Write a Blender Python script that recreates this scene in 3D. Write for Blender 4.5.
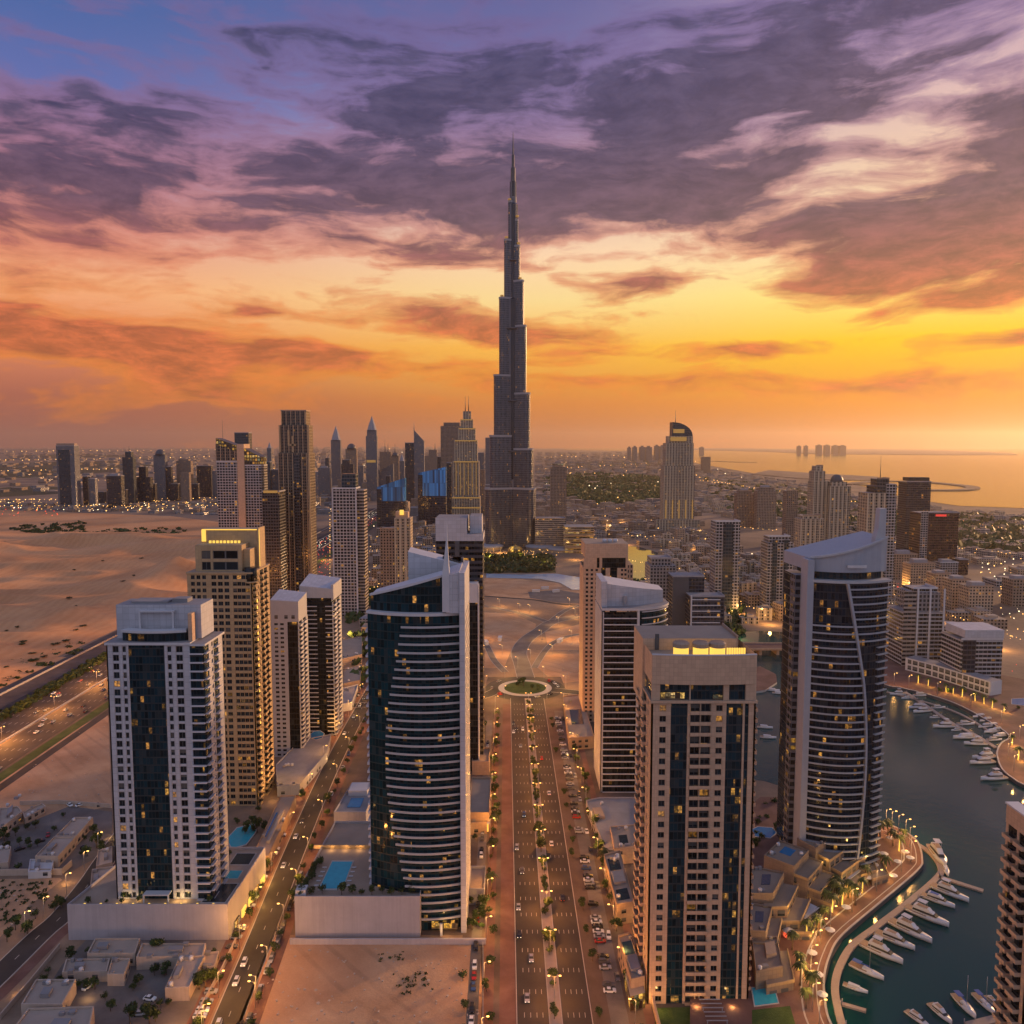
import bpy, math, random
from mathutils import Vector, Matrix
R = math.radians
S = bpy.context.scene
COL = S.collection
for o in list(bpy.data.objects): bpy.data.objects.remove(o)

# ------------------------------------------------------------------ camera
CAMZ, FPX, HOR = 190.0, 800.0, 445.0
TH = math.atan((512 - HOR) / FPX); CT, ST = math.cos(TH), math.sin(TH)
cd = bpy.data.cameras.new('camera'); cam = bpy.data.objects.new('camera', cd); COL.objects.link(cam)
cam.location = (0, 0, CAMZ); cam.rotation_euler = (math.pi/2 - TH, 0, 0)
cd.sensor_width = 36; cd.lens = 36*FPX/1024; cd.clip_start = 1; cd.clip_end = 200000
S.camera = cam

def s2l(c):
    return tuple((x/255/12.92 if x/255 <= .04045 else ((x/255+.055)/1.055)**2.4) for x in c)

# surveying: where a sight line meets the ground, and how tall / wide a thing at a known distance is
def G(px, py, z=0.0):
    x, u = px-512, 512-py
    d = (x, u*ST+FPX*CT, u*CT-FPX*ST)
    t = (z-CAMZ)/d[2]
    return Vector((d[0]*t, d[1]*t, z))
def GY(py, z=0.0): return G(512, py, z).y
def Zat(Y, py):
    k = (512-py)/FPX
    return CAMZ + Y*(k*CT-ST)/(CT+k*ST)
def Xat(Y, px, z=40.0):
    return (px-512)/FPX*(Y*CT-(z-CAMZ)*ST)
def PRJ(x, y, z=0.0):
    cz = y*CT-(z-CAMZ)*ST; cy = y*ST+(z-CAMZ)*CT
    return 512+FPX*x/cz, 512-FPX*cy/cz

# ------------------------------------------------------------------ node helper
class NT:
    def __init__(s, tree): s.t = tree; s.n = tree.nodes; s.l = tree.links
    def put(s, sock, v):
        if hasattr(v, 'is_linked') or isinstance(v, bpy.types.NodeSocket): s.l.new(v, sock)
        elif v is not None:
            try: sock.default_value = v
            except Exception: sock.default_value = (*v, 1) if len(v) == 3 else v
    def new(s, typ, ins=None, **kw):
        n = s.n.new(typ)
        for k, v in kw.items(): setattr(n, k, v)
        for k, v in (ins or {}).items(): s.put(n.inputs[k], v)
        return n
    def m(s, op, a, b=None, c=None, clamp=False):
        n = s.n.new('ShaderNodeMath'); n.operation = op; n.use_clamp = clamp
        for i, v in enumerate((a, b, c)):
            if v is not None: s.put(n.inputs[i], v)
        return n.outputs[0]
    def mix(s, f, a, b, blend='MIX'):
        n = s.n.new('ShaderNodeMix'); n.data_type = 'RGBA'; n.blend_type = blend
        s.put(n.inputs[0], f); s.put(n.inputs[6], a); s.put(n.inputs[7], b)
        return n.outputs[2]
    def ss(s, x, a, b):
        n = s.n.new('ShaderNodeMapRange'); n.interpolation_type = 'SMOOTHSTEP'
        s.put(n.inputs[0], x); s.put(n.inputs[1], a); s.put(n.inputs[2], b); s.put(n.inputs[3], 0.0); s.put(n.inputs[4], 1.0)
        return n.outputs[0]
    def ramp(s, x, stops):
        n = s.n.new('ShaderNodeValToRGB'); cr = n.color_ramp
        while len(cr.elements) > 1: cr.elements.remove(cr.elements[-1])
        cr.elements[0].position = stops[0][0]; cr.elements[0].color = (*stops[0][1], 1)
        for p, c in stops[1:]:
            e = cr.elements.new(p); e.color = (*c, 1)
        s.put(n.inputs[0], x)
        return n.outputs[0]
    def noise(s, vec, scale, detail=4, rough=.55, dist=0.0, dim='3D'):
        n = s.new('ShaderNodeTexNoise', {'Vector': vec, 'Scale': scale, 'Detail': detail, 'Roughness': rough, 'Distortion': dist}, noise_dimensions=dim)
        return n

# ------------------------------------------------------------------ world: a dusk sky
W = bpy.data.worlds.new('World'); S.world = W; W.use_nodes = True
w = NT(W.node_tree); w.n.clear()
gen = w.new('ShaderNodeTexCoord').outputs['Generated']
sep = w.new('ShaderNodeSeparateXYZ', {0: gen})
dx, dy, dz = sep.outputs
az = w.m('ARCTAN2', dx, dy)                       # 0 straight ahead, positive to the right
el = w.m('ARCSINE', w.m('MAXIMUM', w.m('MINIMUM', dz, .9999), -.9999))
def AE(px, py):
    v = Vector((px-512, (512-py)*ST+FPX*CT, (512-py)*CT-FPX*ST)).normalized()
    return math.atan2(v.x, v.y), math.asin(v.z)
e60 = w.m('DIVIDE', el, R(60), clamp=True)
def sky(stops): return w.ramp(e60, [(d/60, s2l(c)) for d, c in stops])
cl = sky([(0,(150,92,78)),(3,(176,102,80)),(6.8,(238,144,98)),(10,(252,178,126)),(13,(226,156,140)),(17,(150,122,162)),(21,(98,112,174)),(25,(76,104,164)),(30,(66,96,156)),(45,(60,84,145)),(60,(70,80,140))])
cc = sky([(0,(186,106,60)),(3,(222,134,54)),(6.8,(255,188,74)),(10,(255,222,150)),(13,(255,216,176)),(17,(214,180,180)),(21,(150,138,178)),(25,(110,110,162)),(30,(92,98,152)),(45,(90,88,150)),(60,(84,84,144))])
cr_ = sky([(0,(192,112,52)),(3,(240,146,22)),(6.8,(255,206,20)),(10,(255,234,130)),(13,(255,226,176)),(17,(242,208,176)),(21,(220,186,184)),(25,(180,152,180)),(30,(140,122,162)),(45,(120,104,156)),(60,(100,92,150))])
base = w.mix(w.ss(az, R(-30), R(2)), cl, w.mix(w.ss(az, R(0), R(27)), cc, cr_))
cloudc = sky([(0,(176,100,66)),(4,(206,116,60)),(8,(204,112,70)),(11,(158,92,84)),(15,(102,80,98)),(20,(78,73,102)),(26,(74,76,112)),(32,(80,80,122)),(60,(80,76,130))])
rimc = sky([(0,(230,130,40)),(5,(255,150,30)),(9,(255,160,80)),(12,(255,150,110)),(16,(220,140,140)),(22,(150,120,170)),(30,(120,110,170)),(60,(110,110,170))])
vec = w.new('ShaderNodeCombineXYZ', {0: az, 1: el, 2: 0.0}).outputs[0]
warp = w.noise(w.new('ShaderNodeVectorMath', {0: vec, 1: (1, 2.6, 1)}, operation='MULTIPLY').outputs[0], 5.0, 3, .5, 0.0)
wv = w.new('ShaderNodeVectorMath', {0: warp.outputs['Color'], 1: (.5, .5, .5)}, operation='SUBTRACT').outputs[0]
wv = w.new('ShaderNodeVectorMath', {0: wv, 1: (.13, .05, 0)}, operation='MULTIPLY').outputs[0]
vv = w.new('ShaderNodeVectorMath', {0: vec, 1: wv}, operation='ADD').outputs[0]
BLOBS = [  # centre, half-sizes (surveyed against the horizon), tilt, weight
 (120,192,320,62,-4,.86),(395,190,200,46,-8,.74),(340,105,270,54,-6,.70),(700,120,230,66,20,.98),(590,192,165,36,0,.66),
 (850,218,175,30,0,1.0),(1005,105,95,42,8,1.05),(1010,205,75,36,0,.75),(960,270,120,28,2,1.0),(645,280,95,17,4,.95),(855,268,95,24,6,1.1),
 (430,322,100,20,-3,1.15),(555,338,70,24,-5,1.0),(90,332,180,28,-2,1.1),(230,362,250,20,-1,1.0),(150,395,330,18,0,.6),(60,280,160,14,0,.35),(530,112,120,36,-10,.42),
 (742,351,85,11,1,1.2),(1000,299,95,14,4,1.2),(1012,341,60,10,2,1.2),(600,384,160,12,0,.85),(870,385,190,13,1,.9),(265,309,70,9,-2,.55),
 (900,12,230,36,10,.7),(800,150,95,30,22,.55),(940,62,130,16,18,.55),(750,188,110,20,8,.6),(500,45,240,60,0,.72),(50,100,110,26,-8,.7),(450,250,110,14,-6,.45),(725,365,60,8,0,.3),(480,365,120,8,0,.5),
 (1400,150,300,80,0,.8),(-400,170,300,90,0,.8)]
acc = None
for (px, py, rx, ry, rot, wt) in BLOBS:
    a, e = AE(px, py)
    mp = w.new('ShaderNodeMapping', {'Vector': vv, 'Location': (a, e, 0), 'Rotation': (0, 0, R(rot)), 'Scale': (rx/600, ry/600, 1)}, vector_type='TEXTURE')
    g = w.new('ShaderNodeTexGradient', {'Vector': mp.outputs[0]}, gradient_type='SPHERICAL')
    acc = w.m('MULTIPLY_ADD', g.outputs['Fac'], wt, acc if acc is not None else 0.0)
st = w.new('ShaderNodeMapping', {'Vector': vv, 'Rotation': (0, 0, R(-9)), 'Scale': (1.0, 3.0, 1)}, vector_type='POINT').outputs[0]
fb = w.noise(st, 7.0, 10, .60, 0.0).outputs['Fac']
fine = w.noise(st, 22.0, 9, .66, 0.0).outputs['Fac']
dens = w.m('ADD', acc, w.m('MULTIPLY_ADD', fb, 2.1, -1.08))
dens = w.m('ADD', dens, w.m('MULTIPLY_ADD', fine, .7, -.35))
sm = w.new('ShaderNodeMapping', {'Vector': vv, 'Rotation': (0, 0, R(-12)), 'Scale': (1.0, 7.0, 1)}, vector_type='POINT').outputs[0]
streak = w.noise(sm, 6.0, 8, .6, 0.0).outputs['Fac']
dens = w.m('ADD', dens, w.m('MULTIPLY_ADD', streak, 1.35, -.64))
d1 = w.ss(dens, .20, .95)
shade = w.mix(w.ss(fine, .3, .75), (.60, .62, .72, 1), (1.45, 1.26, 1.22, 1))
ccol = w.mix(1.0, cloudc, shade, 'MULTIPLY')
ccol = w.mix(w.m('MULTIPLY', w.ss(az, R(2), R(24)), .22), ccol, w.mix(1.0, ccol, (1.35, 1.05, .8, 1), 'MULTIPLY'))
rim = w.m('MULTIPLY', w.m('MULTIPLY', d1, w.m('SUBTRACT', 1.0, d1)), 1.5)
skyc = w.mix(rim, w.mix(w.m('MULTIPLY', d1, .93), base, ccol), rimc)
# behind the viewer: unseen sky, set pale and cool to light camera-facing facades
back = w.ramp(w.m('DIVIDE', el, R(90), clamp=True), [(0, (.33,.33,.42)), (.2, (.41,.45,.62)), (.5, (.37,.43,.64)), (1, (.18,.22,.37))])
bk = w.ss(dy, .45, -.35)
zen = w.ss(el, R(34), R(70))
skyc = w.mix(zen, skyc, (.19, .23, .40, 1))
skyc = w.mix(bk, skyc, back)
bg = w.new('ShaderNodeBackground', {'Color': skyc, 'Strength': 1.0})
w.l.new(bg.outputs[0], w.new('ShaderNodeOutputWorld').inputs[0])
try: W.cycles.sampling_method = 'MANUAL'; W.cycles.sample_map_resolution = 1024
except Exception: pass

# ------------------------------------------------------------------ sun: just above the sea horizon, ahead and to the right
sl = bpy.data.lights.new('sun', 'SUN'); sun = bpy.data.objects.new('sun', sl); COL.objects.link(sun)
sl.energy = 4.2; sl.angle = R(4); sl.color = (1.0, .56, .26)
SAZ, SEL = R(50), R(8)
sun.rotation_euler = Vector((-math.sin(SAZ)*math.cos(SEL), -math.cos(SAZ)*math.cos(SEL), -math.sin(SEL))).to_track_quat('-Z', 'Y').to_euler()
S.view_settings.view_transform = 'Standard'; S.view_settings.look = 'None'
S.view_settings.exposure = 0.0; S.view_settings.gamma = 1.0; S.view_settings.use_curve_mapping = False
S.cycles.max_bounces = 4; S.cycles.diffuse_bounces = 2; S.cycles.glossy_bounces = 3; S.cycles.volume_bounces = 0
S.cycles.sample_clamp_indirect = 3.0; S.cycles.sample_clamp_direct = 12.0
S.cycles.caustics_reflective = False; S.cycles.caustics_refractive = False
S.cycles.use_denoising = True
S.cycles.use_light_tree = True
random.seed(7)

# ------------------------------------------------------------------ materials
MATS = {}
def newmat(name):
    m = bpy.data.materials.new(name); m.use_nodes = True; t = NT(m.node_tree); t.n.clear()
    MATS[name] = m
    out = t.new('ShaderNodeOutputMaterial')
    b = t.new('ShaderNodeBsdfPrincipled'); t.l.new(b.outputs[0], out.inputs[0])
    return m, t, b
def quiet(m):                                  # small lit panes: seen, but not sampled as lamps
    try: m.cycles.emission_sampling = 'NONE'
    except Exception: pass
    return m
def plain(name, col, rough=.7, var=.12, scale=.4, metal=0.0, joint=None, bump=0.0, streak=0.0):
    m, t, b = newmat(name)
    tc = t.new('ShaderNodeTexCoord')
    n = t.noise(tc.outputs['Object'], scale, 6, .6).outputs['Fac']
    f = t.m('MULTIPLY_ADD', t.m('SUBTRACT', n, .5), var*4, 1.0)
    if streak:                                 # weather streaks running down a face
        mp = t.new('ShaderNodeVectorMath', {0: tc.outputs['Object'], 1: (1.2, 1.2, .04)}, operation='MULTIPLY').outputs[0]
        f = t.m('MULTIPLY', f, t.m('MULTIPLY_ADD', t.noise(mp, 1.0, 5, .6).outputs['Fac'], -streak, 1+streak*.5))
    if joint:
        uv = t.new('ShaderNodeSeparateXYZ', {0: tc.outputs['UV']})
        j = None
        for k in (0, 1):
            a = t.m('FRACT', t.m('DIVIDE', uv.outputs[k], joint))
            q = t.m('LESS_THAN', a, .07)
            j = q if j is None else t.m('MAXIMUM', j, q)
        f = t.m('MULTIPLY', f, t.m('MULTIPLY_ADD', j, -.22, 1.0))
    if joint:
        cellp = t.new('ShaderNodeCombineXYZ', {0: t.m('FLOOR', t.m('DIVIDE', uv.outputs[0], joint)), 1: t.m('FLOOR', t.m('DIVIDE', uv.outputs[1], joint)), 2: 0.0}).outputs[0]
        f = t.m('MULTIPLY', f, t.m('MULTIPLY_ADD', t.new('ShaderNodeTexWhiteNoise', {'Vector': cellp}, noise_dimensions='3D').outputs['Value'], .16, .92))
    c = t.mix(1.0, (*col, 1), t.new('ShaderNodeCombineXYZ', {0: f, 1: f, 2: f}).outputs[0], 'MULTIPLY')
    t.put(b.inputs['Base Color'], c); b.inputs['Roughness'].default_value = rough; b.inputs['Metallic'].default_value = metal
    if bump:
        bp = t.new('ShaderNodeBump', {'Height': t.noise(tc.outputs['Object'], scale*6, 5, .6).outputs['Fac'], 'Strength': bump, 'Distance': .3})
        t.l.new(bp.outputs[0], b.inputs['Normal'])
    return m
def glow(name, col, strength, sampled=True):
    m, t, b = newmat(name)
    b.inputs['Base Color'].default_value = (*[c*.22 for c in col], 1)
    b.inputs['Emission Color'].default_value = (*col, 1); b.inputs['Emission Strength'].default_value = strength
    if not sampled: quiet(m)
    return m
def litcolor(t, r):                            # colours of rooms with the light on
    return t.ramp(r, [(0, (1.0, .42, .07)), (.35, (1.0, .54, .06)), (.65, (1.0, .60, .16)), (.85, (1.0, .72, .36)), (1.0, (.75, .9, .55))])
def facade(name, wall, glass=(.008,.016,.022), bay=3.2, fl=3.4, wx=.6, wy=.6, lit=.07, power=.8, rough=.75, grough=.10, vert=None, hband=None, mull=0, spec=.5, metal=0.0, tint=.18, soft=.0):
    """wall with rows of windows in metres of UV; vert=(period, width, colour) adds fins, hband=(period, height, colour) adds slab edges"""
    m, t, b = newmat(name)
    tc = t.new('ShaderNodeTexCoord'); uv = t.new('ShaderNodeSeparateXYZ', {0: tc.outputs['UV']})
    oi = t.new('ShaderNodeObjectInfo').outputs['Random']; isl = t.new('ShaderNodeNewGeometry').outputs['Random Per Island']
    seed = t.m('MULTIPLY_ADD', oi, 91.7, t.m('MULTIPLY', isl, 57.3))
    u = t.m('DIVIDE', uv.outputs[0], bay); v = t.m('DIVIDE', uv.outputs[1], fl)
    fx, fy = t.m('FRACT', u), t.m('FRACT', v)
    inx = t.m('LESS_THAN', t.m('ABSOLUTE', t.m('SUBTRACT', fx, .5)), wx/2)
    iny = t.m('LESS_THAN', t.m('ABSOLUTE', t.m('SUBTRACT', fy, .5)), wy/2)
    mask = t.m('MULTIPLY', inx, iny)
    cell = t.new('ShaderNodeCombineXYZ', {0: t.m('ADD', t.m('FLOOR', u), seed), 1: t.m('FLOOR', v), 2: seed}).outputs[0]
    wn = t.new('ShaderNodeTexWhiteNoise', {'Vector': cell}, noise_dimensions='3D')
    r1 = wn.outputs['Value']; rc = t.new('ShaderNodeSeparateColor', {0: wn.outputs['Color']})
    # whole storeys and stretches of flats tend to be lit together
    flr = t.new('ShaderNodeCombineXYZ', {0: t.m('FLOOR', t.m('MULTIPLY', u, .34)), 1: t.m('FLOOR', v), 2: t.m('ADD', seed, 3.3)}).outputs[0]
    r2 = t.new('ShaderNodeTexWhiteNoise', {'Vector': flr}, noise_dimensions='3D').outputs['Value']
    thr = t.m('MULTIPLY', t.m('LESS_THAN', r2, .35), lit*1.9)
    on = t.m('LESS_THAN', r1, t.m('MULTIPLY', t.m('ADD', thr, lit*.34), .62))
    n = t.noise(tc.outputs['Object'], .15, 5, .6).outputs['Fac']
    f = t.m('MULTIPLY', t.m('MULTIPLY_ADD', n, .5, .75), t.m('MULTIPLY_ADD', t.m('ADD', isl, oi), tint, 1-tint))
    mp = t.new('ShaderNodeVectorMath', {0: tc.outputs['Object'], 1: (1, 1, .05)}, operation='MULTIPLY').outputs[0]
    f = t.m('MULTIPLY', f, t.m('MULTIPLY_ADD', t.noise(mp, 1.0, 4, .6).outputs['Fac'], -.3, 1.15))
    wc = t.mix(1.0, (*wall, 1), t.new('ShaderNodeCombineXYZ', {0: f, 1: f, 2: f}).outputs[0], 'MULTIPLY')
    gv = t.m('MULTIPLY_ADD', rc.outputs[1], 1.1, .45)                          # blinds, dark rooms
    gc = t.mix(1.0, (*glass, 1), t.new('ShaderNodeCombineXYZ', {0: gv, 1: gv, 2: gv}).outputs[0], 'MULTIPLY')
    gc = t.mix(t.m('MULTIPLY', t.m('GREATER_THAN', rc.outputs[2], .88), .5), gc, (.045, .055, .06, 1))
    if mull:
        mu = t.m('LESS_THAN', t.m('FRACT', t.m('DIVIDE', uv.outputs[0], mull)), .09)
        gc = t.mix(t.m('MULTIPLY', mu, .7), gc, (.05, .055, .06, 1))
    if vert:
        per, wd, vc = vert
        vm = t.m('LESS_THAN', t.m('FRACT', t.m('DIVIDE', uv.outputs[0], per)), wd/per)
        wc = t.mix(vm, wc, (*vc, 1)); mask = t.m('MULTIPLY', mask, t.m('SUBTRACT', 1.0, vm))
    if hband:
        per, hh, hc = hband
        hm = t.m('LESS_THAN', t.m('FRACT', t.m('DIVIDE', uv.outputs[1], per)), hh/per)
        wc = t.mix(hm, wc, (*hc, 1)); mask = t.m('MULTIPLY', mask, t.m('SUBTRACT', 1.0, hm))
    t.put(b.inputs['Base Color'], t.mix(mask, wc, gc))
    t.put(b.inputs['Roughness'], t.m('MULTIPLY_ADD', mask, grough-rough, rough))
    b.inputs['Specular IOR Level'].default_value = spec; b.inputs['Metallic'].default_value = metal
    t.put(b.inputs['Emission Color'], litcolor(t, rc.outputs[0]))
    half = t.m('MULTIPLY_ADD', t.m('GREATER_THAN', fy, t.m('MULTIPLY', rc.outputs[2], .55)), .75, .25)
    room = t.m('MULTIPLY_ADD', t.ss(t.noise(tc.outputs['UV'], 1.1, 3, .6).outputs['Fac'], .38, .66), 1.1, .25)
    t.put(b.inputs['Emission Strength'], t.m('MULTIPLY', t.m('MULTIPLY', t.m('MULTIPLY', mask, room), on), t.m('MULTIPLY', half, t.m('MULTIPLY_ADD', t.m('POWER', rc.outputs[1], 2.0), power*.85, power*.14))))
    bp = t.new('ShaderNodeBump', {'Height': t.m('SUBTRACT', 1.0, mask), 'Strength': .35, 'Distance': .25}); t.l.new(bp.outputs[0], b.inputs['Normal'])
    return quiet(m)
def pane(name, lit=.09, power=1.0, glass=(.010,.018,.024), frame=(.10,.10,.105), nx=2):
    """one window: UV runs 0..1 over the opening"""
    m, t, b = newmat(name)
    tc = t.new('ShaderNodeTexCoord'); uv = t.new('ShaderNodeSeparateXYZ', {0: tc.outputs['UV']})
    oi = t.new('ShaderNodeObjectInfo').outputs['Random']; isl = t.new('ShaderNodeNewGeometry').outputs['Random Per Island']
    wn = t.new('ShaderNodeTexWhiteNoise', {'Vector': t.new('ShaderNodeCombineXYZ', {0: t.m('MULTIPLY', oi, 311.0), 1: t.m('MULTIPLY', isl, 877.0), 2: 0.5}).outputs[0]}, noise_dimensions='3D')
    rc = t.new('ShaderNodeSeparateColor', {0: wn.outputs['Color']})
    fr = None
    for a in (t.m('FRACT', t.m('MULTIPLY', uv.outputs[0], nx)), uv.outputs[1]):
        e = t.m('GREATER_THAN', t.m('ABSOLUTE', t.m('SUBTRACT', a, .5)), .44)
        fr = e if fr is None else t.m('MAXIMUM', fr, e)
    gv = t.m('MULTIPLY_ADD', rc.outputs[1], 1.2, .4)
    gc = t.mix(1.0, (*glass, 1), t.new('ShaderNodeCombineXYZ', {0: gv, 1: gv, 2: gv}).outputs[0], 'MULTIPLY')
    gc = t.mix(t.m('MULTIPLY', t.m('MULTIPLY', t.m('GREATER_THAN', rc.outputs[2], .7), t.m('GREATER_THAN', uv.outputs[1], rc.outputs[0])), .6), gc, (.16, .15, .14, 1))
    t.put(b.inputs['Base Color'], t.mix(fr, gc, (*frame, 1)))
    t.put(b.inputs['Roughness'], t.m('MULTIPLY_ADD', fr, .4, .08)); b.inputs['Specular IOR Level'].default_value = .3
    on = t.m('MULTIPLY', t.m('LESS_THAN', wn.outputs['Value'], lit), t.m('SUBTRACT', 1.0, fr))
    t.put(b.inputs['Emission Color'], litcolor(t, rc.outputs[0]))
    room = t.m('MULTIPLY_ADD', t.ss(t.noise(t.new('ShaderNodeVectorMath', {0: tc.outputs['UV'], 1: t.new('ShaderNodeCombineXYZ', {0: t.m('MULTIPLY', oi, 40.0), 1: t.m('MULTIPLY', isl, 40.0), 2: 0.0}).outputs[0]}, operation='ADD').outputs[0], 2.2, 3, .6).outputs['Fac'], .36, .66), 1.1, .2)
    t.put(b.inputs['Emission Strength'], t.m('MULTIPLY', t.m('MULTIPLY', on, room), t.m('MULTIPLY_ADD', t.m('POWER', rc.outputs[1], 2.0), power*.8, power*.15)))
    return quiet(m)

def ground_mat(name, stops, scale, rough=.95, bump=.3, bscale=3.0, fine=.0, ripple=None, tracks=None):
    m, t, b = newmat(name)
    P = t.new('ShaderNodeNewGeometry').outputs['Position']
    n = t.noise(P, scale, 9, .62, .3).outputs['Fac']
    if ripple: n = t.m('MULTIPLY_ADD', t.new('ShaderNodeTexWave', {'Vector': P, 'Scale': ripple, 'Distortion': 6.0, 'Detail': 3.0}).outputs['Fac'], .08, n)
    c = t.ramp(n, stops)
    if fine:
        k = t.noise(P, scale*40, 5, .7).outputs['Fac']; k = t.m('MULTIPLY_ADD', k, fine*2, 1-fine)
        c = t.mix(1.0, c, t.new('ShaderNodeCombineXYZ', {0: k, 1: k, 2: k}).outputs[0], 'MULTIPLY')
    if tracks:
        tw = t.new('ShaderNodeTexWave', {'Vector': P, 'Scale': tracks, 'Distortion': 6.0, 'Detail': 1.0, 'Detail Scale': .2}, bands_direction='DIAGONAL').outputs['Fac']
        tm = t.m('MULTIPLY', t.ss(tw, .80, .98), t.ss(t.noise(P, .02, 3, .5).outputs['Fac'], .42, .6))
        c = t.mix(t.m('MULTIPLY', tm, .22), c, (.16, .10, .07, 1))
    t.put(b.inputs['Base Color'], c); b.inputs['Roughness'].default_value = rough; b.inputs['Specular IOR Level'].default_value = .25
    if bump:
        bp = t.new('ShaderNodeBump', {'Height': t.noise(P, bscale, 7, .6).outputs['Fac'], 'Strength': bump, 'Distance': .5}); t.l.new(bp.outputs[0], b.inputs['Normal'])
    return m
def water(name, col, rough, wscale, bump, spec=.5, patch=None):
    m, t, b = newmat(name)
    P = t.new('ShaderNodeNewGeometry').outputs['Position']
    n1 = t.noise(P, wscale, 6, .6).outputs['Fac']
    if patch:                                                                  # slicks of smoother, ruffled water
        sl_ = t.noise(t.new('ShaderNodeVectorMath', {0: P, 1: (1, .45, 1)}, operation='MULTIPLY').outputs[0], patch, 4, .55, .6).outputs['Fac']
        r = t.ss(sl_, .38, .64); t.put(b.inputs['Roughness'], t.m('MULTIPLY_ADD', r, .20, rough))
        bs = t.m('MULTIPLY_ADD', r, bump, bump*.35)
    else: b.inputs['Roughness'].default_value = rough; bs = bump
    bp = t.new('ShaderNodeBump', {'Height': n1, 'Strength': bs, 'Distance': .4}); t.l.new(bp.outputs[0], b.inputs['Normal'])
    b.inputs['Base Color'].default_value = (*col, 1); b.inputs['IOR'].default_value = 1.33; b.inputs['Specular IOR Level'].default_value = spec
    return m
def leaf(name, c1, c2):
    m, t, b = newmat(name)
    isl = t.new('ShaderNodeNewGeometry').outputs['Random Per Island']; oi = t.new('ShaderNodeObjectInfo').outputs['Random']
    c = t.mix(isl, (*c1, 1), (*c2, 1)); f = t.m('MULTIPLY_ADD', oi, .6, .7)
    t.put(b.inputs['Base Color'], t.mix(1.0, c, t.new('ShaderNodeCombineXYZ', {0: f, 1: f, 2: f}).outputs[0], 'MULTIPLY')); b.inputs['Roughness'].default_value = .6
    b.inputs['Specular IOR Level'].default_value = .2
    return m

M = {}
M['lilac'] = plain('pale_cladding', (.45,.445,.48), .6, .07, .1, joint=2.4, streak=.15)
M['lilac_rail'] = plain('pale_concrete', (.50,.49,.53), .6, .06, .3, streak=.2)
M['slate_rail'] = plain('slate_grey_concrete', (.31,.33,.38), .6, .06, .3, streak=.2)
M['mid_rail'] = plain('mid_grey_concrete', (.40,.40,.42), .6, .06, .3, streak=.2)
M['white'] = plain('white_render', (.52,.51,.53), .6, .06, .2, streak=.15)
M['gold_stone'] = plain('ochre_stone', (.42,.29,.16), .7, .08, .2, joint=1.6, streak=.15)
M['terrace_stone'] = plain('terrace_stone', (.27,.195,.14), .8, .1, .2, joint=1.6, streak=.25)
M['terrace_roof'] = plain('terrace_roof', (.25,.195,.15), .9, .14, .15)
M['tan_stone'] = plain('tan_stone', (.54,.35,.23), .7, .07, .15, joint=1.4, streak=.15)
M['tan_dark'] = plain('brown_stone', (.36,.25,.18), .7, .08, .15, joint=1.4, streak=.2)
M['grey'] = plain('grey_concrete', (.30,.29,.31), .75, .10, .2, streak=.25)
M['darkgrey'] = plain('dark_grey_metal', (.07,.07,.08), .5, .1, .3)
M['roof_grey'] = plain('grey_roof', (.24,.23,.24), .9, .18, .15, bump=.2)
M['median'] = plain('median_paving', (.34,.27,.22), .9, .14, .3)
M['roof_tan'] = plain('tan_roof', (.33,.25,.19), .9, .14, .12, bump=.2)
M['villa_roof'] = plain('villa_roof', (.40,.31,.25), .9, .14, .12, bump=.2)
M['villa_wall'] = plain('villa_wall', (.46,.36,.29), .85, .12, .3, streak=.3)
M['podium'] = plain('podium_wall', (.40,.37,.39), .8, .12, .12, streak=.35)
M['metal'] = plain('steel', (.45,.45,.47), .35, .05, 1, metal=.7)
M['black'] = plain('black_metal', (.02,.02,.022), .5, .1, 1)
M['asphalt'] = ground_mat('asphalt', [(.3,(.026,.024,.026)),(.5,(.042,.039,.040)),(.7,(.064,.058,.057))], .05, .85, .1, 4, .12)
M['paint'] = plain('road_paint', (.50,.49,.46), .7, .1, 1)
M['kerb'] = plain('kerb_stone', (.42,.38,.35), .85, .12, .6)
M['paving'] = ground_mat('paving', [(.3,(.075,.054,.044)),(.5,(.115,.082,.067)),(.7,(.165,.12,.098))], .06, .85, .1, 3, .2)
M['pinkpave'] = ground_mat('red_paving', [(.3,(.11,.055,.045)),(.5,(.155,.08,.066)),(.7,(.21,.115,.096))], .08, .85, .1, 3, .2)
M['greypave'] = ground_mat('grey_paving', [(.3,(.10,.085,.08)),(.5,(.15,.13,.12)),(.7,(.21,.18,.165))], .06, .85, .1, 3, .2)
M['lot'] = ground_mat('building_lot_sand', [(.25,(.33,.175,.095)),(.45,(.46,.26,.145)),(.6,(.54,.325,.19)),(.8,(.62,.40,.25))], .035, .95, .5, .8, .2, tracks=.05)
M['sand'] = ground_mat('desert_sand', [(.25,(.46,.20,.085)),(.45,(.56,.26,.115)),(.6,(.64,.32,.15)),(.8,(.70,.38,.19))], .006, .95, .35, .25, .10, ripple=.03)
M['ground'] = ground_mat('urban_ground', [(.25,(.12,.085,.065)),(.42,(.20,.135,.095)),(.55,(.28,.19,.13)),(.75,(.38,.26,.175))], .004, .95, .3, .2, .35)
M['lawn'] = ground_mat('lawn', [(.3,(.025,.05,.012)),(.5,(.05,.085,.02)),(.7,(.09,.12,.035))], .08, .95, .5, 2, .3)
M['scrub'] = ground_mat('planting_bed', [(.3,(.03,.035,.015)),(.5,(.07,.065,.03)),(.7,(.16,.12,.07))], .15, .95, .5, 2, .3)
M['marina'] = water('marina_water', (.006,.052,.050), .045, .22, .28, spec=.42, patch=.010)
M['sea'] = water('sea_water', (.02,.045,.05), .16, .02, .25)
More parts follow.
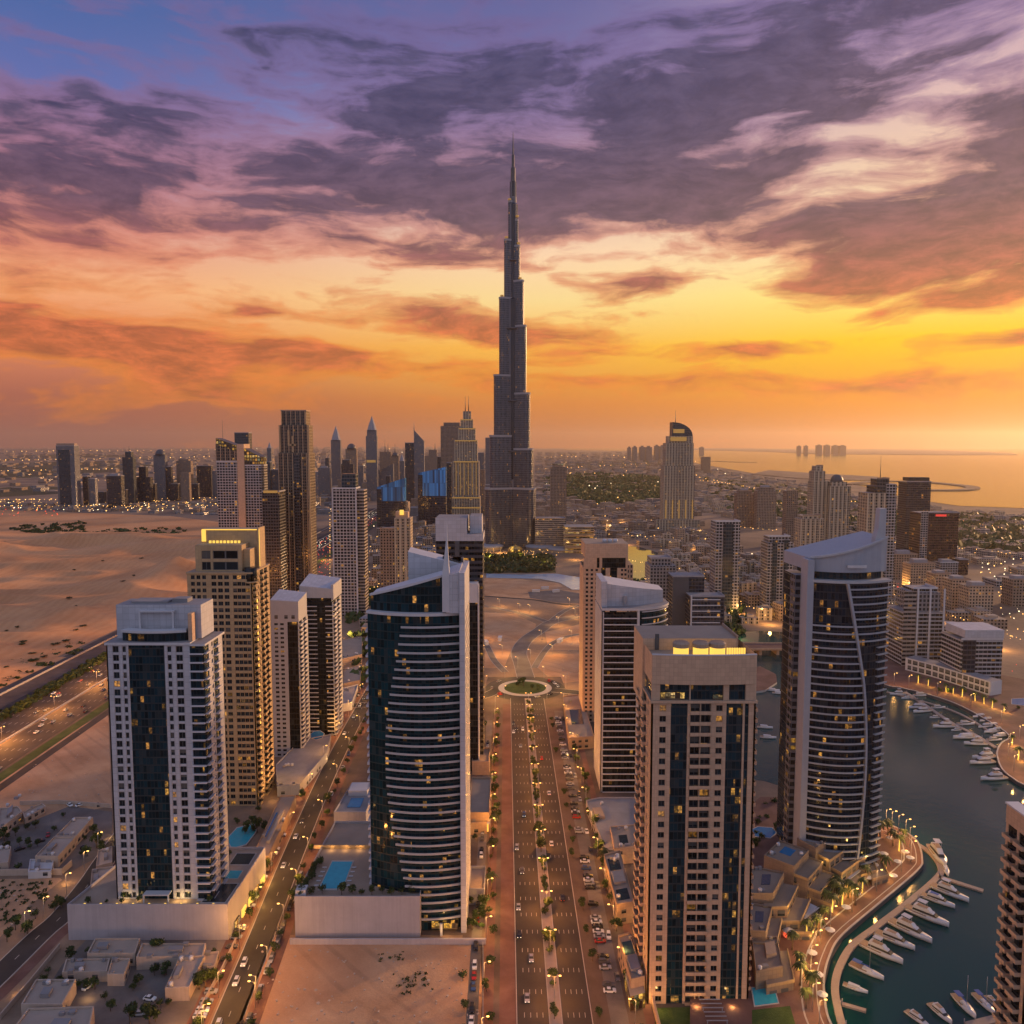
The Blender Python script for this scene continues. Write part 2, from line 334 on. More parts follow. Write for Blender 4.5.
M['pool'] = plain('pool_water', (.03,.36,.46), .06, .12, .5, bump=.1)
M['poolblue'] = plain('blue_pool_water', (.02,.17,.36), .06, .12, .5, bump=.1)
M['pooldark'] = plain('dark_pool_water', (.014,.035,.05), .05, .12, .5, bump=.1)
M['lamp'] = glow('lamp_glow', (1.0,.50,.12), 5, False)
M['lampw'] = glow('white_lamp_glow', (1.0,.78,.45), 5, False)
M['amber'] = glow('amber_light', (1.0,.50,.08), 2.2, False)
M['gold'] = glow('gold_light', (1.0,.60,.10), 1.2, False)
M['goldfar'] = glow('far_lit_trim', (1.0,.54,.14), .26, False)
M['goldsoft'] = facade('lit_glass', (.12,.09,.06), (.05,.03,.02), 1.6, 3.2, .84, .82, lit=3.4, power=1.2)
M['tail'] = glow('tail_light', (1.0,.08,.03), 2, False)
M['headl'] = glow('head_light', (1.0,.85,.6), 3, False)
M['lens'] = plain('unlit_lens', (.35,.33,.32), .2, .05, 1)
M['lensred'] = plain('unlit_red_lens', (.16,.01,.01), .25, .05, 1)
M['leaf'] = leaf('leaf_green', (.018,.035,.012), (.055,.085,.025))
M['palm'] = leaf('palm_green', (.025,.04,.015), (.07,.09,.03))
M['bark'] = plain('bark', (.14,.09,.06), .9, .2, 2)
M['pane'] = pane('window_glass', .03, .8)
M['panelit'] = pane('window_glass_evening', .05, .8)
M['curtain'] = facade('curtain_glass', (.025,.035,.042), (.005,.024,.036), 1.35, 3.05, .90, .82, .13, .62, .4, .07, spec=.25)
M['curtain_teal'] = facade('teal_glass', (.015,.032,.038), (.004,.028,.038), 1.5, 3.3, .92, .86, .07, .8, .35, .06, spec=.22)
M['curtain_dark'] = facade('dark_glass', (.02,.022,.026), (.006,.010,.014), 1.6, 3.4, .9, .8, .04, .8, .35, .08, spec=.22)
M['curtain_blue'] = facade('blue_glass', (.018,.026,.038), (.006,.016,.030), 1.5, 3.35, .9, .84, .07, .8, .35, .07, spec=.25)

# ------------------------------------------------------------------ mesh builder
class MB:
    def __init__(s): s.v = []; s.f = []; s.m = []; s.uv = []; s.sm = []
    def face(s, pts, mi=0, uv=None, smooth=False):
        i = len(s.v); s.v += [tuple(p) for p in pts]; s.f.append(list(range(i, i+len(pts)))); s.m.append(mi); s.sm.append(smooth)
        s.uv.append(uv or [(p[0], p[1]) for p in pts])
    def prism(s, poly, z0, z1, mw=0, mr=None, top=True, bottom=False, z1s=None, closed=True, u0=0.0, smooth=False):
        """poly counter-clockwise from above; walls carry UV in metres"""
        n = len(poly); i = len(s.v); mr = mw if mr is None else mr
        tops = z1s or [z1]*n
        s.v += [(p[0], p[1], z0) for p in poly] + [(p[0], p[1], tops[k]) for k, p in enumerate(poly)]
        u = u0
        for k in range(n if closed else n-1):
            j = (k+1) % n; L = math.hypot(poly[j][0]-poly[k][0], poly[j][1]-poly[k][1])
            s.f.append([i+k, i+j, i+n+j, i+n+k]); s.m.append(mw); s.sm.append(smooth)
            s.uv.append([(u, 0), (u+L, 0), (u+L, tops[j]-z0), (u, tops[k]-z0)]); u += L
        if top: s.f.append([i+n+k for k in range(n)]); s.m.append(mr); s.sm.append(False); s.uv.append([(p[0], p[1]) for p in poly])
        if bottom: s.f.append([i+k for k in reversed(range(n))]); s.m.append(mr); s.sm.append(False); s.uv.append([(p[0], p[1]) for p in reversed(poly)])
        return s
    def box(s, x0, x1, y0, y1, z0, z1, mw=0, mr=None, bottom=True):
        return s.prism([(x0,y0),(x1,y0),(x1,y1),(x0,y1)], z0, z1, mw, mr, True, bottom)
    def obox(s, c, ax, hw, hd, z0, z1, mw=0, mr=None):
        """box about c=(x,y) turned by ax radians"""
        a, b = math.cos(ax), math.sin(ax)
        return s.prism([(c[0]+a*p-b*q, c[1]+b*p+a*q) for p, q in ((-hw,-hd),(hw,-hd),(hw,hd),(-hw,hd))], z0, z1, mw, mr, True, True)
    def ring(s, rings, mi=0, caps=True, smooth=True):
        """skin consecutive rings of equal length"""
        n = len(rings[0]); i = len(s.v)
        for r in rings: s.v += [tuple(p) for p in r]
        for a in range(len(rings)-1):
            for k in range(n):
                j = (k+1) % n
                s.f.append([i+a*n+k, i+a*n+j, i+(a+1)*n+j, i+(a+1)*n+k]); s.m.append(mi); s.sm.append(smooth)
                s.uv.append([(k, a), (k+1, a), (k+1, a+1), (k, a+1)])
        if caps:
            for base, rev in ((0, True), (len(rings)-1, False)):
                idx = [i+base*n+k for k in range(n)]
                if rev: idx.reverse()
                s.f.append(idx); s.m.append(mi); s.sm.append(False); s.uv.append([(0, 0)]*n)
        return s
    def lathe(s, c, prof, n=12, mi=0, caps=True, smooth=True):
        return s.ring([[(c[0]+r*math.cos(2*math.pi*k/n), c[1]+r*math.sin(2*math.pi*k/n), c[2]+z) for k in range(n)] for r, z in prof], mi, caps, smooth)
    def tube(s, p, q, r0, r1=None, n=6, mi=0):
        p, q = Vector(p), Vector(q); d = (q-p).normalized(); r1 = r0 if r1 is None else r1
        a = d.orthogonal().normalized(); b = d.cross(a)
        return s.ring([[P_+(a*math.cos(2*math.pi*k/n)+b*math.sin(2*math.pi*k/n))*r for k in range(n)] for P_, r in ((p, r0), (q, r1))], mi)
    def build(s, name, mats, parent=None, org=None, loc=None):
        org = Vector(org) if org is not None else (Vector(parent.location) if parent is not None and parent.parent is None else Vector((0, 0, 0)))
        me = bpy.data.meshes.new(name)
        me.from_pydata([(x-org.x, y-org.y, z-org.z) for x, y, z in s.v], [], s.f)
        for m in (mats if isinstance(mats, (list, tuple)) else [mats]): me.materials.append(m)
        me.polygons.foreach_set('material_index', s.m); me.polygons.foreach_set('use_smooth', s.sm)
        ul = me.uv_layers.new(name='UVMap'); flat = [c for f in s.uv for p in f for c in p]; ul.data.foreach_set('uv', flat)
        me.update()
        o = bpy.data.objects.new(name, me); COL.objects.link(o)
        if parent is not None: o.parent = parent
        elif loc is None and org.length: o.location = org
        if loc is not None: o.location = loc
        return o
def tag(o, label=None, cat=None, group=None, kind=None):
    for k, v in (('label', label), ('category', cat), ('group', group), ('kind', kind)):
        if v: o[k] = v
    return o
def thing(name, label, cat, loc=(0,0,0), rz=0.0, group=None):
    o = bpy.data.objects.new(name, None); COL.objects.link(o); o.location = loc; o.rotation_euler = (0, 0, rz); o.empty_display_size = 1
    return tag(o, label, cat, group)
def kids(o): return KID.get(o.name, [])
KID = {}
def note_kids(root):
    for o in COL.objects:
        if o.parent is not None: KID.setdefault(o.parent.name, []).append(o)
def copy_tree(o, loc=None, rz=None, parent=None, scale=None):
    c = o.copy(); COL.objects.link(c); c.parent = parent
    if loc is not None: c.location = loc
    if rz is not None: c.rotation_euler = (0, 0, rz)
    if scale is not None: c.scale = scale if isinstance(scale, (tuple, list)) else (scale,)*3
    for ch in CH.get(o.name, []): copy_tree(ch, None, None, c)
    return c
CH = {}
def remember(root):                              # who hangs under whom, so that copies need no search
    def walk(o):
        CH[o.name] = [c for c in o.children]
        for c in CH[o.name]: walk(c)
    bpy.context.view_layer.update(); walk(root)
def clone(o, parent, loc=None, rz=None):         # one more of the same part
    c = o.copy(); COL.objects.link(c); c.parent = parent
    if loc is not None: c.location = loc
    if rz is not None: c.rotation_euler = (0, 0, rz)
    return c
def sheet(name, poly, z, mat, kind='structure'):
    b = MB(); b.face([(p[0], p[1], z) for p in poly], 0)
    return tag(b.build(name, mat), kind=kind)
def raised(name, poly, z0, z1, mats, kind='structure'):
    b = MB(); b.prism(poly, z0, z1, 0, 1)
    return tag(b.build(name, mats), kind=kind)
def ccw(poly):
    a = sum(poly[i][0]*poly[(i+1) % len(poly)][1]-poly[(i+1) % len(poly)][0]*poly[i][1] for i in range(len(poly)))
    return poly if a > 0 else poly[::-1]
def gp(pts, z=0.0): return ccw([(G(x, y, z).x, G(x, y, z).y) for x, y in pts])
def inpoly(x, y, P):
    c = False; j = len(P)-1
    for i in range(len(P)):
        if (P[i][1] > y) != (P[j][1] > y) and x < (P[j][0]-P[i][0])*(y-P[i][1])/(P[j][1]-P[i][1])+P[i][0]: c = not c
        j = i
    return c
def smooth_path(pts, n=6):                       # Catmull-Rom through the points
    out = []; P = [Vector(p) for p in pts]
    for i in range(len(P)-1):
        a, b, c, d = P[max(i-1, 0)], P[i], P[i+1], P[min(i+2, len(P)-1)]
        for k in range(n):
            t = k/n
            out.append(.5*((2*b)+(c-a)*t+(2*a-5*b+4*c-d)*t*t+(3*b-a-3*c+d)*t**3))
    out.append(P[-1]); return out
def offset(path, d):
    out = []
    for i, p in enumerate(path):
        a = path[max(i-1, 0)]; b = path[min(i+1, len(path)-1)]
        t = (Vector(b[:2])-Vector(a[:2])).normalized(); out.append(Vector((p[0]-t.y*d, p[1]+t.x*d)))
    return out
def ribbon(name, path, w0, w1, z, mat, zt=None, mats=None):
    """a strip along a path between two offsets; with zt a raised strip"""
    A, B_ = offset(path, w0), offset(path, w1); b = MB()
    poly = [(p.x, p.y) for p in A]+[(p.x, p.y) for p in reversed(B_)]
    if zt is None:
        n = len(A); i0 = 0
        b.v = [(p.x, p.y, z) for p in A]+[(p.x, p.y, z) for p in B_]
        for k in range(n-1):
            b.f.append([k, n+k, n+k+1, k+1] if w1 < w0 else [k, k+1, n+k+1, n+k]); b.m.append(0); b.sm.append(False); b.uv.append([(0, 0)]*4)
    else:
        for k in range(len(A)-1):
            q = ccw([(A[k].x, A[k].y), (A[k+1].x, A[k+1].y), (B_[k+1].x, B_[k+1].y), (B_[k].x, B_[k].y)])
        b.prism(ccw(poly), z, zt, 0, 1)
    return tag(b.build(name, mats or mat), kind='structure')

KEEP = []                                        # footprints that scattered houses must leave free: (x0,x1,y0,y1)
def claim(x0, x1, y0, y1, pad=3): KEEP.append((x0-pad, x1+pad, y0-pad, y1+pad))
def free(x, y, r=0):
    return not any(a-r < x < b+r and c-r < y < d+r for a, b, c, d in KEEP)

# ------------------------------------------------------------------ facade composer for the near towers
class Tower:
    def __init__(s, name, label, cat, loc, rz=0.0):
        s.root = thing(name, label, cat, loc, rz); s.w = MB(); s.wins = []; s.c = MB(); s.o = Vector(loc); s.balc = {}
    def slab(s, P, du, dn, x0, x1, z0, z1, d0, d1, mb=None, mi=0):
        b = mb or s.w
        q = [(P[0]+du[0]*x+dn[0]*d, P[1]+du[1]*x+dn[1]*d) for x, d in ((x0, d1), (x1, d1), (x1, d0), (x0, d0))]
        b.prism(q, z0, z1, mi, mi, True, True)
    def quad(s, P, du, dn, x0, x1, z0, z1, d, mb, mi=0):
        a = (P[0]+du[0]*x0+dn[0]*d, P[1]+du[1]*x0+dn[1]*d); b = (P[0]+du[0]*x1+dn[0]*d, P[1]+du[1]*x1+dn[1]*d)
        mb.face([(*a, z0), (*b, z0), (*b, z1), (*a, z1)], mi, [(x0, z0), (x1, z0), (x1, z1), (x0, z1)])
    def facade(s, P, du, strips, z0, nf, fh, th=.5, mi=0):
        """strips, left to right seen from outside: ('w',width) wall; ('v',width,win_w,win_h,n) windows; ('c',width) glass; ('b',width,kind) balconies before glass"""
        dn = (du[1], -du[0]); z1 = z0+nf*fh; x = 0.0
        for t in strips:
            k, wd = t[0], t[1]
            if k == 'w': s.slab(P, du, dn, x, x+wd, z0, z1, -th, 0, mi=mi)
            elif k == 'c': s.quad(P, du, dn, x, x+wd, z0, z1, -.25, s.c)
            elif k == 'v':
                ww, wh, n = t[2:5]; g = (wd-n*ww)/(n+1); sill = (fh-wh)*.5
                for j in range(n+1):
                    a = x+j*(g+ww); s.slab(P, du, dn, a, a+g, z0, z1, -th, 0, mi=mi)
                for j in range(n):
                    a = x+g+j*(ww+g)
                    s.slab(P, du, dn, a+.002, a+ww-.002, z0, z0+sill, -th+.02, -.03, mi=mi)
                    for f in range(nf):
                        zb = z0+f*fh+sill
                        s.slab(P, du, dn, a+.002, a+ww-.002, zb+wh, zb+fh if f < nf-1 else z1, -th+.02, -.03, mi=mi)
                        s.wins.append((P[0]+du[0]*(a+ww/2)-dn[0]*(th-.12), P[1]+du[1]*(a+ww/2)-dn[1]*(th-.12), zb+wh/2, round(ww, 2), round(wh, 2), math.atan2(du[1], du[0])))
            elif k == 'b':
                proj, kind = t[2], t[3]
                s.quad(P, du, dn, x, x+wd, z0, z1, -1.1 if kind == 'in' else -.25, s.c)
                if kind == 'in':
                    for a in (x, x+wd-.2): s.slab(P, du, dn, a+.002, a+.198, z0, z1, -1.1, -.02, mi=mi)
                for f in range(nf):
                    s.balc.setdefault((round(wd, 2), proj, kind), []).append((P[0]+du[0]*x, P[1]+du[1]*x, z0+f*fh, math.atan2(du[1], du[0])))
            x += wd
        return x
    def finish(s, wallmat, curtmat, railmat=None, panemat=None, wallname='wall', curtname='glass_wall', railglass=False):
        r = s.root
        if s.w.f: s.w.build(wallname, wallmat, r)
        if s.c.f: s.c.build(curtname, curtmat, r)
        seen = sorted(s.wins, key=lambda q: (round(q[1]), -q[2]))
        proto = {}; pm = panemat or M['pane']
        for i, (x, y, z, ww, wh, a) in enumerate(seen[:100]):
            if (ww, wh) not in proto:
                b = MB(); b.box(-ww/2, ww/2, -.05, .05, -wh/2, wh/2); b.uv = [[(0,0),(1,0),(1,1),(0,1)] if len(f) == 4 else f for f in b.uv]
                o = b.build('window', pm, r, org=(0, 0, 0)); proto[(ww, wh)] = o
                o.location = (x-s.o.x, y-s.o.y, z-s.o.z); o.rotation_euler = (0, 0, a)
            else: clone(proto[(ww, wh)], r, (x-s.o.x, y-s.o.y, z-s.o.z), a)
        if len(seen) > 100:
            b = MB()
            for (x, y, z, ww, wh, a) in seen[100:]:
                c_, s_ = math.cos(a)*ww/2, math.sin(a)*ww/2
                b.face([(x-c_, y-s_, z-wh/2), (x+c_, y+s_, z-wh/2), (x+c_, y+s_, z+wh/2), (x-c_, y-s_, z+wh/2)], 0, [(0,0),(1,0),(1,1),(0,1)])
            tag(b.build('further_windows', pm, r), kind='stuff')
        left = 100
        for (wd, proj, kind), L in s.balc.items():
            b = MB(); d0 = -1.1 if kind == 'in' else -.2
            if kind == 'slabonly': b.box(0, wd, -proj, -d0, -.15, .15)
            else:
                b.box(.004, wd-.004, -proj, -d0-.01, -.15, .12)
                ph = 1.05 if kind != 'thin' else .42
                b.box(.004, wd-.004, -proj, -proj+.12, .121, ph)
                if kind == 'out':
                    for a in (.004, wd-.124): b.box(a, a+.12, -proj+.121, .15, .121, 1.05)
            L.sort(key=lambda q: (round(q[1]), -q[2]))
            first = None
            for i, (x, y, z, a) in enumerate(L):
                if left <= 0: break
                left -= 1
                if first is None:
                    first = b.build('balcony', railmat or wallmat, r, org=(0, 0, 0)); first.location = (x-s.o.x, y-s.o.y, z-s.o.z); first.rotation_euler = (0, 0, a)
                else: clone(first, r, (x-s.o.x, y-s.o.y, z-s.o.z), a)
            rest = L[i:] if left <= 0 else []
            if len(rest) > 1:
                q = MB()
                for (x, y, z, a) in rest:
                    ca, sa = math.cos(a), math.sin(a)
                    base_ = len(q.v)
                    q.v += [(x+ca*vx-sa*vy, y+sa*vx+ca*vy, z+vz) for vx, vy, vz in b.v]
                    q.f += [[base_+k for k in f] for f in b.f]; q.m += b.m; q.sm += b.sm; q.uv += b.uv
                tag(q.build('further_balconies', railmat or wallmat, r), kind='stuff')
        return r

def arc_path(p0, p1, bulge, n=14):
    """points from p0 to p1, bulging to the right-hand side by bulge"""
    p0, p1 = Vector(p0), Vector(p1); d = p1-p0; nrm = Vector((d.y, -d.x)).normalized()
    return [p0+d*(k/n)+nrm*(bulge*4*(k/n)*(1-k/n)) for k in range(n+1)]
def sub_path(path, t0, t1):
    """the stretch of a path between two fractions of its index range"""
    n = len(path)-1; a, b = max(0, t0)*n, min(1, t1)*n; out = []
    def at(t):
        i = min(int(t), n-1); return path[i].lerp(path[i+1], t-i)
    out.append(at(a)); out += [path[k] for k in range(int(a)+1, int(math.ceil(b)))]
    out.append(at(b)); return out
def curved_slab(path, proj, back, z0, z1, mb, lip=None, mi=0):
    A = offset(path, -proj); B_ = offset(path, back)
    poly = [(p.x, p.y) for p in A]+[(p.x, p.y) for p in reversed(B_)]
    mb.prism(poly, z0, z1, mi, mi, True, True)
    if lip:
        C_ = offset(path, -proj+.14)
        mb.prism([(p.x, p.y) for p in A]+[(p.x, p.y) for p in reversed(C_)], z1+.001, z1+lip, mi, mi, True, False)

# ------------------------------------------------------------------ ground, desert, water, roads
b = MB(); b.box(-45000, 45000, -3000, 45000, -2.0, 0.0); tag(b.build('ground', M['ground']), kind='structure')

# desert: rolling dunes left of the motorway
def vnoise(x, y, seed=0):
    def h(i, j):
        n = math.sin(i*127.1+j*311.7+seed*74.7)*43758.5453; return n-math.floor(n)
    xi, yi = math.floor(x), math.floor(y); fx, fy = x-xi, y-yi; fx = fx*fx*(3-2*fx); fy = fy*fy*(3-2*fy)
    return (h(xi,yi)*(1-fx)+h(xi+1,yi)*fx)*(1-fy)+(h(xi,yi+1)*(1-fx)+h(xi+1,yi+1)*fx)*fy
HW0, HW1 = G(0, 744), G(110, 677)
hd = (HW1-HW0).normalized(); hn = Vector((-hd.y, hd.x, 0))        # hn points to the desert side
def hwoff(x, y): return (x-HW0.x)*hn.x+(y-HW0.y)*hn.y
def dune_h(x, y):
    o = hwoff(x, y)
    edge = min(1, max(0, (o-75)/60))*min(1, max(0, (1750-y)/350))*min(1, max(0, (y-380)/60))
    wx = x+60*vnoise(x/240, y/240, 5); wy = y+50*vnoise(x/200, y/200, 9)
    r1 = 1-abs(2*vnoise(wx/190, wy/105, 1)-1); r2 = 1-abs(2*vnoise(wx/85+7, wy/48, 2)-1)
    return .06+edge*(30*r1**1.4*(.25+1.0*vnoise(x/420, y/420, 3))+7.5*r2**1.3+1.0*vnoise(x/30, y/22, 4))
nx, ny = 190, 230
X0, X1, Y0, Y1 = -1900, -290, 380, 1760
me = bpy.data.meshes.new('desert'); vs = []
for j in range(ny+1):
    for i in range(nx+1):
        x = X0+(X1-X0)*i/nx; y = Y0+(Y1-Y0)*(j/ny)**1.4
        vs.append((x, y, dune_h(x, y) if hwoff(x, y) > 68 else -1.0))
fs = []
for j in range(ny):
    for i in range(nx):
        a = j*(nx+1)+i; q = (a, a+1, a+nx+2, a+nx+1)
        if all(vs[k][2] > -.5 for k in q): fs.append(q)
me.from_pydata(vs, [], fs); me.materials.append(M['sand']); me.polygons.foreach_set('use_smooth', [True]*len(fs)); me.update()
o = bpy.data.objects.new('desert', me); COL.objects.link(o); tag(o, kind='structure')
# desert farther out, towards the skyline on the left
sheet('desert_plain', gp([(-300, 545), (-300, 512), (0, 510), (170, 516), (235, 524), (235, 560), (150, 560)]), .03, M['sand'])

for q in ([(-20,466),(40,462),(110,461),(160,466),(110,472),(40,478),(-20,478)], [(-20,490),(20,486),(60,487),(58,494),(-20,498)], [(20,455),(90,454),(140,456),(80,458),(10,459)], [(120,482),(230,476),(300,480),(230,488),(130,489)], [(560,463),(640,460),(690,463),(640,467),(570,469)]): sheet('scrubland', gp(q), .03, M['scrub'])
# sea, far islands and the breakwater
cst = [(560,449.6),(630,451),(660,457),(700,464),(768,476),(800,478),(832,480),(866,487),(898,496),(930,502),(958,506),(1024,508.5),(1100,513)]
cp = [G(*p) for p in cst]
sheet('sea', ccw([(p.x, p.y) for p in cp]+[(44000, cp[-1].y-200), (44000, 44000), (3200, 44000)]), 1.0, M['sea'])
def island(px, z=3.0, n='island', mat=None):
    raised(n, gp(px), 0, z, [mat or M['ground'], mat or M['ground']])
island([(640,447.9),(760,448.6),(800,449.6),(880,449.3),(940,450.4),(1010,453.2),(1018,455.2),(960,455.4),(880,454.8),(815,454.2),(770,452.0),(700,450.2),(640,448.9)], 9)
bw = smooth_path([G(846,484.5,1).xy, G(880,481.5,1).xy, G(925,482.5,1).xy, G(960,485.6,1).xy, G(973,488.2,1).xy, G(962,490.3,1).xy, G(930,490.6,1).xy, G(905,489.6,1).xy], 5)
ribbon('breakwater', bw, -28, 28, 0, None, 5, [M['ground'], M['ground']])
ribbon('breakwater', smooth_path([G(826,482.5,1).xy, G(868,485.2,1).xy, G(905,487.2,1).xy], 5), -14, 14, 0, None, 4, [M['ground'], M['ground']])
ribbon('breakwater', smooth_path([G(700,462,1).xy, G(715,461.4,1).xy, G(735,462.2,1).xy, G(757,462.4,1).xy], 5), -16, 16, 0, None, 5, [M['ground'], M['ground']])
island([(752,474.4),(768,470.6),(830,474.6),(878,477.3),(878,480.6),(835,480.4),(800,479)], 4, 'headland')

# the marina
MAR = [(838,1040),(828,1018),(825,985),(831,960),(843,940),(880,908),(918,875),(923,863),(918,845),(903,834),(888,828),(860,822),(815,800),(790,789),(764,781),(735,778),(728,700),(732,640),(742,630),(800,633),(830,645),(860,672),(885,687),(900,690),(925,696),(955,706),(985,722),(1008,738),(1000,746),(996,756),(1000,770),(1010,780),(1030,790),(1090,800),(1110,1040)]
mp_ = gp(MAR); sheet('marina_water', mp_, .05, M['marina'])
sheet('lake', gp([(612,545),(640,547),(662,554),(660,568),(652,582),(616,582)]), .08, water('lake_water', (.02,.04,.045), .06, .05, .12, spec=.8))
# promenades with their quay walls
QUAY = [(838,1040),(828,1018),(825,985),(831,960),(843,940),(880,908),(918,875),(923,863),(918,845),(903,834),(888,828),(860,822)]
qz = 1.8
qp = smooth_path([G(x, y, .05).xy for x, y in QUAY], 5)
inner = [G(x, y, .05).xy for x, y in [(800,800),(760,800),(700,860),(690,960),(690,1040)]]
raised('promenade', ccw([(p.x, p.y) for p in qp]+[(p.x, p.y) for p in inner]), 0, qz, [M['darkgrey'], M['pinkpave']])
ribbon('quay_kerb', qp, .1, .8, qz, None, qz+.35, [M['kerb'], M['kerb']])
ribbon('promenade_border', qp, 7.5, 8.1, qz+.03, M['kerb'])
ribbon('promenade_border', qp, 2.6, 3.0, qz+.03, M['kerb'])
FARQ = [(830,645),(860,672),(885,687),(900,690),(925,696),(955,706),(985,722),(1008,738),(1000,746),(996,756),(1000,770),(1010,780),(1030,790),(1090,800)]
fq = smooth_path([G(x, y, .05).xy for x, y in FARQ], 4)
raised('promenade', ccw([(p.x, p.y) for p in fq]+[(G(1110,700).x, G(1110,700).y)]+[(G(960,668).x, G(960,668).y), (G(890,640).x, G(890,640).y), (G(835,632).x, G(835,632).y)]), 0, 1.8, [M['darkgrey'], M['pinkpave']])
ribbon('quay_kerb', fq, .1, .9, 1.8, None, 2.2, [M['kerb'], M['kerb']])
# tongue of land and the road bridge behind the brown tower
raised('headland', gp([(735,676),(760,668),(776,676),(777,684),(765,692),(735,697)]), 0, 1.6, [M['kerb'], M['pinkpave']])
br = thing('bridge', 'low pink road bridge crossing the marina channel beside the tall blue tower', 'bridge', G(770, 653))
bb = MB(); A_, B_ = G(722, 650), G(806, 650); C_, D_ = G(806, 656), G(722, 656)
bb.prism(ccw([(p.x, p.y) for p in (A_, B_, C_, D_)]), 5.0, 6.2, 0, 1); bb.build('deck', [M['tan_stone'], M['pinkpave']], br)
for i, (q0, q1) in enumerate(((A_, B_), (D_, C_))):
    r_ = MB(); d_ = -.5 if i else .1
    r_.box(q0.x, q1.x, q0.y-.4+d_, q0.y+d_, 6.201, 7.3); r_.build('parapet', M['tan_stone'], br)
for px in (738, 755, 772, 790):
    r_ = MB(); a_, c_ = G(px, 650.5), G(px, 655.5); r_.box(a_.x-1.2, a_.x+1.2, c_.y+1, a_.y-1, 0, 4.995); r_.build('pier', M['tan_stone'], br)

# paved quarters
sheet('paved_quarter', gp([(262,935),(325,790),(372,690),(400,640),(480,640),(478,760),(487,935)]), .02, M['paving'])
XC = lambda Y: 14.2-.008*(Y-248)
def strip(name, o0, o1, y0, y1, z, mat):
    return sheet(name, [(XC(y0)+o0, y0), (XC(y0)+o1, y0), (XC(y1)+o1, y1), (XC(y1)+o0, y1)], z, mat)
strip('pavement', -33, 70, 190, 592, .03, M['paving'])
strip('pavement', -24.5, -20.5, 190, 560, .05, M['pinkpave'])
strip('pavement', -18.4, -12.9, 190, 575, .05, M['pinkpave'])
strip('pavement', 30, 33, 190, 560, .05, M['pinkpave'])
strip('road', -12.4, -1.9, 190, 592, .07, M['asphalt'])
strip('road', 2.6, 12.3, 190, 592, .07, M['asphalt'])
strip('service_lane', -29.5, -25.5, 190, 540, .06, M['greypave'])
strip('service_lane', 18.5, 24.5, 190, 560, .06, M['greypave'])
b = MB(); y0, y1 = 190, 588                       # planted median with kerbs, and pavement kerbs
for o0, o1 in ((-1.9, -1.6), (2.3, 2.6), (-12.7, -12.4), (12.3, 12.6)):
    b.prism([(XC(y0)+o0, y0), (XC(y0)+o1, y0), (XC(y1)+o1, y1), (XC(y1)+o0, y1)], 0, .2)
tag(b.build('kerb', M['kerb']), kind='structure')
strip('median', -1.6, 2.3, 190, 588, .15, M['median'])
b = MB()
def dash(x, y, L, wd=.16, z=.09, ang=0.0):
    ca, sa = math.cos(ang), math.sin(ang)
    b.face([(x+ca*p-sa*q, y+sa*p+ca*q, z) for p, q in ((-wd, -L/2), (wd, -L/2), (wd, L/2), (-wd, L/2))])
for k in range(34):
    Y = 195+k*11.5
    for o in (-10.0, -7.9, -5.8, -3.8, 4.6, 6.5, 8.4, 10.3): dash(XC(Y)+o, Y, 2.4, .085)
tag(b.build('lane_marking', M['paint']), kind='structure')
def road(name, pts, wd, z=.07, mat=None, n=6, dashes=True, edge=True):
    p = smooth_path([G(*q).xy for q in pts], n)
    ribbon(name, p, -wd/2, wd/2, z, mat or M['asphalt'])
    if edge:
        for s_ in (-1, 1): ribbon('kerb', p, s_*wd/2, s_*(wd/2+.35), .0, None, z+.10, [M['kerb'], M['kerb']])
    if dashes:
        global b
        b = MB(); acc_ = 0
        for i in range(len(p)-1):
            d_ = (p[i+1]-p[i]); L = d_.length
            while acc_ < L:
                q = p[i]+d_*(acc_/L); dash(q.x, q.y, 2.6, .10, z+.03, math.atan2(d_.y, d_.x)-math.pi/2); acc_ += 12
            acc_ -= L
        tag(b.build('lane_marking', M['paint']), kind='structure')
    return p
ROAD_L = road('road', [(222,1040),(226,1024),(262,935),(291,860),(325,780),(350,730),(372,690),(392,652)], 9.5)
ROAD_V = road('road', [(-30,1002),(0,974),(40,935),(62,916),(88,885),(105,860),(122,836),(145,806)], 9.5)
ribbon('pavement', ROAD_L, -11, -6, .05, M['pinkpave']); ribbon('pavement', ROAD_L, 6, 13, .05, M['pinkpave'])
ribbon('pavement', ROAD_V, -10, -5.4, .05, M['pinkpave'])
# roundabout and the winding roads beyond
rc_ = G(525, 688)
def disc(name, r0, r1, z, mat, zt=None):
    bq = MB(); n = 48
    if zt is None:
        for k in range(n):
            a0, a1 = 2*math.pi*k/n, 2*math.pi*(k+1)/n
            bq.face([(rc_.x+r*math.cos(a), rc_.y+r*math.sin(a), z) for r, a in ((r0, a0), (r1, a0), (r1, a1), (r0, a1))])
    else: bq.prism([(rc_.x+r1*math.cos(2*math.pi*k/n), rc_.y+r1*math.sin(2*math.pi*k/n)) for k in range(n)], z, zt, 0, 1)
    return tag(bq.build(name, mat), kind='structure')
sheet('road_junction', [(rc_.x-34, rc_.y-40), (rc_.x+34, rc_.y-40), (rc_.x+30, rc_.y+30), (rc_.x-30, rc_.y+30)], .045, M['paving'])
disc('roundabout', 21, 31, .10, M['asphalt']); disc('traffic_island', 0, 21, 0, [M['kerb'], M['kerb']], .28)
disc('lawn', 0.01, 16.5, .32, M['lawn'])
road('road', [(526,678),(522,664),(519,652),(526,640),(540,630),(552,622),(575,617),(600,615)], 14, .06, M['greypave'], dashes=False)  # roads in grey paving: paler than asphalt, lamplight put into the colour
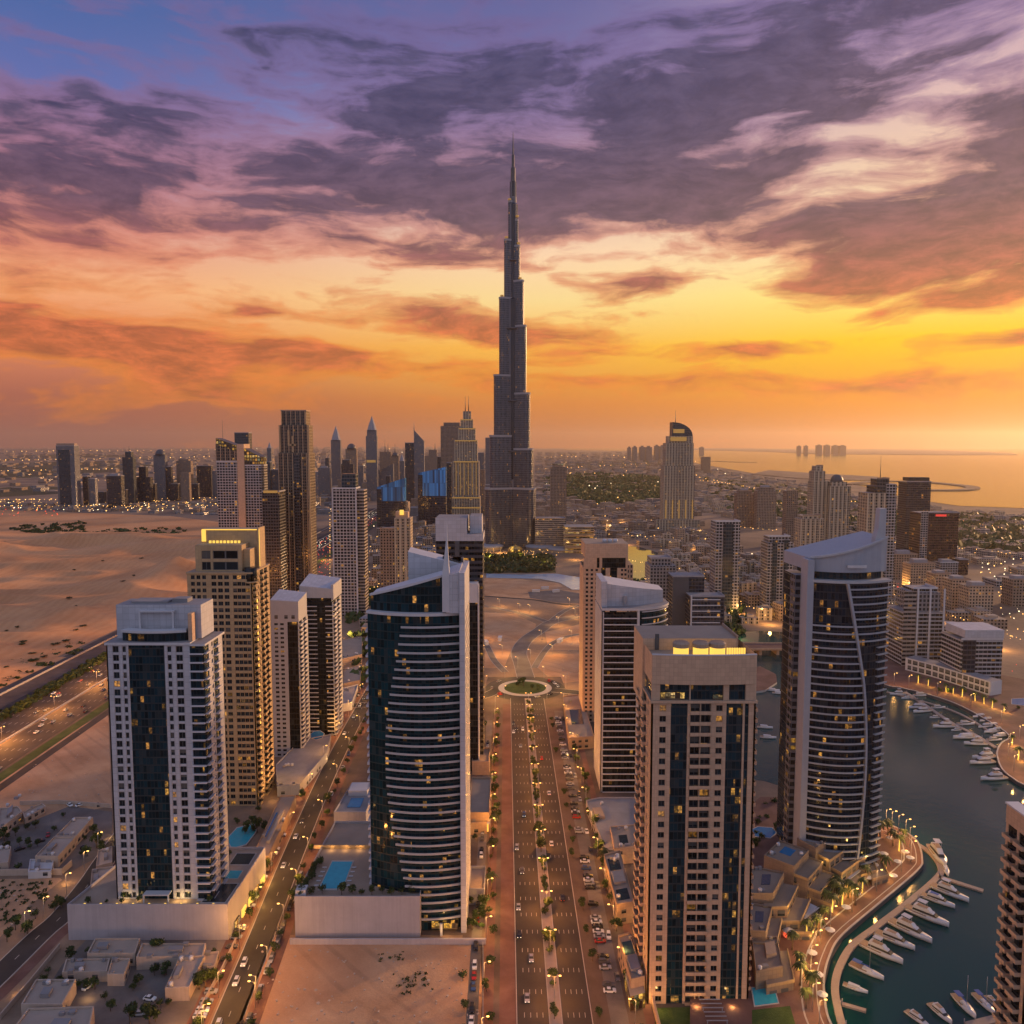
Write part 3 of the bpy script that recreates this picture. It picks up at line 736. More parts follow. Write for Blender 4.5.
road('road', [(548,622),(530,616),(510,611),(485,606),(450,603)], 7, .062, M['greypave'], dashes=False)  # grey paving here too: paler than asphalt, lamplight put into the colour
road('road', [(553,690),(590,694),(640,700)], 10, .062, dashes=False)
road('road', [(498,690),(480,697),(440,702),(390,704),(340,706)], 10, .062, dashes=False)
road('road', [(534,668),(545,651),(556,641),(575,635),(605,632)], 5.5, .064, M['greypave'], dashes=False)
road('road', [(552,620),(566,610),(585,604),(606,600)], 6, .061, M['greypave'], dashes=False)
road('road', [(505,672),(494,660),(486,645),(476,636)], 5.5, .064, M['greypave'], dashes=False)
road('road', [(484,596),(510,598),(535,600),(560,604),(590,606)], 6, .05, dashes=False, edge=False)
for q in ([(478,612),(515,614),(536,624),(534,634),(512,648),(504,668),(478,668)], [(545,632),(590,622),(590,650),(548,650)], [(540,655),(590,653),(590,680),(556,684),(538,668)],
          [(478,575),(560,583),(600,588),(600,603),(540,600),(478,596)], [(245,1040),(250,1015),(266,950),(275,938),(480,938),(484,1040)],
          [(-20,832),(-20,790),(40,748),(108,712),(112,806)], [(-40,960),(-10,948),(30,905),(62,880),(60,878),(-40,880)]):
    sheet('building_lot', gp(q), .035, M['lot'])
sheet('lot_pavement', gp([(528,592),(560,590),(600,597),(600,604),(560,603),(530,598)]), .05, M['greypave'])
raised('water_channel', gp([(486,574),(520,575),(556,574),(575,577),(600,580),(600,590),(572,590),(560,583),(540,579),(486,578)]), 0, .6, [M['kerb'], plain('channel_water', (.34,.46,.62), .15, .15, .05, bump=.1)])
sheet('park', gp([(478,556),(552,554),(556,573),(478,573)]), .05, M['scrub'])

# motorway
hp = [Vector((HW0+hd*k).xy) for k in (-420, -150, 0, 150, 400, 800, 1300, 1900)]
ribbon('motorway_verge', hp, -46, 72, .03, M['paving'])
for o0, o1, m_ in ((33, 42, 'asphalt'), (2, 28, 'asphalt'), (-26, -2, 'asphalt'), (-43, -37, 'asphalt')):
    ribbon('motorway', hp, o0, o1, .07, M[m_])
ribbon('lawn', hp, -35.5, -28, .09, M['lawn'])
b = MB()
for k in range(-330, 1500, 16):
    q = HW0+hd*k
    for o in (24, 20, 16, 12, 8, 4.5, -6, -10, -14, -18, -22):
        dash(q.x+hn.x*o, q.y+hn.y*o, 4, .12, .10, math.atan2(hd.y, hd.x)-math.pi/2)
tag(b.build('lane_marking', M['paint']), kind='structure')
ribbon('barrier', hp, -.4, .4, .0, None, 1.1, [M['kerb'], M['kerb']])
ribbon('barrier', hp, 29.6, 30.2, .0, None, 1.0, [M['kerb'], M['kerb']])
ribbon('barrier', hp, 60.0, 60.4, .0, None, 1.6, [M['grey'], M['grey']])

# haze over the whole place, sky outside it
hz, t, b_ = newmat('haze'); t.n.clear()
pv = t.new('ShaderNodeVolumePrincipled'); pv.inputs['Color'].default_value = (.95, .80, .67, 1); pv.inputs['Density'].default_value = 2.2e-5; pv.inputs['Anisotropy'].default_value = .6
t.l.new(pv.outputs[0], t.new('ShaderNodeOutputMaterial').inputs['Volume'])
HAZE = (lambda: (lambda q: tag((q.box(-46000, 46000, -4000, 46000, -3.0, 900.0), q.build('haze', hz))[1], kind='stuff'))(MB()))()

# ================================================================== near towers
def podium(name, label, poly, z1, mats, cat='podium', rail=True):
    r = thing(name, label, cat, (poly[0][0], poly[0][1], 0))
    m = MB(); m.prism(poly, 0, z1, 0, 1); m.build('wall', mats, r)
    if rail:
        n = len(poly); m = MB(); c = Vector((sum(p[0] for p in poly)/n, sum(p[1] for p in poly)/n))
        inn = [Vector(p)+(c-Vector(p)).normalized()*.5 for p in poly]
        for k in range(n):
            j = (k+1) % n; m.prism(ccw([poly[k], poly[j], (inn[j].x, inn[j].y), (inn[k].x, inn[k].y)]), z1+.001, z1+1.1, 0, 0)
        m.build('parapet', mats[0], r)
    return r
def pool(label, poly, z, mat='pool', group=None):
    r = thing('swimming_pool', label, 'swimming pool', (poly[0][0], poly[0][1], z), 0, group)
    c = Vector((sum(p[0] for p in poly)/len(poly), sum(p[1] for p in poly)/len(poly)))
    m = MB(); m.prism([tuple(c+(Vector(p)-c)*1.10) for p in poly], z, z+.18, 0, 0); m.build('surround', M['kerb'], r)
    m = MB(); m.prism(poly, z+.02, z+.22, 0, 0); m.build('water', M[mat], r)
    return r
def uplight(x, y, z, e, col=(1, .55, .18), rad=.4):
    l = bpy.data.lights.new('lamp_light', 'POINT'); l.energy = e; l.color = col; l.shadow_soft_size = rad
    o = bpy.data.objects.new('lamp_light', l); COL.objects.link(o); o.location = (x, y, z); return o
def scalepx(a, b, wid): return lambda p: wid*p/(b-a)

# ---- white tower on the left with the dark glass centre
Yp = GY(940); zp = Zat(Yp, 907)
pl_, pr_ = Xat(Yp, 68, 6), Xat(Yp, 228, 6)
pod = podium('podium', 'pale windowless podium under the lilac white tower, pools on its deck', [(pl_, Yp), (pr_, Yp), (pr_+1, Yp+44), (pr_-22, Yp+44), (pr_-24, Yp+42), (pl_+6, Yp+42)], zp, [M['podium'], M['roof_tan']])
claim(pl_, pr_, Yp, Yp+46); GPOD = (pl_, pr_, Yp, zp)
for i in range(5):
    m = MB(); y_ = Yp+6+i*7.6; m.box(pr_+.3+i*.17, pr_+.9+i*.17, y_, y_+4.6, .6, 3.6); m.build('lit_shop_front', M['gold'] if i % 3 else M['goldsoft'], pod)
    if i % 2 == 0: uplight(pr_+4, y_+2, 3, 1500, (1, .52, .12))
for i in range(9):
    m = MB(); x_ = pl_+6+i*6.2; m.obox((x_, Yp+1.4), 0, .35, .25, zp+.3, zp+.62); m.build('deck_lamp', M['gold'], pod)
Y0 = G(512, 899, zp).y; x0, x1 = Xat(Y0, 112, 60), Xat(Y0, 208, 60); D = 20
T = Tower('white_tower', 'lilac white residential tower with a dark glass strip down its front, on a pale podium', 'tower', ((x0+x1)/2, Y0, zp))
q = scalepx(110, 207.5, x1-x0); zt = Zat(Y0, 645); nf = 30; fh = (zt-zp)/nf
T.facade((x0, Y0), (1, 0), [('w', q(5.5)), ('v', q(7.5), q(6), fh*.72, 1), ('w', q(2.5)), ('v', q(4.5), q(3.4), fh*.66, 1), ('w', q(2)), ('c', q(36)), ('w', q(2.5)), ('v', q(5), q(3.8), fh*.66, 1), ('w', q(3.5)), ('v', q(8), q(6.6), fh*.72, 1), ('w', q(6.5)), ('b', q(14), 1.3, 'thin')], zp, nf, fh)
T.facade((x1, Y0), (0, 1), [('b', 5, 1.2, 'thin'), ('w', 2), ('v', 3, 1.6, fh*.5, 1), ('b', 5, 1.3, 'thin'), ('w', D-15)], zp, nf, fh)
T.facade((x0, Y0+D), (0, -1), [('w', 3), ('b', 5, 1.2, 'out'), ('w', 3), ('b', 5, 1.2, 'out'), ('w', D-16)], zp, nf, fh)
T.slab((x0, Y0), (1, 0), (0, -1), 0, x1-x0, zp, zt, -D, -D+.5)
r = T.finish(M['lilac'], M['curtain'], M['lilac_rail'], M['panelit'])
zc = Zat(Y0+4, 606)
m = MB(); m.box(x0-.4, x1-q(13), Y0-.5, Y0+D-.3, zt+.002, zt+1.0, 0, 1); m.box(x1-q(13)+.002, x1+.9, Y0-1.0, Y0+D-.3, zt-.2, zt+.6, 0, 1); m.build('cornice', [M['white'], M['roof_grey']], r)
m = MB(); xa, xb = x0+q(13), x1-q(20)
cv = arc_path((xa, Y0+3), (xb, Y0+3), 2.2, 10); m.prism([tuple(p) for p in cv]+[(xb, Y0+6), (xa, Y0+6)], zt+1.01, zt+4.4, 0, 1); m.build('penthouse_glass', [M['curtain'], M['roof_grey']], r)
m = MB(); curved_slab(cv, .9, 3.2, zt+4.41, zt+5.3, m); m.build('penthouse_roof', M['white'], r)
m = MB(); m.box(x0+1.2, x1-q(8), Y0+6.3, Y0+D-1, zt+1.01, zc, 0, 1); m.build('crown', [M['lilac'], M['roof_grey']], r)
m = MB(); xa, xb = x0+q(28), x1-q(34)
m.box(xa, xb, Y0+4.5, Y0+6.28, zc-2.6, zc-2.0)
for x_ in (xa, xb-.7): m.box(x_, x_+.7, Y0+4.5, Y0+5.2, zt+5.32, zc-2.602)
m.build('roof_pergola', M['white'], r)
m = MB(); m.box(x1-q(17), x1-q(13), Y0+2, Y0+5.5, zt+1.01, zc-2.5); m.build('roof_fin', M['tan_stone'], r)
m = MB(); m.box(x0+6, x0+20, Y0+9, Y0+D-3, zc+.01, zc+.8); m.box(x0+21, x0+27, Y0+11, Y0+D-4, zc+.01, zc+1.5); m.build('roof_plant', M['roof_grey'], r)
m = MB(); m.box((x0+x1)/2-7, (x0+x1)/2+3, Y0-3, Y0-.02, zp+3, zp+3.5); m.box((x0+x1)/2-7, (x0+x1)/2-6.5, Y0-3, Y0-2.5, zp+.01, zp+2.99); m.box((x0+x1)/2+2.5, (x0+x1)/2+3, Y0-3, Y0-2.5, zp+.01, zp+2.99); m.build('entrance_canopy', M['white'], r)
for x_ in (x0+4, x0+9, x1-q(34), x1-q(26)): uplight(x_, Y0-1.5, zp+1.5, 260, (1, .62, .2))
claim(x0, x1, Y0, Y0+D)
pool('dark rectangular pool at the front corner of the pale podium deck', [(pr_-11, Yp+3), (pr_-2, Yp+3), (pr_-1.5, Yp+16), (pr_-10, Yp+16)], zp, 'pooldark')
pool('small turquoise pool behind the dark pool on the podium deck', [(pr_-9, Yp+20), (pr_-3, Yp+20), (pr_-3, Yp+26), (pr_-9, Yp+26)], zp, 'pool')
pool('grey shaded pool farther back on the podium side wing', [(pr_-10, Yp+31), (pr_-2, Yp+31), (pr_-2, Yp+40), (pr_-10, Yp+40)], zp, 'pooldark')

# ---- ochre stone tower behind it
Y0 = GY(806); x0, x1 = Xat(Y0, 191, 60), Xat(Y0, 255, 60); D = 30
T = Tower('stone_tower', 'ochre stone tower with gold lit crown and gridded windows, behind the lilac white tower', 'tower', ((x0+x1)/2, Y0, 0))
zt = Zat(Y0, 574); nf = 36; fh = zt/nf; wd = x1-x0
T.facade((x0, Y0), (1, 0), [('w', 1.0), ('v', wd*.29, wd*.06, fh*.6, 3), ('w', wd*.03), ('v', wd*.32, wd*.075, fh*.62, 3), ('w', wd*.03), ('v', wd*.33-2.0, wd*.06, fh*.6, 4), ('w', 1.0)], 0, nf, fh)
T.facade((x1, Y0), (0, 1), [('w', 1), ('b', 5.5, 1.3, 'out'), ('w', 1.5), ('v', 4, 1.6, fh*.5, 1), ('w', 1), ('b', 5.5, 1.3, 'out'), ('w', 1.5), ('b', 5.5, 1.3, 'out'), ('w', D-25.5)], 0, nf, fh)
T.slab((x0, Y0), (1, 0), (0, -1), 0, wd, 0, zt, -D, -D+.5); T.slab((x0, Y0), (1, 0), (0, -1), 0, .5, 0, zt, -D+.51, -.51)
r = T.finish(M['gold_stone'], M['curtain_dark'], M['gold_stone'], M['pane'])
za, zb = Zat(Y0+3, 545), Zat(Y0+6, 531)
m = MB(); m.box(x0-.3, x1+.3, Y0-.4, Y0+D+.2, zt+.002, zt+.9, 0, 1); m.build('cornice', [M['gold_stone'], M['roof_tan']], r)
xa, xb = x0+wd*.11, x0+wd*.83
U = Tower('x', None, None, r.location); bpy.data.objects.remove(U.root); U.root = r
h2 = (za-zt-3)/2
U.facade((xa, Y0+2.5), (1, 0), [('w', (xb-xa)*.13), ('v', (xb-xa)*.2, (xb-xa)*.19, h2*.72, 1), ('w', (xb-xa)*.04), ('v', (xb-xa)*.55, (xb-xa)*.54, h2*.72, 1), ('w', (xb-xa)*.08)], zt+.91, 2, h2)
U.slab((xa, Y0+2.5), (1, 0), (0, -1), 0, xb-xa, zt+.91+2*h2, za, -12, 0)
U.slab((xa, Y0+2.5), (1, 0), (0, -1), 0, xb-xa, zt+.91, zt+.91+2*h2-.01, -12, -.52)
U.finish(M['gold_stone'], M['curtain_dark'], panemat=M['pane'], wallname='upper_wall')
m = MB(); m.box(xa-1, x1-1.2, Y0+14.6, Y0+24, zt+.91, zb, 0, 1); m.build('crown', [M['gold_stone'], M['roof_tan']], r)
m = MB(); m.box(xb+.1, xb+3.4, Y0+5, Y0+14.5, zt+.91, za-2.5, 0, 1); m.build('shoulder', [M['gold_stone'], M['roof_tan']], r)
m = MB(); m.box(x1-1.1, x1-.3, Y0+14, Y0+24.4, zt+.91, zb+.8); m.build('side_fin', M['gold_stone'], r)
m = MB(); m.box(xa-.9, x1-1.4, Y0+14.2, Y0+14.55, zb-.4, zb+.1); m.build('crown_light', M['gold'], r)
m = MB(); m.box(xa-1.0, xa+1.2, Y0+14.1, Y0+14.5, zb-6.5, zb-.45); m.build('crown_light', M['gold'], r)
m = MB(); m.box(x1-.28, x1-.1, Y0+14, Y0+14.5, zt+2, zb); m.build('crown_light', M['gold'], r)
for i in range(9):
    m = MB(); xx = xa+4+i*1.9; m.box(xx, xx+1.1, Y0+11.0, Y0+11.8, za+.01, za+1.3); m.build('crown_lantern', M['gold'], r)
m = MB(); m.lathe((x1-1.5, Y0+3, zt-4), [(3.2, 0), (3.2, 7)], 16, 0); m.build('corner_bay', M['curtain_dark'], r)
m = MB(); m.lathe((x1-1.5, Y0+3, zt-4.9), [(3.5, 0), (3.5, .88)], 16, 0); m.build('corner_bay_sill', M['gold_stone'], r)
for k in range(7):
    m = MB(); zz = 12+k*15; m.box(x1+.05, x1+.35, Y0+7.0, Y0+7.4, zz, zz+9); m.build('facade_light', M['amber'], r)
for k in range(3): uplight(x1+3.5, Y0+8+k*9, 6+k*3, 450, (1, .55, .15))
claim(x0, x1+3, Y0, Y0+D)

# ---- pair of white and black towers behind the pool terrace
def pair(name, label, pa, pb, ybase, ytop, D, front, wall, curt, rail, side=True, nf=30):
    Y0 = GY(ybase); x0, x1 = Xat(Y0, pa, 45), Xat(Y0, pb, 45); zt = Zat(Y0, ytop); fh = zt/nf; wd = x1-x0
    T = Tower(name, label, 'tower', ((x0+x1)/2, Y0, 0))
    T.facade((x0, Y0), (1, 0), [tuple([t[0], t[1]*wd]+[(v*wd if i == 0 and t[0] == 'v' else (v*fh if i == 1 and t[0] == 'v' else v)) for i, v in enumerate(t[2:])]) for t in front], 0, nf, fh)
    if side:
        T.facade((x1, Y0), (0, 1), [('w', .8), ('b', D*.3, 1.1, 'out'), ('w', D*.12), ('b', D*.3, 1.1, 'out'), ('w', D*.28-.8)], 0, nf, fh)
    T.slab((x0, Y0), (1, 0), (0, -1), 0, wd, 0, zt, -D, -D+.5); T.slab((x0, Y0), (1, 0), (0, -1), 0, .5, 0, zt, -D+.51, -.51)
    r = T.finish(M[wall], M[curt], M[rail], M['pane'])
    claim(x0, x1, Y0, Y0+D)
    return r, x0, x1, Y0, zt, wd
r, x0, x1, Y0, zt, wd = pair('white_tower', 'narrow white tower with small square windows and dark glass corner, beside the black tower', 272, 300, 757, 622, 22, [('w', .05), ('v', .5, .13, .5, 2), ('w', .05), ('c', .4)], 'mid_rail', 'curtain_dark', 'white')
m = MB(); z2 = Zat(Y0, 600); m.prism([(x0, Y0), (x1, Y0), (x1, Y0+20), (x0, Y0+20)], zt+.01, z2, 0, 1, z1s=[z2, z2-1, z2+1, z2+3]); m.build('crown', [M['mid_rail'], M['lilac']], r)
for i, xx in enumerate((.15, .5, .75)):
    m = MB(); m.box(x0+wd*xx, x0+wd*xx+2, Y0-.06, Y0-.01, zt+2, zt+4.2); m.build('window', M['pane'], r)
r, x0, x1, Y0, zt, wd = pair('black_tower', 'black glass tower with stacked white balconies and a sloping white roof', 301, 334, 735, 602, 26, [('b', .16, 1.2, 'thin'), ('w', .03), ('b', .33, 1.0, 'thin'), ('c', .26), ('b', .22, 1.0, 'thin')], 'mid_rail', 'curtain_dark', 'white', nf=31)
m = MB(); z2 = Zat(Y0, 586); m.prism([(x0, Y0+.5), (x1, Y0+.5), (x1, Y0+26), (x0, Y0+26)], zt+2.5, z2, 0, 1, z1s=[z2, z2-2, z2+1, z2+4]); m.build('roof', [M['mid_rail'], M['lilac']], r)
m = MB(); m.box(x0+1, x1-1, Y0+1.5, Y0+25, zt+.01, zt+2.49, 0, 0); m.build('attic_glass', M['curtain_dark'], r)
m = MB(); m.box(x1-1.2, x1+.3, Y0+1, Y0+26, zt+1, z2+.6); m.build('side_fin', M['mid_rail'], r)
m = MB(); m.box(x0-.3, x0+1.0, Y0-.3, Y0+9, zt+1, z2-3); m.build('side_fin', M['mid_rail'], r)

# ---- curved glass tower with the white spire
Yp = GY(937); zp = Zat(Yp, 899); pl_, pr_ = Xat(Yp, 295, 6), Xat(Yp, 420, 6)
podium('podium', 'grey windowless podium with a roof garden and pool, under the curved glass tower', [(pl_, Yp), (pr_, Yp), (pr_, Yp+30), (pr_+2, Yp+62), (pl_+2, Yp+62)], zp, [M['podium'], M['roof_tan']])
claim(pl_, pr_+22, Yp-3, Yp+70)
Y0 = GY(929); x0, x1 = Xat(Y0, 368, 50), Xat(Y0, 460, 50)
r = thing('curved_glass_tower', 'teal glass tower with curved white balconies, a raked glass top and a white spire', 'tower', ((x0+x1)/2, Y0, 0))
path = arc_path((x0, Y0+5), (x1, Y0+1.5), 4.0, 24); D = 30
zs0, zs1 = Zat(Y0, 917), Zat(Y0, 627); nf = 35; fh = (zs1-zs0)/nf; zband = Zat(Y0, 614)
m = MB(); m.prism([tuple(p) for p in path]+[(x1, Y0+D), (x0, Y0+D)], 0, zband-.6, 0, 1); m.build('glass_wall', [M['curtain_teal'], M['roof_grey']], r)
SC = [(620,406),(640,403),(660,400),(680,396),(700,392),(720,389.5),(740,388),(760,387.5),(780,388),(800,389.5),(820,392),(840,396),(860,401),(880,405),(900,409),(930,412)]
def scurve(py, S_=SC):
    for (a, pa), (b_, pb) in zip(S_, S_[1:]):
        if py <= b_: return pa+(pb-pa)*max(0, py-a)/(b_-a)
    return S_[-1][1]
for k in range(nf+1):
    z = zs0+k*fh; py = PRJ(x1, Y0, z)[1]; t0 = (scurve(py)-368)/92
    m = MB(); curved_slab(sub_path(path, t0, 1), 1.3, .25, z-.15, z+.18, m, lip=.48)
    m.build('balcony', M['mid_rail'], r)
for k in range(nf):
    m = MB(); z = zs0+k*fh; m.box(x0-1.0, x0-.02, Y0+5.2, Y0+D-3, z, z+.9); m.build('side_balcony', M['lilac_rail'], r)
m = MB(); curved_slab(path, .9, 12, zband-.59, zband+.5, m); m.build('roof_band', M['white'], r)
zl, zr = Zat(Y0+3, 597), Zat(Y0+3, 576); xs = Xat(Y0, 446, 130); p2 = sub_path(offset(path, 1.5), 0.01, (446-368)/92)
m = MB(); f_ = [tuple(p) for p in p2]; poly = f_+[(f_[-1][0], Y0+20), (f_[0][0], Y0+20)]
m.prism(poly, zband+.51, 0, 0, 1, z1s=[zl+(zr-zl)*(p[0]-f_[0][0])/(f_[-1][0]-f_[0][0]) for p in poly]); m.build('raked_glass', [M['curtain_teal'], M['white']], r)
zz = lambda x: zl+(zr-zl)*(x-f_[0][0])/(f_[-1][0]-f_[0][0])
m = MB(); pth = [Vector((p[0], p[1])) for p in f_]; A_ = offset(pth, -.5); B_ = offset(pth, .6)
poly = [(p.x, p.y) for p in A_]+[(p.x, p.y) for p in reversed(B_)]
m.v = [(p[0], p[1], zz(p[0])+.02) for p in poly]+[(p[0], p[1], zz(p[0])+.9) for p in poly]; n_ = len(poly)
for k in range(n_): j = (k+1) % n_; m.f.append([k, j, n_+j, n_+k]); m.m.append(0); m.sm.append(False); m.uv.append([(0, 0)]*4)
m.f.append([n_+k for k in range(n_)]); m.m.append(0); m.sm.append(False); m.uv.append([(0, 0)]*n_); m.build('raked_parapet', M['white'], r)
m = MB(); m.prism([(xs+.05, Y0-1.2), (x1+.3, Y0-1.6), (x1+.3, Y0+19), (xs+.05, Y0+19)], zband+.52, 0, 0, 0, z1s=[zr+.5, zr+2.2, zr+3, zr+1]); m.build('corner_block', M['lilac'], r)
xw = Xat(Y0, 466, 60)
m = MB(); m.box(x1+.31, xw, Y0-2.6, Y0+D, 0, Zat(Y0, 572), 0, 0); m.build('white_fin', M['lilac'], r)
m = MB(); m.box(xw+.001, xw+.02, Y0-1, Y0+D-1, 3, zband, 0, 0); m.build('side_window_strip', facade('side_windows', (.45,.42,.42), bay=2.8, fl=3.1, wx=.55, wy=.55, lit=.2), r)
zb0, zb1 = Zat(Y0+26, 551), Zat(Y0+26, 565); xb0 = Xat(Y0+26, 409, 130); xb1 = Xat(Y0+26, 465, 130)
m = MB(); m.prism([(xb0, Y0+24), (xb1, Y0+24), (xb1, Y0+33), (xb0, Y0+33)], zband-8, 0, 0, 1, z1s=[zb0, zb1, zb1+.8, zb0+.8]); m.build('back_wall', [M['lilac'], M['white']], r)
m = MB()
for k in range(8):
    xx = xb0+14+k*(xb1-xb0-16)/8; m.box(xx, xx+2.2, Y0+26, Y0+30, zb0-3, zb0+(zb1-zb0)*(xx-xb0)/(xb1-xb0)+1.2-.1*k)
m.build('roof_plant', M['darkgrey'], r)
zq = Zat(Y0, 576); zt = Zat(Y0, 523)
m = MB(); xq = Xat(Y0, 447.5, 130)
m.ring([[(xq-wq, Y0-.6), (xq+wq, Y0-1.2), (xq+wq, Y0+1.2), (xq-wq, Y0+1.2)] and [(xq-wq*1.25, Y0-wq, z), (xq+wq*.6, Y0-wq, z), (xq+wq*.6, Y0+wq, z), (xq-wq*1.25, Y0+wq, z)] for wq, z in ((1.5, zband+1), (1.5, zq), (.85, zq+(zt-zq)*.35), (.3, zq+(zt-zq)*.7), (.06, zt))], 0, True, False); m.build('spire', M['white'], r)
m = MB(); xg = Xat(Y0, 432, 3); m.box(xg, x1-1, Y0-1.9, Y0+1.5, 1.2, 3.6); m.build('lit_lobby', M['goldsoft'], r)
m = MB(); xg = Xat(Y0, 441, 3); m.box(xg, xg+.9, Y0-4.6, Y0-3.7, 0, zs0-.16); m.build('entrance_column', M['lilac'], r)
uplight(x1-5, Y0-6, 3, 700); uplight(xw+6, Y0-3, 4, 1600, (1, .55, .14)); uplight(xw+9, Y0+12, 4, 1600, (1, .55, .14)); claim(x0-2, xw+3, Y0-4, Y0+D)
# pool garden on the podium
pa, pb = Xat(Yp+20, 327, zp), Xat(Yp+20, 349, zp)
ya, yb = G(512, 889, zp).y, G(512, 862, zp).y
pool('bright turquoise rectangular pool on the roof garden of the grey podium', [(pa, ya), (pb, ya), (pb, yb), (pa+.5, yb)], zp, 'pool')
for j, (xx, yy) in enumerate([(pa-1.6, ya+2+i*3.4) for i in range(5)]+[(pb+1.6, ya+2+i*3.4) for i in range(5)]):
    m = MB(); m.obox((xx, yy), 0, .9, .35, zp+.3, zp+.5); m.obox((xx, yy), 0, .12, .3, zp, zp+.299); tag(m.build('sun_lounger', M['white'], org=(xx, yy, zp)), 'white sun lounger on the deck beside the turquoise podium pool', 'sun lounger', 'sun loungers round the turquoise podium pool')
m = MB(); m.box(pa-8, pa-4, ya-5.5, ya-1.5, zp, zp+2.6); tag(m.build('pool_kiosk', M['white'], org=(pa-6, ya-3, zp)), 'small white flat-roofed kiosk on the podium corner near the pool', 'kiosk')
m = MB(); m.box(pa-10, pb+10, yb+11, yb+11.6, zp, zp+1.6); m.build('garden_wall', M['gold_stone'], org=(pa, yb+11, zp)); tag(bpy.data.objects['garden_wall'], 'low warm lit garden wall at the back of the podium pool terrace', 'wall')
for k in range(4): uplight(pa-8+k*6, yb+9.5, zp+1.6, 240)
# neighbouring low block
Yb = GY(838); xa, xb = Xat(Yb, 334, 8), Xat(Yb, 366, 8)
bl = podium('annex', 'plain grey low block with a white framed roof terrace, left of the curved glass tower', [(xa, Yb), (xb, Yb), (xb, Yb+34), (xa+2, Yb+34)], Zat(Yb, 814), [M['podium'], M['roof_grey']], 'building'); claim(xa, xb, Yb-20, Yb+34)
m = MB(); zz_ = Zat(Yb, 814); m.box(xa+5, xb-4, Yb+7, Yb+17, zz_+.02, zz_+.3); m.build('roof_pool', M['poolblue'], bl)
m = MB(); m.box(xa+3, xb-3, Yb+20, Yb+30, zz_+.02, zz_+2.8); m.build('roof_pavilion', M['white'], bl)

# ---- dark tower with the white cap behind it
Y0 = GY(766); x0, x1 = Xat(Y0, 437, 70), Xat(Y0, 483, 70); D = 24; wd = x1-x0
r = thing('dark_tower', 'dark glass tower with a plain white cap, behind the curved tower with the spire', 'tower', ((x0+x1)/2, Y0, 0))
zt = Zat(Y0, 541); m = MB(); m.box(x0, x1, Y0, Y0+D, 0, zt, 0, 1); m.build('glass_wall', [facade('dark_strip_glass', (.045,.045,.055), (.006,.008,.014), 1.7, 3.3, .95, .5, .09, .7), M['roof_grey']], r)
zc = Zat(Y0, 518); m = MB(); m.box(x0-.3, x0+wd*.66, Y0-.3, Y0+D, zt+.01, zc, 0, 1); m.box(x0+wd*.66+.01, x1+.3, Y0-.3, Y0+D, zt+.01, zt+4, 0, 1); m.box(x0+wd*.72, x1-.6, Y0+5, Y0+D-4, zt+4.01, zc+1, 0, 1); m.build('cap', [M['lilac'], M['roof_grey']], r)
m = MB(); m.box(x0+wd*.4, x0+wd*.5, Y0-.5, Y0-.02, 0, zt); m.build('pier', M['darkgrey'], r)
xa, xb = Xat(Y0-6, 467.5, 60), Xat(Y0-6, 478, 60); za = Zat(Y0-6, 602); zb = Zat(Y0-6, 583)
m = MB(); m.box(xa, xb, Y0-8, Y0-.52, 0, za, 0, 1); m.build('stair_tower_glass', [M['curtain_dark'], M['roof_grey']], r)
m = MB(); m.box(xa-.2, xb+.2, Y0-8.2, Y0-.52, za+.01, zb, 0, 1); m.build('stair_tower_cap', [M['white'], M['white']], r)
m = MB(); m.box(xb+.01, xb+.7, Y0-8.4, Y0-.52, 0, zb-1); m.build('stair_tower_fin', M['lilac'], r)
claim(x0, x1+2, Y0-9, Y0+D)
Yc = GY(900); 
for i, (a, b_, yy, h, lb) in enumerate(((469, 484, 905, 6, 'grey flat-roofed shop block on the boulevard side, right of the curved tower'), (468, 489, 832, 9, 'brown low annex with a lit end wall, right of the curved tower'), (472, 489, 775, 7, 'small tan block at the foot of the dark white-capped tower'))):
    Yq = GY(yy); xa, xb = Xat(Yq, a, 3), Xat(Yq, b_, 3); L = (18, 42, 22)[i]
    o_ = podium('annex', lb, [(xa, Yq), (xb, Yq), (xb, Yq+L), (xa, Yq+L)], h, [M['tan_dark'] if i else M['grey'], M['roof_tan']], 'building'); claim(xa, xb, Yq, Yq+L)
    if i == 1:
        m = MB(); m.box(xa+.6, xb-.3, Yq-1.2, Yq-.02, .8, 4.6); m.build('lit_shop_front', M['gold'], o_)
        m = MB(); m.box(xa+.3, xb+.3, Yq-1.6, Yq-.02, 4.7, 5.2); m.build('canopy', M['white'], o_)
        uplight(xb+3, Yq+6, 3.5, 1300); uplight(xb+3, Yq+20, 3.5, 900)

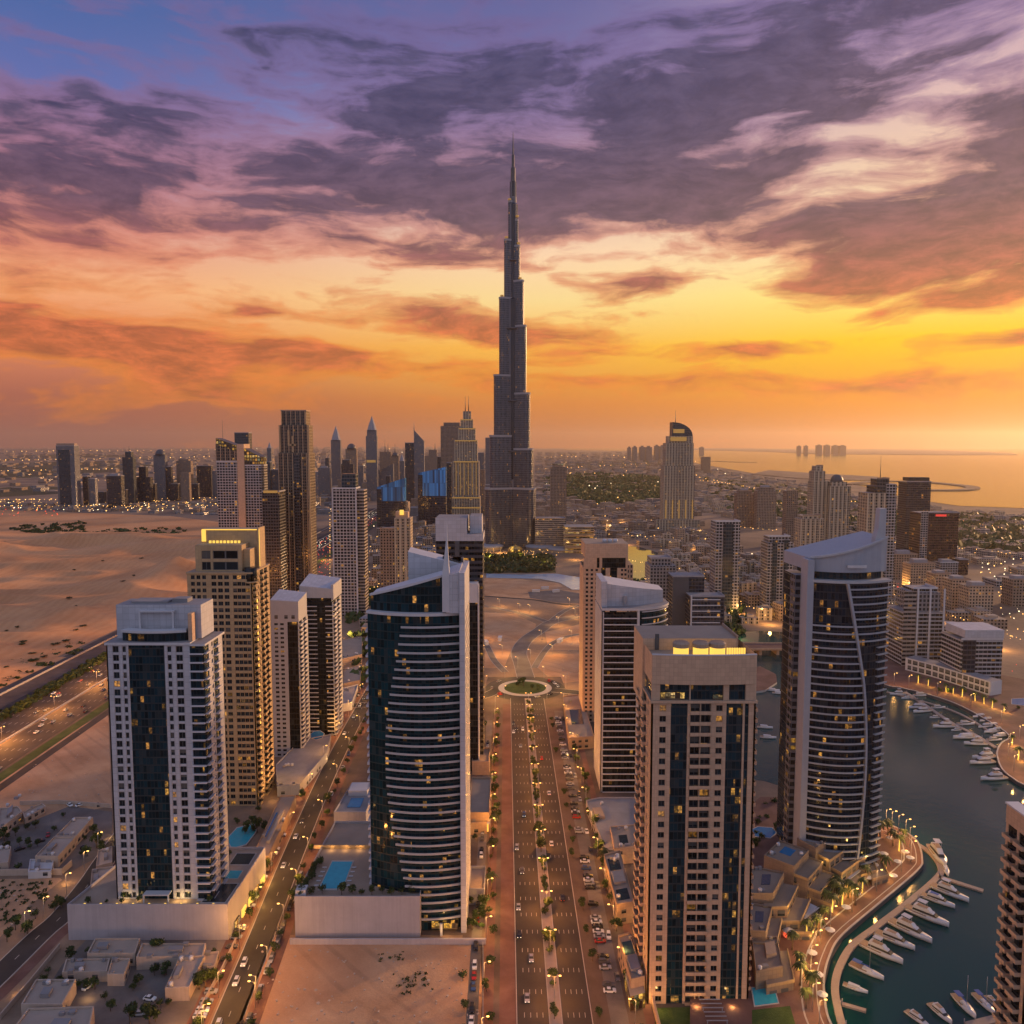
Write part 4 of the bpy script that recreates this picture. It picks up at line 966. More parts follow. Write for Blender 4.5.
# ---- brown stone tower on the right
Y0 = GY(1004); x0, x1 = Xat(Y0, 649.5, 60), Xat(Y0, 752.5, 60); D = 27; wd = x1-x0; q = scalepx(554, 960, wd)
T = Tower('brown_tower', 'tall tan stone tower with two dark glass strips and gold lanterns on its roof', 'tower', ((x0+x1)/2, Y0, 0))
zt = Zat(Y0, 703); nf = 29; fh = zt/nf
T.facade((x0, Y0), (1, 0), [('w', q(26)), ('v', q(38), q(25), fh*.56, 1), ('w', q(12)), ('c', q(65)), ('w', q(9)), ('b', q(84), .9, 'in'), ('w', q(14)), ('v', q(34), q(25), fh*.56, 1), ('w', q(10)), ('c', q(64)), ('w', q(8)), ('c', q(15)), ('w', q(27))], 0, nf, fh, .6)
T.facade((x0, Y0+D), (0, -1), [('w', 1.5), ('b', 5, 1.2, 'out'), ('w', 2), ('v', 3.5, 1.6, fh*.5, 1), ('b', 5, 1.2, 'out'), ('w', 2), ('v', 3.5, 1.6, fh*.5, 1), ('w', D-22.5)], 0, nf, fh, .6)
T.facade((x1, Y0), (0, 1), [('w', 2), ('b', 5, 1.4, 'out'), ('w', 5), ('b', 5, 1.4, 'out'), ('w', D-17)], 0, nf, fh, .6)
T.slab((x0, Y0), (1, 0), (0, -1), 0, wd, 0, zt, -D, -D+.5)
bx0, bxw = x0+q(26+38+12+65+9), q(84)
for f in range(nf):                               # two windows behind each balcony, a pier between them
    for a in (.06, .53): T.wins.append((bx0+bxw*(a+.205), Y0+.95, f*fh+fh*.5, round(bxw*.40, 2), round(fh*.7, 2), 0.0))
T.slab((x0, Y0), (1, 0), (0, -1), q(26+38+12+65+9)+bxw*.475, q(26+38+12+65+9)+bxw*.525, 0, zt, -1.05, -.1)
r = T.finish(M['tan_stone'], M['curtain'], M['tan_stone'], M['panelit'])
z2, z3 = Zat(Y0, 684), Zat(Y0, 655)
m = MB(); m.box(x0-.4, x1+.4, Y0-.6, Y0+D, zt+.002, zt+.9, 0, 1); m.build('cornice', [M['tan_stone'], M['roof_tan']], r)
for a, b_ in ((0, 33), (147, 152), (279, 301), (365, 406)):
    m = MB(); m.box(x0+q(a), x0+q(b_), Y0, Y0+.8, zt+.901, z2); m.build('penthouse_wall', M['tan_stone'], r)
m = MB(); m.box(x0+.5, x1-.5, Y0+.81, Y0+D-1, zt+.901, z2); m.build('penthouse_glass', M['curtain'], r)
m = MB(); m.box(x0+q(36), x0+q(130), Y0+.3, Y0+.6, zt+1.2, zt+3.4); m.build('penthouse_lights', M['goldsoft'], r)
m = MB(); m.box(x0+q(240), x0+q(276), Y0+.3, Y0+.6, zt+1.2, zt+2.6); m.build('penthouse_lights', M['goldsoft'], r)
fr = arc_path((x0, Y0), (x1, Y0), 1.2, 10); m = MB(); m.prism([tuple(p) for p in fr]+[(x1, Y0+D), (x0, Y0+D)], z2+.002, z3, 0, 1, top=False)
m.prism([(x0+.8, Y0+.8), (x1-.8, Y0+.8), (x1-.8, Y0+D-.8), (x0+.8, Y0+D-.8)], z2+.3, z3-2.2, 0, 1); m.build('roof_parapet', [M['tan_stone'], M['roof_tan']], r)
m = MB(); curved_slab(fr, .15, .55, z3+.001, z3+.35, m); m.build('coping', M['white'], r)
zk = Zat(Y0+20, 635); m = MB(); m.box(x0-.6, x1-q(30), Y0+15, Y0+D+8, zt-6, zk, 0, 1); m.build('rear_block', [M['tan_stone'], M['roof_tan']], r)
m = MB(); m.box(x1-q(29), x1-q(24), Y0+15, Y0+D+8, zt-6, zk+1); m.build('rear_fin', M['tan_dark'], r)
m = MB(); m.box(x0+q(42), x0+q(58), Y0+14.6, Y0+14.98, z3-2, z3+3.5); m.build('louvre', M['darkgrey'], r)
for k, a in enumerate((130, 208, 275)):
    m = MB(); xx = x0+q(a); zz = z3-2.1; m.lathe((xx, Y0+7.5, zz), [(2.6, 0), (2.6, 3.0)], 14, 0, True, False); o_ = m.build('roof_lantern', M['gold'], r)
    m = MB(); m.lathe((xx, Y0+7.5, zz+3.01), [(2.9, 0), (2.9, 1.3), (2.2, 1.8)], 14, 0, True, False); m.build('lantern_cap', M['tan_dark'], r)
for k in range(8):
    m = MB(); xx = x0+q(305)+k*q(9.5); m.box(xx, xx+.55, Y0+5.0, Y0+5.5, z3-2.1, z3+1.0); m.build('roof_light', M['gold'], r)
claim(x0, x1, Y0-10, Y0+D+8)
for k in range(3): uplight(x0+4+k*12, Y0-4, 2.5, 420)

# ---- grey white tower with the curved side
Y0 = GY(792); x0, x1 = Xat(Y0, 601, 50), Xat(Y0, 636, 50); x2 = Xat(Y0+14, 666, 50); D = 34
T = Tower('grey_tower', 'grey white tower with curved balconies and a rounded right side, left of the brown tower', 'tower', ((x0+x2)/2, Y0, 0))
zt = Zat(Y0, 612); nf = 29; fh = zt/nf; wd = x1-x0
T.facade((x0, Y0), (1, 0), [('w', 1.2), ('b', (wd-1.2)*.5, 1.0, 'thin'), ('b', (wd-1.2)*.5, 1.0, 'thin')], 0, nf, fh)
T.facade((x0, Y0+D), (0, -1), [('w', D)], 0, nf, fh)
r = T.finish(M['lilac'], M['curtain_dark'], M['white'], M['pane'])
cv = arc_path((x1+1.2, Y0), (x2, Y0+16), 3.2, 12)
m = MB(); m.prism([tuple(p) for p in cv]+[(x2, Y0+D), (x1+1.2, Y0+D)], 0, zt, 0, 1); m.build('curved_glass', [M['curtain_teal'], M['roof_grey']], r)
for k in range(1, nf+1):
    m = MB(); curved_slab(sub_path(cv, .05, .95), 1.0, .2, k*fh-.15, k*fh+.15, m, lip=.3); m.build('curved_balcony', M['white'], r)
m = MB(); m.box(x1+.01, x1+1.19, Y0-1.3, Y0+4, 0, zt+.9); m.build('vertical_fin', M['white'], r)
m = MB(); m.prism([(x0, Y0-1), (x1+1.2, Y0-1.2)]+[tuple(p) for p in offset(cv, -1.1)]+[(x2, Y0+D), (x0, Y0+D)], zt+.91, zt+2.2, 0, 1); m.build('roof_band', [M['white'], M['roof_grey']], r)
za = Zat(Y0+6, 583); zb = Zat(Y0+10, 592); c2 = arc_path((x0+3, Y0+4), (x2-2, Y0+17), 3, 10)
m = MB(); poly = [tuple(p) for p in c2]+[(x2-2, Y0+D-2), (x0+3, Y0+D-2)]; m.prism(poly, zt+2.21, 0, 0, 1, z1s=[za+(zb-za)*min(1, (p[0]-x0-3)/(x2-x0-5)) for p in poly]); m.build('crown', [M['lilac'], M['white']], r)
m = MB(); m.box(x0-.2, x0+3, Y0+2, Y0+D-4, zt+2.21, za+1.5); m.build('crown_wall', M['lilac'], r)
m = MB(); m.box(x0+12, x0+14, Y0+3.0, Y0+4.4, zt+4, zb-1); m.build('louvre', M['grey'], r)
claim(x0, x2, Y0, Y0+D)

# ---- tan tower with square windows behind it
Y0 = GY(722); x0, x1 = Xat(Y0, 583, 60), Xat(Y0, 627, 60); D = 30; wd = x1-x0
T = Tower('tan_tower', 'tan tower with square windows and a plain boxy crown, beside the roundabout', 'tower', ((x0+x1)/2, Y0, 0))
zt = Zat(Y0, 568); nf = 36; fh = zt/nf
T.facade((x0, Y0), (1, 0), [('v', wd*.38, wd*.055, fh*.55, 3), ('w', wd*.02), ('c', wd*.1), ('w', wd*.1), ('c', wd*.16), ('w', wd*.06), ('v', wd*.18, wd*.05, fh*.55, 2)], 0, nf, fh)
T.slab((x0, Y0), (1, 0), (0, -1), 0, .6, 0, zt, -D, -.51); T.slab((x0, Y0), (1, 0), (0, -1), wd-.6, wd, 0, zt, -D, -.51); T.slab((x0, Y0), (1, 0), (0, -1), .61, wd-.61, 0, zt, -D, -D+.5)
r = T.finish(M['tan_stone'], M['curtain_dark'], M['tan_stone'], M['pane'])
zc = Zat(Y0, 545); xa = x0+wd*.1
m = MB(); m.box(xa, x1-1, Y0+.6, Y0+D, zt+.01, zt+7, 0, 1); m.build('attic_glass', [M['curtain_dark'], M['roof_tan']], r)
for a, b_, h in ((x0, x0+wd*.3, zt+6.98), (x0+wd*.36, x0+wd*.42, zt+6.98), (x1-1.5, x1, zt+6.98)):
    m = MB(); m.box(a, b_, Y0-.2, Y0+.58, zt+.01, h); m.build('attic_pier', M['tan_stone'], r)
m = MB(); m.box(x0+wd*.03, x1, Y0-.4, Y0+D, zt+7.01, zc+1, 0, 1); m.build('crown', [M['tan_stone'], M['roof_tan']], r)
for k, a in enumerate((.5, .62, .75)):
    m = MB(); m.lathe((x0+wd*a, Y0+8, zc+1.01), [(1.6, 0), (1.6, 1.6), (1.2, 2.2)], 10, 0); m.build('satellite_dish', M['white'], r)
claim(x0, x1+4, Y0, Y0+D)
m = MB(); m.box(x1+.01, x1+4.5, Y0+6, Y0+D-3, 0, Zat(Y0+6, 565), 0, 1); m.build('side_wing', [facade('tan_window_grid', (.5,.34,.235), bay=2.2, fl=3.4, wx=.5, wy=.55, lit=.1), M['roof_tan']], r)

# ---- tall blue tower by the marina
Y0 = GY(876); x0, x1 = Xat(Y0, 797, 60), Xat(Y0, 886, 60)
r = thing('blue_tower', 'tall dark blue tower with curved balconies and a white S-shaped rib, on the marina promenade', 'tower', ((x0+x1)/2, Y0+10, 0))
xf = x0+(x1-x0)*.10; path = arc_path((xf, Y0+2), (x1-.5, Y0+3), 5.5, 28); D = 34
zband = Zat(Y0, 581); nf = 40; zs0 = 3.5; fh = (zband-zs0)/nf
m = MB(); m.prism([tuple(p) for p in path]+[(x1-.5, Y0+D), (xf, Y0+D)], 0, zband-.5, 0, 1); m.build('glass_wall', [M['curtain_blue'], M['roof_grey']], r)
m = MB(); m.box(xf-4.0, xf+1, Y0+8, Y0+14, 0, Zat(Y0+8, 575), 0, 1); m.build('side_glass', [facade('blue_side', (.12,.12,.14), (.008,.012,.02), 3.4, 3.35, .8, .6, .18, .8), M['roof_grey']], r)
zw0 = Zat(Y0, 560)
m = MB(); m.box(xf-1.59, xf+1.2, Y0-.2, Y0+7.9, 0, zw0, 0, 0); m.build('white_fin', M['slate_rail'], r)
RB = [(560,833),(581,838),(600,842),(620,846),(640,850),(660,854),(680,858),(700,860.5),(730,863),(760,864),(790,863.5),(820,861.5),(850,859),(880,856)]
def tpath(px): return (px-(797+8.9))/(886-805.9)
for k in range(nf+1):
    z = zs0+k*fh; py = PRJ(x0, Y0, z)[1]; rb = tpath(scurve(py, RB))
    segs = []
    if py > 625: segs.append((.035, rb-.012))
    if py < 641: segs.append((rb+.02, 1.0))
    elif py < 850: segs.append((tpath(873), 1.0))
    else: segs.append((rb+.02, 1.0))
    for a, c_ in segs:
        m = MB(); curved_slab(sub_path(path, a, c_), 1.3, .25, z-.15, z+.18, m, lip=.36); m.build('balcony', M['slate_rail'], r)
pr = []
for i in range(60):
    py = 581+(878-581)*i/59; z = Zat(Y0, py); t0 = tpath(scurve(py, RB)); a = sub_path(path, max(0, t0-.012), min(1, t0+.016)); pr.append((a[0], a[-1], max(z, 0)))
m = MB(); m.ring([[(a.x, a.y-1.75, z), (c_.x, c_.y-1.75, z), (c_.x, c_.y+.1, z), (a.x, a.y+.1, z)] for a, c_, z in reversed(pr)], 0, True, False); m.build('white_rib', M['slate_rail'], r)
m = MB(); curved_slab(path, 1.5, 14, zband-.49, zband+.6, m); m.build('roof_band', M['mid_rail'], r)
p3 = sub_path(offset(path, 2.5), .06, .97); zg = Zat(Y0+3, 571)
m = MB(); m.prism([tuple(p) for p in p3]+[(p3[-1].x, Y0+26), (p3[0].x, Y0+26)], zband+.61, zg, 0, 1); m.build('penthouse_glass', [M['curtain'], M['roof_grey']], r)
zl, zr = Zat(Y0+4, 558), Zat(Y0+4, 537); m = MB(); p4 = offset(path, 1.2); poly = [tuple(p) for p in p4]+[(x1-.5, Y0+30), (xf-1.6, Y0+30)]
def zroof(x): s_ = max(0, min(1, (x-xf)/(x1-xf))); return zl+(zr-zl)*s_**1.25
m.prism(poly, zg+.01, 0, 0, 1, z1s=[zroof(p[0]) for p in poly]); m.build('roof_hood', [M['slate_rail'], M['slate_rail']], r)
pth = p4; A_ = offset(pth, -.8); B_ = offset(pth, .8); poly = [(p.x, p.y) for p in A_]+[(p.x, p.y) for p in reversed(B_)]; n_ = len(poly); m = MB()
m.v = [(p[0], p[1], zroof(p[0])+.02) for p in poly]+[(p[0], p[1], zroof(p[0])+.9) for p in poly]
for k in range(n_): j = (k+1) % n_; m.f.append([k, j, n_+j, n_+k]); m.m.append(0); m.sm.append(False); m.uv.append([(0, 0)]*4)
m.f.append([n_+k for k in range(n_)]); m.m.append(0); m.sm.append(False); m.uv.append([(0, 0)]*n_); m.build('roof_edge', M['mid_rail'], r)
m = MB(); xl = Xat(Y0, 845, 140); m.box(xl, xl+8, Y0-3.2, Y0-2.6, zg+2.2, zg+3.4); m.build('roof_light_strip', M['white'], r)
zz = Zat(Y0, 530); m = MB(); xq = Xat(Y0, 884, 150)
m.ring([[(xq-a, Y0+2, z), (xq+1.6, Y0+2, z), (xq+1.6, Y0+6, z), (xq-a, Y0+6, z)] for a, z in ((3.2, zg), (2.6, zr), (1.6, zz), (1.2, zz+9))], 0, True, False); m.build('roof_horn', M['mid_rail'], r)
m = MB(); m.prism([tuple(p) for p in offset(path, -1.6)]+[(x1, Y0+6), (xf, Y0+6)], 0, 3.2, 0, 1); m.build('lobby', [M['curtain_dark'], M['lilac']], r)
for k in range(6):
    p = sub_path(offset(path, -2.2), .04+k*.19, .05+k*.19)[0]; m = MB(); m.box(p.x-.45, p.x+.45, p.y-.45, p.y+.45, 0, 3.6); m.build('column', M['lilac'], r)
claim(x0-3, x1+3, Y0-6, Y0+D)

# ---- tower at the right-hand edge, nearest of all
Y0 = 212; x0 = Xat(Y0, 1031, 70); wd = 30; zt = Zat(Y0, 842); D = 12; nf = 22; fh = zt/nf
T = Tower('brown_tower', 'brown tower cut by the picture edge with balconies jutting over the marina', 'tower', (x0+8, Y0, 0))
T.facade((x0, Y0), (1, 0), [('w', 2.2), ('v', 3.2, 2.4, fh*.72, 1), ('w', 1.4), ('c', 6), ('w', 3), ('v', 6, 2.2, fh*.6, 2), ('w', wd-21.8)], 0, nf, fh)
T.facade((x0, Y0+D), (0, -1), [('w', 1), ('b', 4, 1.8, 'out'), ('w', 1), ('b', 4, 1.8, 'out'), ('w', D-10)], 0, nf, fh)
r = T.finish(M['tan_stone'], M['curtain_dark'], M['tan_stone'], M['panelit'])
zc = Zat(Y0, 823); m = MB(); m.box(x0-.2, x0+3, Y0-.2, Y0+D, zt+.001, zc, 0, 0); m.box(x0+3.01, x0+wd, Y0+D-.6, Y0+D, zt+.001, zc); m.box(x0+3.01, x0+wd, Y0-.2, Y0+.5, zt+.001, zt+2.0); m.build('roof_parapet', M['tan_stone'], r)
m = MB(); m.box(x0-.5, x0+3.3, Y0-.5, Y0+D+.2, zc+.002, zc+.5); m.build('coping', M['white'], r)
m = MB(); m.box(x0+3.01, x0+wd, Y0+.51, Y0+D-.61, zt+.001, zt+.3); m.build('roof', M['roof_tan'], r)

# ================================================================== towers farther off
FM = dict(
 blue=facade('far_blue_glass', (.05,.055,.065), (.012,.028,.042), 3.0, 3.8, .86, .7, .05, .6, .4, .12),
 steel=facade('far_steel', (.20,.19,.20), (.02,.024,.03), 3.4, 3.7, .6, .62, .06, .7),
 dark=facade('far_dark_glass', (.06,.055,.06), (.010,.011,.015), 3.2, 3.8, .8, .66, .06, .7, .4, .12),
 white=facade('far_white_frame', (.36,.33,.33), (.014,.018,.024), 3.6, 3.5, .76, .68, .08, .7),
 tan=facade('far_tan_frame', (.42,.30,.21), (.014,.015,.018), 3.4, 3.5, .5, .55, .09, .8),
 brown=facade('far_brown', (.27,.19,.14), (.013,.012,.014), 3.6, 3.6, .5, .55, .10, .8),
 bronze=facade('far_bronze_fins', (.12,.085,.06), (.010,.009,.009), 3.0, 3.8, .7, .7, .07, .8, .4, .15, vert=(6.0, 1.1, (.34,.24,.15))),
 ivory=facade('far_ivory_fins', (.36,.28,.20), (.016,.015,.017), 3.0, 3.6, .6, .66, .12, .9, vert=(6.4, 1.6, (.50,.40,.29))),
 maroon=facade('far_maroon_glass', (.07,.025,.025), (.02,.010,.012), 2.8, 3.8, .86, .7, .05, .6, .4, .12),
 band=facade('far_banded', (.30,.25,.22), (.016,.016,.02), 3.4, 3.6, .96, .5, .10, .8),
 litband=facade('lit_banded', (.34,.26,.18), (.03,.025,.02), 5.0, 4.2, .97, .5, .75, .9),
 navy=facade('navy_office', (.045,.045,.06), (.010,.013,.024), 3.2, 3.8, .9, .7, .06, .8, .4, .1),
 whiteband=facade('white_banded', (.33,.32,.34), (.010,.013,.018), 3.4, 3.4, .94, .62, .07, .8),
)
def far(name, label, px0, px1, yb, yt, mat, D=None, roof='flat', tiers=(), mast=None, group=None, cat='tower', roofmat='roof_grey', crownlit=None, parapet=True):
    """a tower from its surveyed base line, sides and top; tiers = (left, right, top) steps above the main shaft"""
    Y = GY(yb); x0, x1 = Xat(Y, px0, 40), Xat(Y, px1, 40); zt = Zat(Y, yt); D = D or max(12, (x1-x0)*.8)
    r = thing(name, label, cat, ((x0+x1)/2, Y, 0), 0, group)
    mm = [FM[mat] if isinstance(mat, str) else mat, M[roofmat]]
    m = MB(); m.box(x0, x1, Y, Y+D, 0, zt, 0, 1); m.build('shaft', mm, r)
    z = zt; xa, xb = x0, x1; d0 = 0; lit = 0
    for t in tiers:
        a, c = Xat(Y, t[0], 60), Xat(Y, t[1], 60); zz = Zat(Y, t[2]); d0 += D*.08
        m = MB(); m.box(a, c, Y+d0, Y+D-d0, z+.01, zz, 0, 1); m.build('upper_shaft', [FM[t[3]] if len(t) > 3 else mm[0], M[roofmat]], r); z = zz; xa, xb = a, c
    w_ = xb-xa
    if roof == 'slantr':
        m = MB(); h = w_*.5; m.prism([(xa, Y+d0), (xb, Y+d0), (xb, Y+D-d0), (xa, Y+D-d0)], z+.01, 0, 0, 1, z1s=[z+.5, z+h, z+h, z+.5]); m.build('crown', mm, r); z += h
    elif roof == 'slantl':
        m = MB(); h = w_*.5; m.prism([(xa, Y+d0), (xb, Y+d0), (xb, Y+D-d0), (xa, Y+D-d0)], z+.01, 0, 0, 1, z1s=[z+h, z+.5, z+.5, z+h]); m.build('crown', mm, r); z += h
    elif roof == 'dome':
        m = MB(); m.lathe(((xa+xb)/2, Y+D/2, z+.01), [(w_*.42*math.cos(a*math.pi/14), w_*.5*math.sin(a*math.pi/14)) for a in range(0, 7)], 12); m.build('dome', M['darkgrey'], r); z += w_*.45
    elif roof == 'point':
        m = MB(); m.lathe(((xa+xb)/2, Y+D/2, z+.01), [(w_*.5, 0), (w_*.36, w_*.5), (w_*.12, w_*1.15), (.1, w_*1.5)], 8, 0, True, False); m.build('crown', M['grey'], r); z += w_*1.4
    elif roof == 'box':
        m = MB(); m.box(xa+w_*.2, xb-w_*.25, Y+D*.25, Y+D*.75, z+.01, z+w_*.16); m.build('plant_room', M['grey'], r)
    if parapet and roof in ('flat', 'box'):
        m = MB(); m.prism([(xa-.3, Y+d0-.3), (xb+.3, Y+d0-.3), (xb+.3, Y+d0+.3), (xa-.3, Y+d0+.3)], z+.01, z+1.6); m.prism([(xb-.3, Y+d0+.31), (xb+.3, Y+d0+.31), (xb+.3, Y+D-d0), (xb-.3, Y+D-d0)], z+.01, z+1.6); m.build('parapet', M['grey'] if mat in ('dark','blue','navy','maroon','steel') else M['white'] if mat in ('white','whiteband') else M['tan_dark'], r)
    if crownlit:
        a, c, ya, yb_ = crownlit; m = MB(); m.box(Xat(Y, a, 60), Xat(Y, c, 60), Y-.8, Y-.05, Zat(Y, yb_), Zat(Y, ya)); m.build('crown_light', M['goldfar'], r)
    if mast:
        for mx, my, *rest in mast:
            x = Xat(Y, mx, 90); m = MB(); zb_ = Zat(Y, rest[0]) if rest else z; m.tube((x, Y+D*.4, zb_), (x, Y+D*.4, Zat(Y, my)), max(.5, Y*.0006), .2*max(.5, Y*.0006)); m.build('mast', M['darkgrey'], r)
    claim(x0, x1, Y, Y+D)
    return r, x0, x1, Y, D, z

CRG = facade('gold_lit_lattice', (.05,.04,.03), (.04,.025,.012), 3.4, 4.2, .72, .74, lit=2.2, power=1.0)
# -- skyline at the far left
r, x0, x1, Y, D, z = far('office_tower', 'blue glass tower in a pale frame, standing alone leftmost on the skyline', 58, 76, 507, 446, 'steel', 30)
m = MB(); m.box(x0+(x1-x0)*.12, x0+(x1-x0)*.74, Y-.9, Y-.02, 8, z-12); m.build('glass_panel', FM['blue'], r)
m = MB(); m.box(x0, x1, Y+3, Y+20, z+1.7, z+8); m.build('crown', M['tan_dark'], r)
far('office_tower', 'small tower of one dark and one pale slab beside the lone blue tower', 83, 88, 505, 477, 'dark', 16, tiers=()); far('office_tower', 'narrow pale slab tower right of the lone blue tower and its dark twin', 89, 95.5, 506, 479, 'white', 14)
far('office_tower', 'squat dark brown tower on the left skyline before a spired dark blue one', 107, 121.5, 508, 476, 'dark', 22, 'box')
far('office_tower', 'dark blue tower with a stepped top and thin spire on the left skyline', 123.5, 134, 503, 457, 'blue', 20, tiers=((126, 132, 452),), mast=((129, 446),))
far('office_tower', 'stepped dark tower with a small cube on top, left skyline', 137, 150.5, 502, 477, 'dark', 22, tiers=((139, 146, 467),))
far('office_tower', 'grey tower with a rounded top, tallest in the middle of the left skyline cluster', 154.5, 166, 500, 455, 'steel', 20, 'dome')
far('office_tower', 'very thin dark tower right beside the round-topped grey one', 167, 171.5, 500, 467, 'dark', 14)
far('office_tower', 'wide dark brown tower with a flat stepped top, right half of the left skyline', 177, 191.5, 499, 461, 'brown', 22, tiers=((179, 189, 459.5),))
far('office_tower', 'low purple brown tower in front of the wide dark brown one', 181, 189.5, 503, 473, 'brown', 16)
far('office_tower', 'square dark grey tower with a flat roof near the gold-crowned tower', 197, 211.5, 497, 466, 'dark', 22)
far('office_tower', 'small pale tower between square dark tower and gold-crowned tower', 212.5, 219.5, 498, 471, 'steel', 14)
for a, b_, c, d_ in ((96, 104, 503, 492), (150, 155, 501, 484), (171, 178, 501, 484), (190, 198, 500, 484), (122, 126, 506, 490)):
    far('office_block', 'low dark office block between the towers of the left skyline', a, b_, c, d_, 'dark', 16, group='low blocks of the left skyline', cat='building')

# -- gold-crowned pair and the bronze tower
r, x0, x1, Y, D, z = far('gold_crown_tower', 'white gridded tower with a raked gold lit crown and tall mast, behind the ochre tower', 219.5, 241, 592, 462, 'white', 26, mast=((222.5, 420, 470),))
m = MB(); m.prism([(x0, Y), (x1, Y), (x1, Y+24), (x0, Y+24)], z+1.7, 0, 0, 1, z1s=[Zat(Y, 438), Zat(Y, 446), Zat(Y, 446), Zat(Y, 438)]); m.build('crown', [CRG, M['darkgrey']], r)
m = MB(); m.prism([(x0-.6, Y-.6), (x1+.4, Y-.6), (x1+.4, Y-.02), (x0-.6, Y-.02)], z+1.7, 0, 0, 0, z1s=[Zat(Y, 444), Zat(Y, 452), Zat(Y, 452), Zat(Y, 444)]); m.build('crown_screen', M['bronze'] if 'bronze' in M else FM['bronze'], r)
m = MB(); m.box(Xat(Y, 240, 60), Xat(Y, 247, 60), Y-2, Y+22, 0, Zat(Y, 444)); m.build('stone_pier', M['tan_stone'], r)
r, x0, x1, Y, D, z = far('gold_crown_tower', 'twin tower with curved gold lit crown, right of the gold-crowned tower with the mast', 247, 263.5, 592, 466, 'white', 26)
m = MB(); m.prism([(x0, Y-.2), (x1, Y-.2), (x1, Y+24), (x0, Y+24)], z+1.7, 0, 0, 1, z1s=[Zat(Y, 448), Zat(Y, 457), Zat(Y, 457), Zat(Y, 448)]); m.build('crown', [CRG, M['darkgrey']], r)
far('office_tower', 'grey blue tower peeping over the gold-crowned pair', 236.5, 250.5, 527, 433, 'blue', 24)
far('office_tower', 'dark glass tower with few lit rooms, squeezed left of the bronze stepped tower', 264, 281, 600, 492, 'dark', 26, crownlit=(265, 279, 490.5, 493))
r, x0, x1, Y, D, z = far('bronze_tower', 'tall dark bronze tower with pale fins and a stepped dark crown', 280.5, 311.5, 592, 453, 'bronze', 30, tiers=((281, 310, 425), (283, 308, 411)))
m = MB(); xx = x0+(x1-x0)*.5; m.box(xx, xx+(x1-x0)*.2, Y-.9, Y-.02, 2, Zat(Y, 455)); m.build('glass_strip', FM['dark'], r)
for a, b_, y0, y1 in ((281, 282, 425, 452), (289, 291, 430, 446), (291, 297, 444, 446), (293, 295, 436, 452), (309, 311, 425, 590), (283, 284, 412, 424), (306.5, 308, 412, 424)):
    m = MB(); m.box(Xat(Y, a, 100), Xat(Y, b_, 100), Y-.9 if y1 > 460 else Y+1.4, Y-.02 if y1 > 460 else Y+2.3, Zat(Y, y1), Zat(Y, y0)); m.build('pale_trim', M['gold_stone'], r)
# -- skyline behind, left of the great tower
far('skyline_tower', 'slender grey blue tower with a pointed glass tip, left of the dome-topped dark one', 331.5, 341, 489, 440, 'steel', 22, 'point')
far('skyline_tower', 'dark tower with a small dome, between two pointed towers', 346, 357, 490, 449, 'brown', 22, 'dome')
far('skyline_tower', 'black stepped tower in front of the dome-topped one', 341.5, 353.5, 500, 464, 'dark', 20, tiers=((342.5, 350, 460),))
r, x0, x1, Y, D, z = far('skyline_tower', 'tall curved grey tower with a dark spire, left of the blue wedge towers', 366.5, 377.5, 498, 436, 'steel', 22, 'point', tiers=((367.5, 377, 430),), mast=((372, 416.5, 430),), crownlit=(367, 376, 460, 462.5))
far('skyline_tower', 'brown block tower with two roof antennas behind the spired grey tower', 380, 391, 486, 452, 'brown', 20, mast=((385, 440), (388, 443)))
far('skyline_tower', 'thin brown tower with round lantern top, beside the brown block tower', 391.5, 399, 486, 456, 'brown', 16, 'dome', mast=((395, 444),))
far('skyline_tower', 'pale low tower with a slanted roof before the brown block tower', 379, 393.5, 497, 471, 'steel', 18, 'slantr')
far('skyline_tower', 'grey tower left of the slender pointed one', 318.5, 330, 499, 468, 'steel', 20, 'box')
far('skyline_tower', 'thin grey tower at the foot of the slender pointed one', 313, 318.5, 496, 472, 'white', 14)
far('skyline_tower', 'blue grey tower just right of the gold-crowned pair', 264, 271, 510, 462, 'blue', 14)
far('skyline_tower', 'small blue grey tower left of the bronze tower', 272, 280, 510, 470, 'blue', 14)
r, x0, x1, Y, D, z = far('skyline_tower', 'dark slab tower joined to a pale blade rising to a thin tip', 405.5, 416, 506, 443, 'dark', 22)
m = MB(); xa, xb = Xat(Y, 414.3, 100), Xat(Y, 424.3, 100); m.prism([(xa, Y-2), (xb, Y-2), (xb, Y+16), (xa, Y+16)], 0, 0, 0, 0, z1s=[Zat(Y, 430), Zat(Y, 441), Zat(Y, 441), Zat(Y, 430)]); m.build('blade', FM['steel'], r)
m = MB(); m.tube((xa+.8, Y, Zat(Y, 431)), (xa+.5, Y, Zat(Y, 421.5)), 1.6, .2); m.build('tip', M['grey'], r)
far('skyline_tower', 'grey brown stepped tower between the blade tower and the gold ornate one', 425, 437.5, 494, 456, 'brown', 20, tiers=((429, 437, 450),), mast=((435, 443),))
far('skyline_tower', 'broad grey brown tower behind the gold ornate tower', 441, 461, 512, 426, 'brown', 26, tiers=((444, 460, 423),))
far('skyline_tower', 'narrow grey tower between the gold ornate tower and the great spire', 477.5, 484, 500, 453, 'steel', 16)
far('skyline_tower', 'pale grey tower tucked behind the left edge of the great spire', 485.5, 491.5, 500, 438, 'steel', 18)
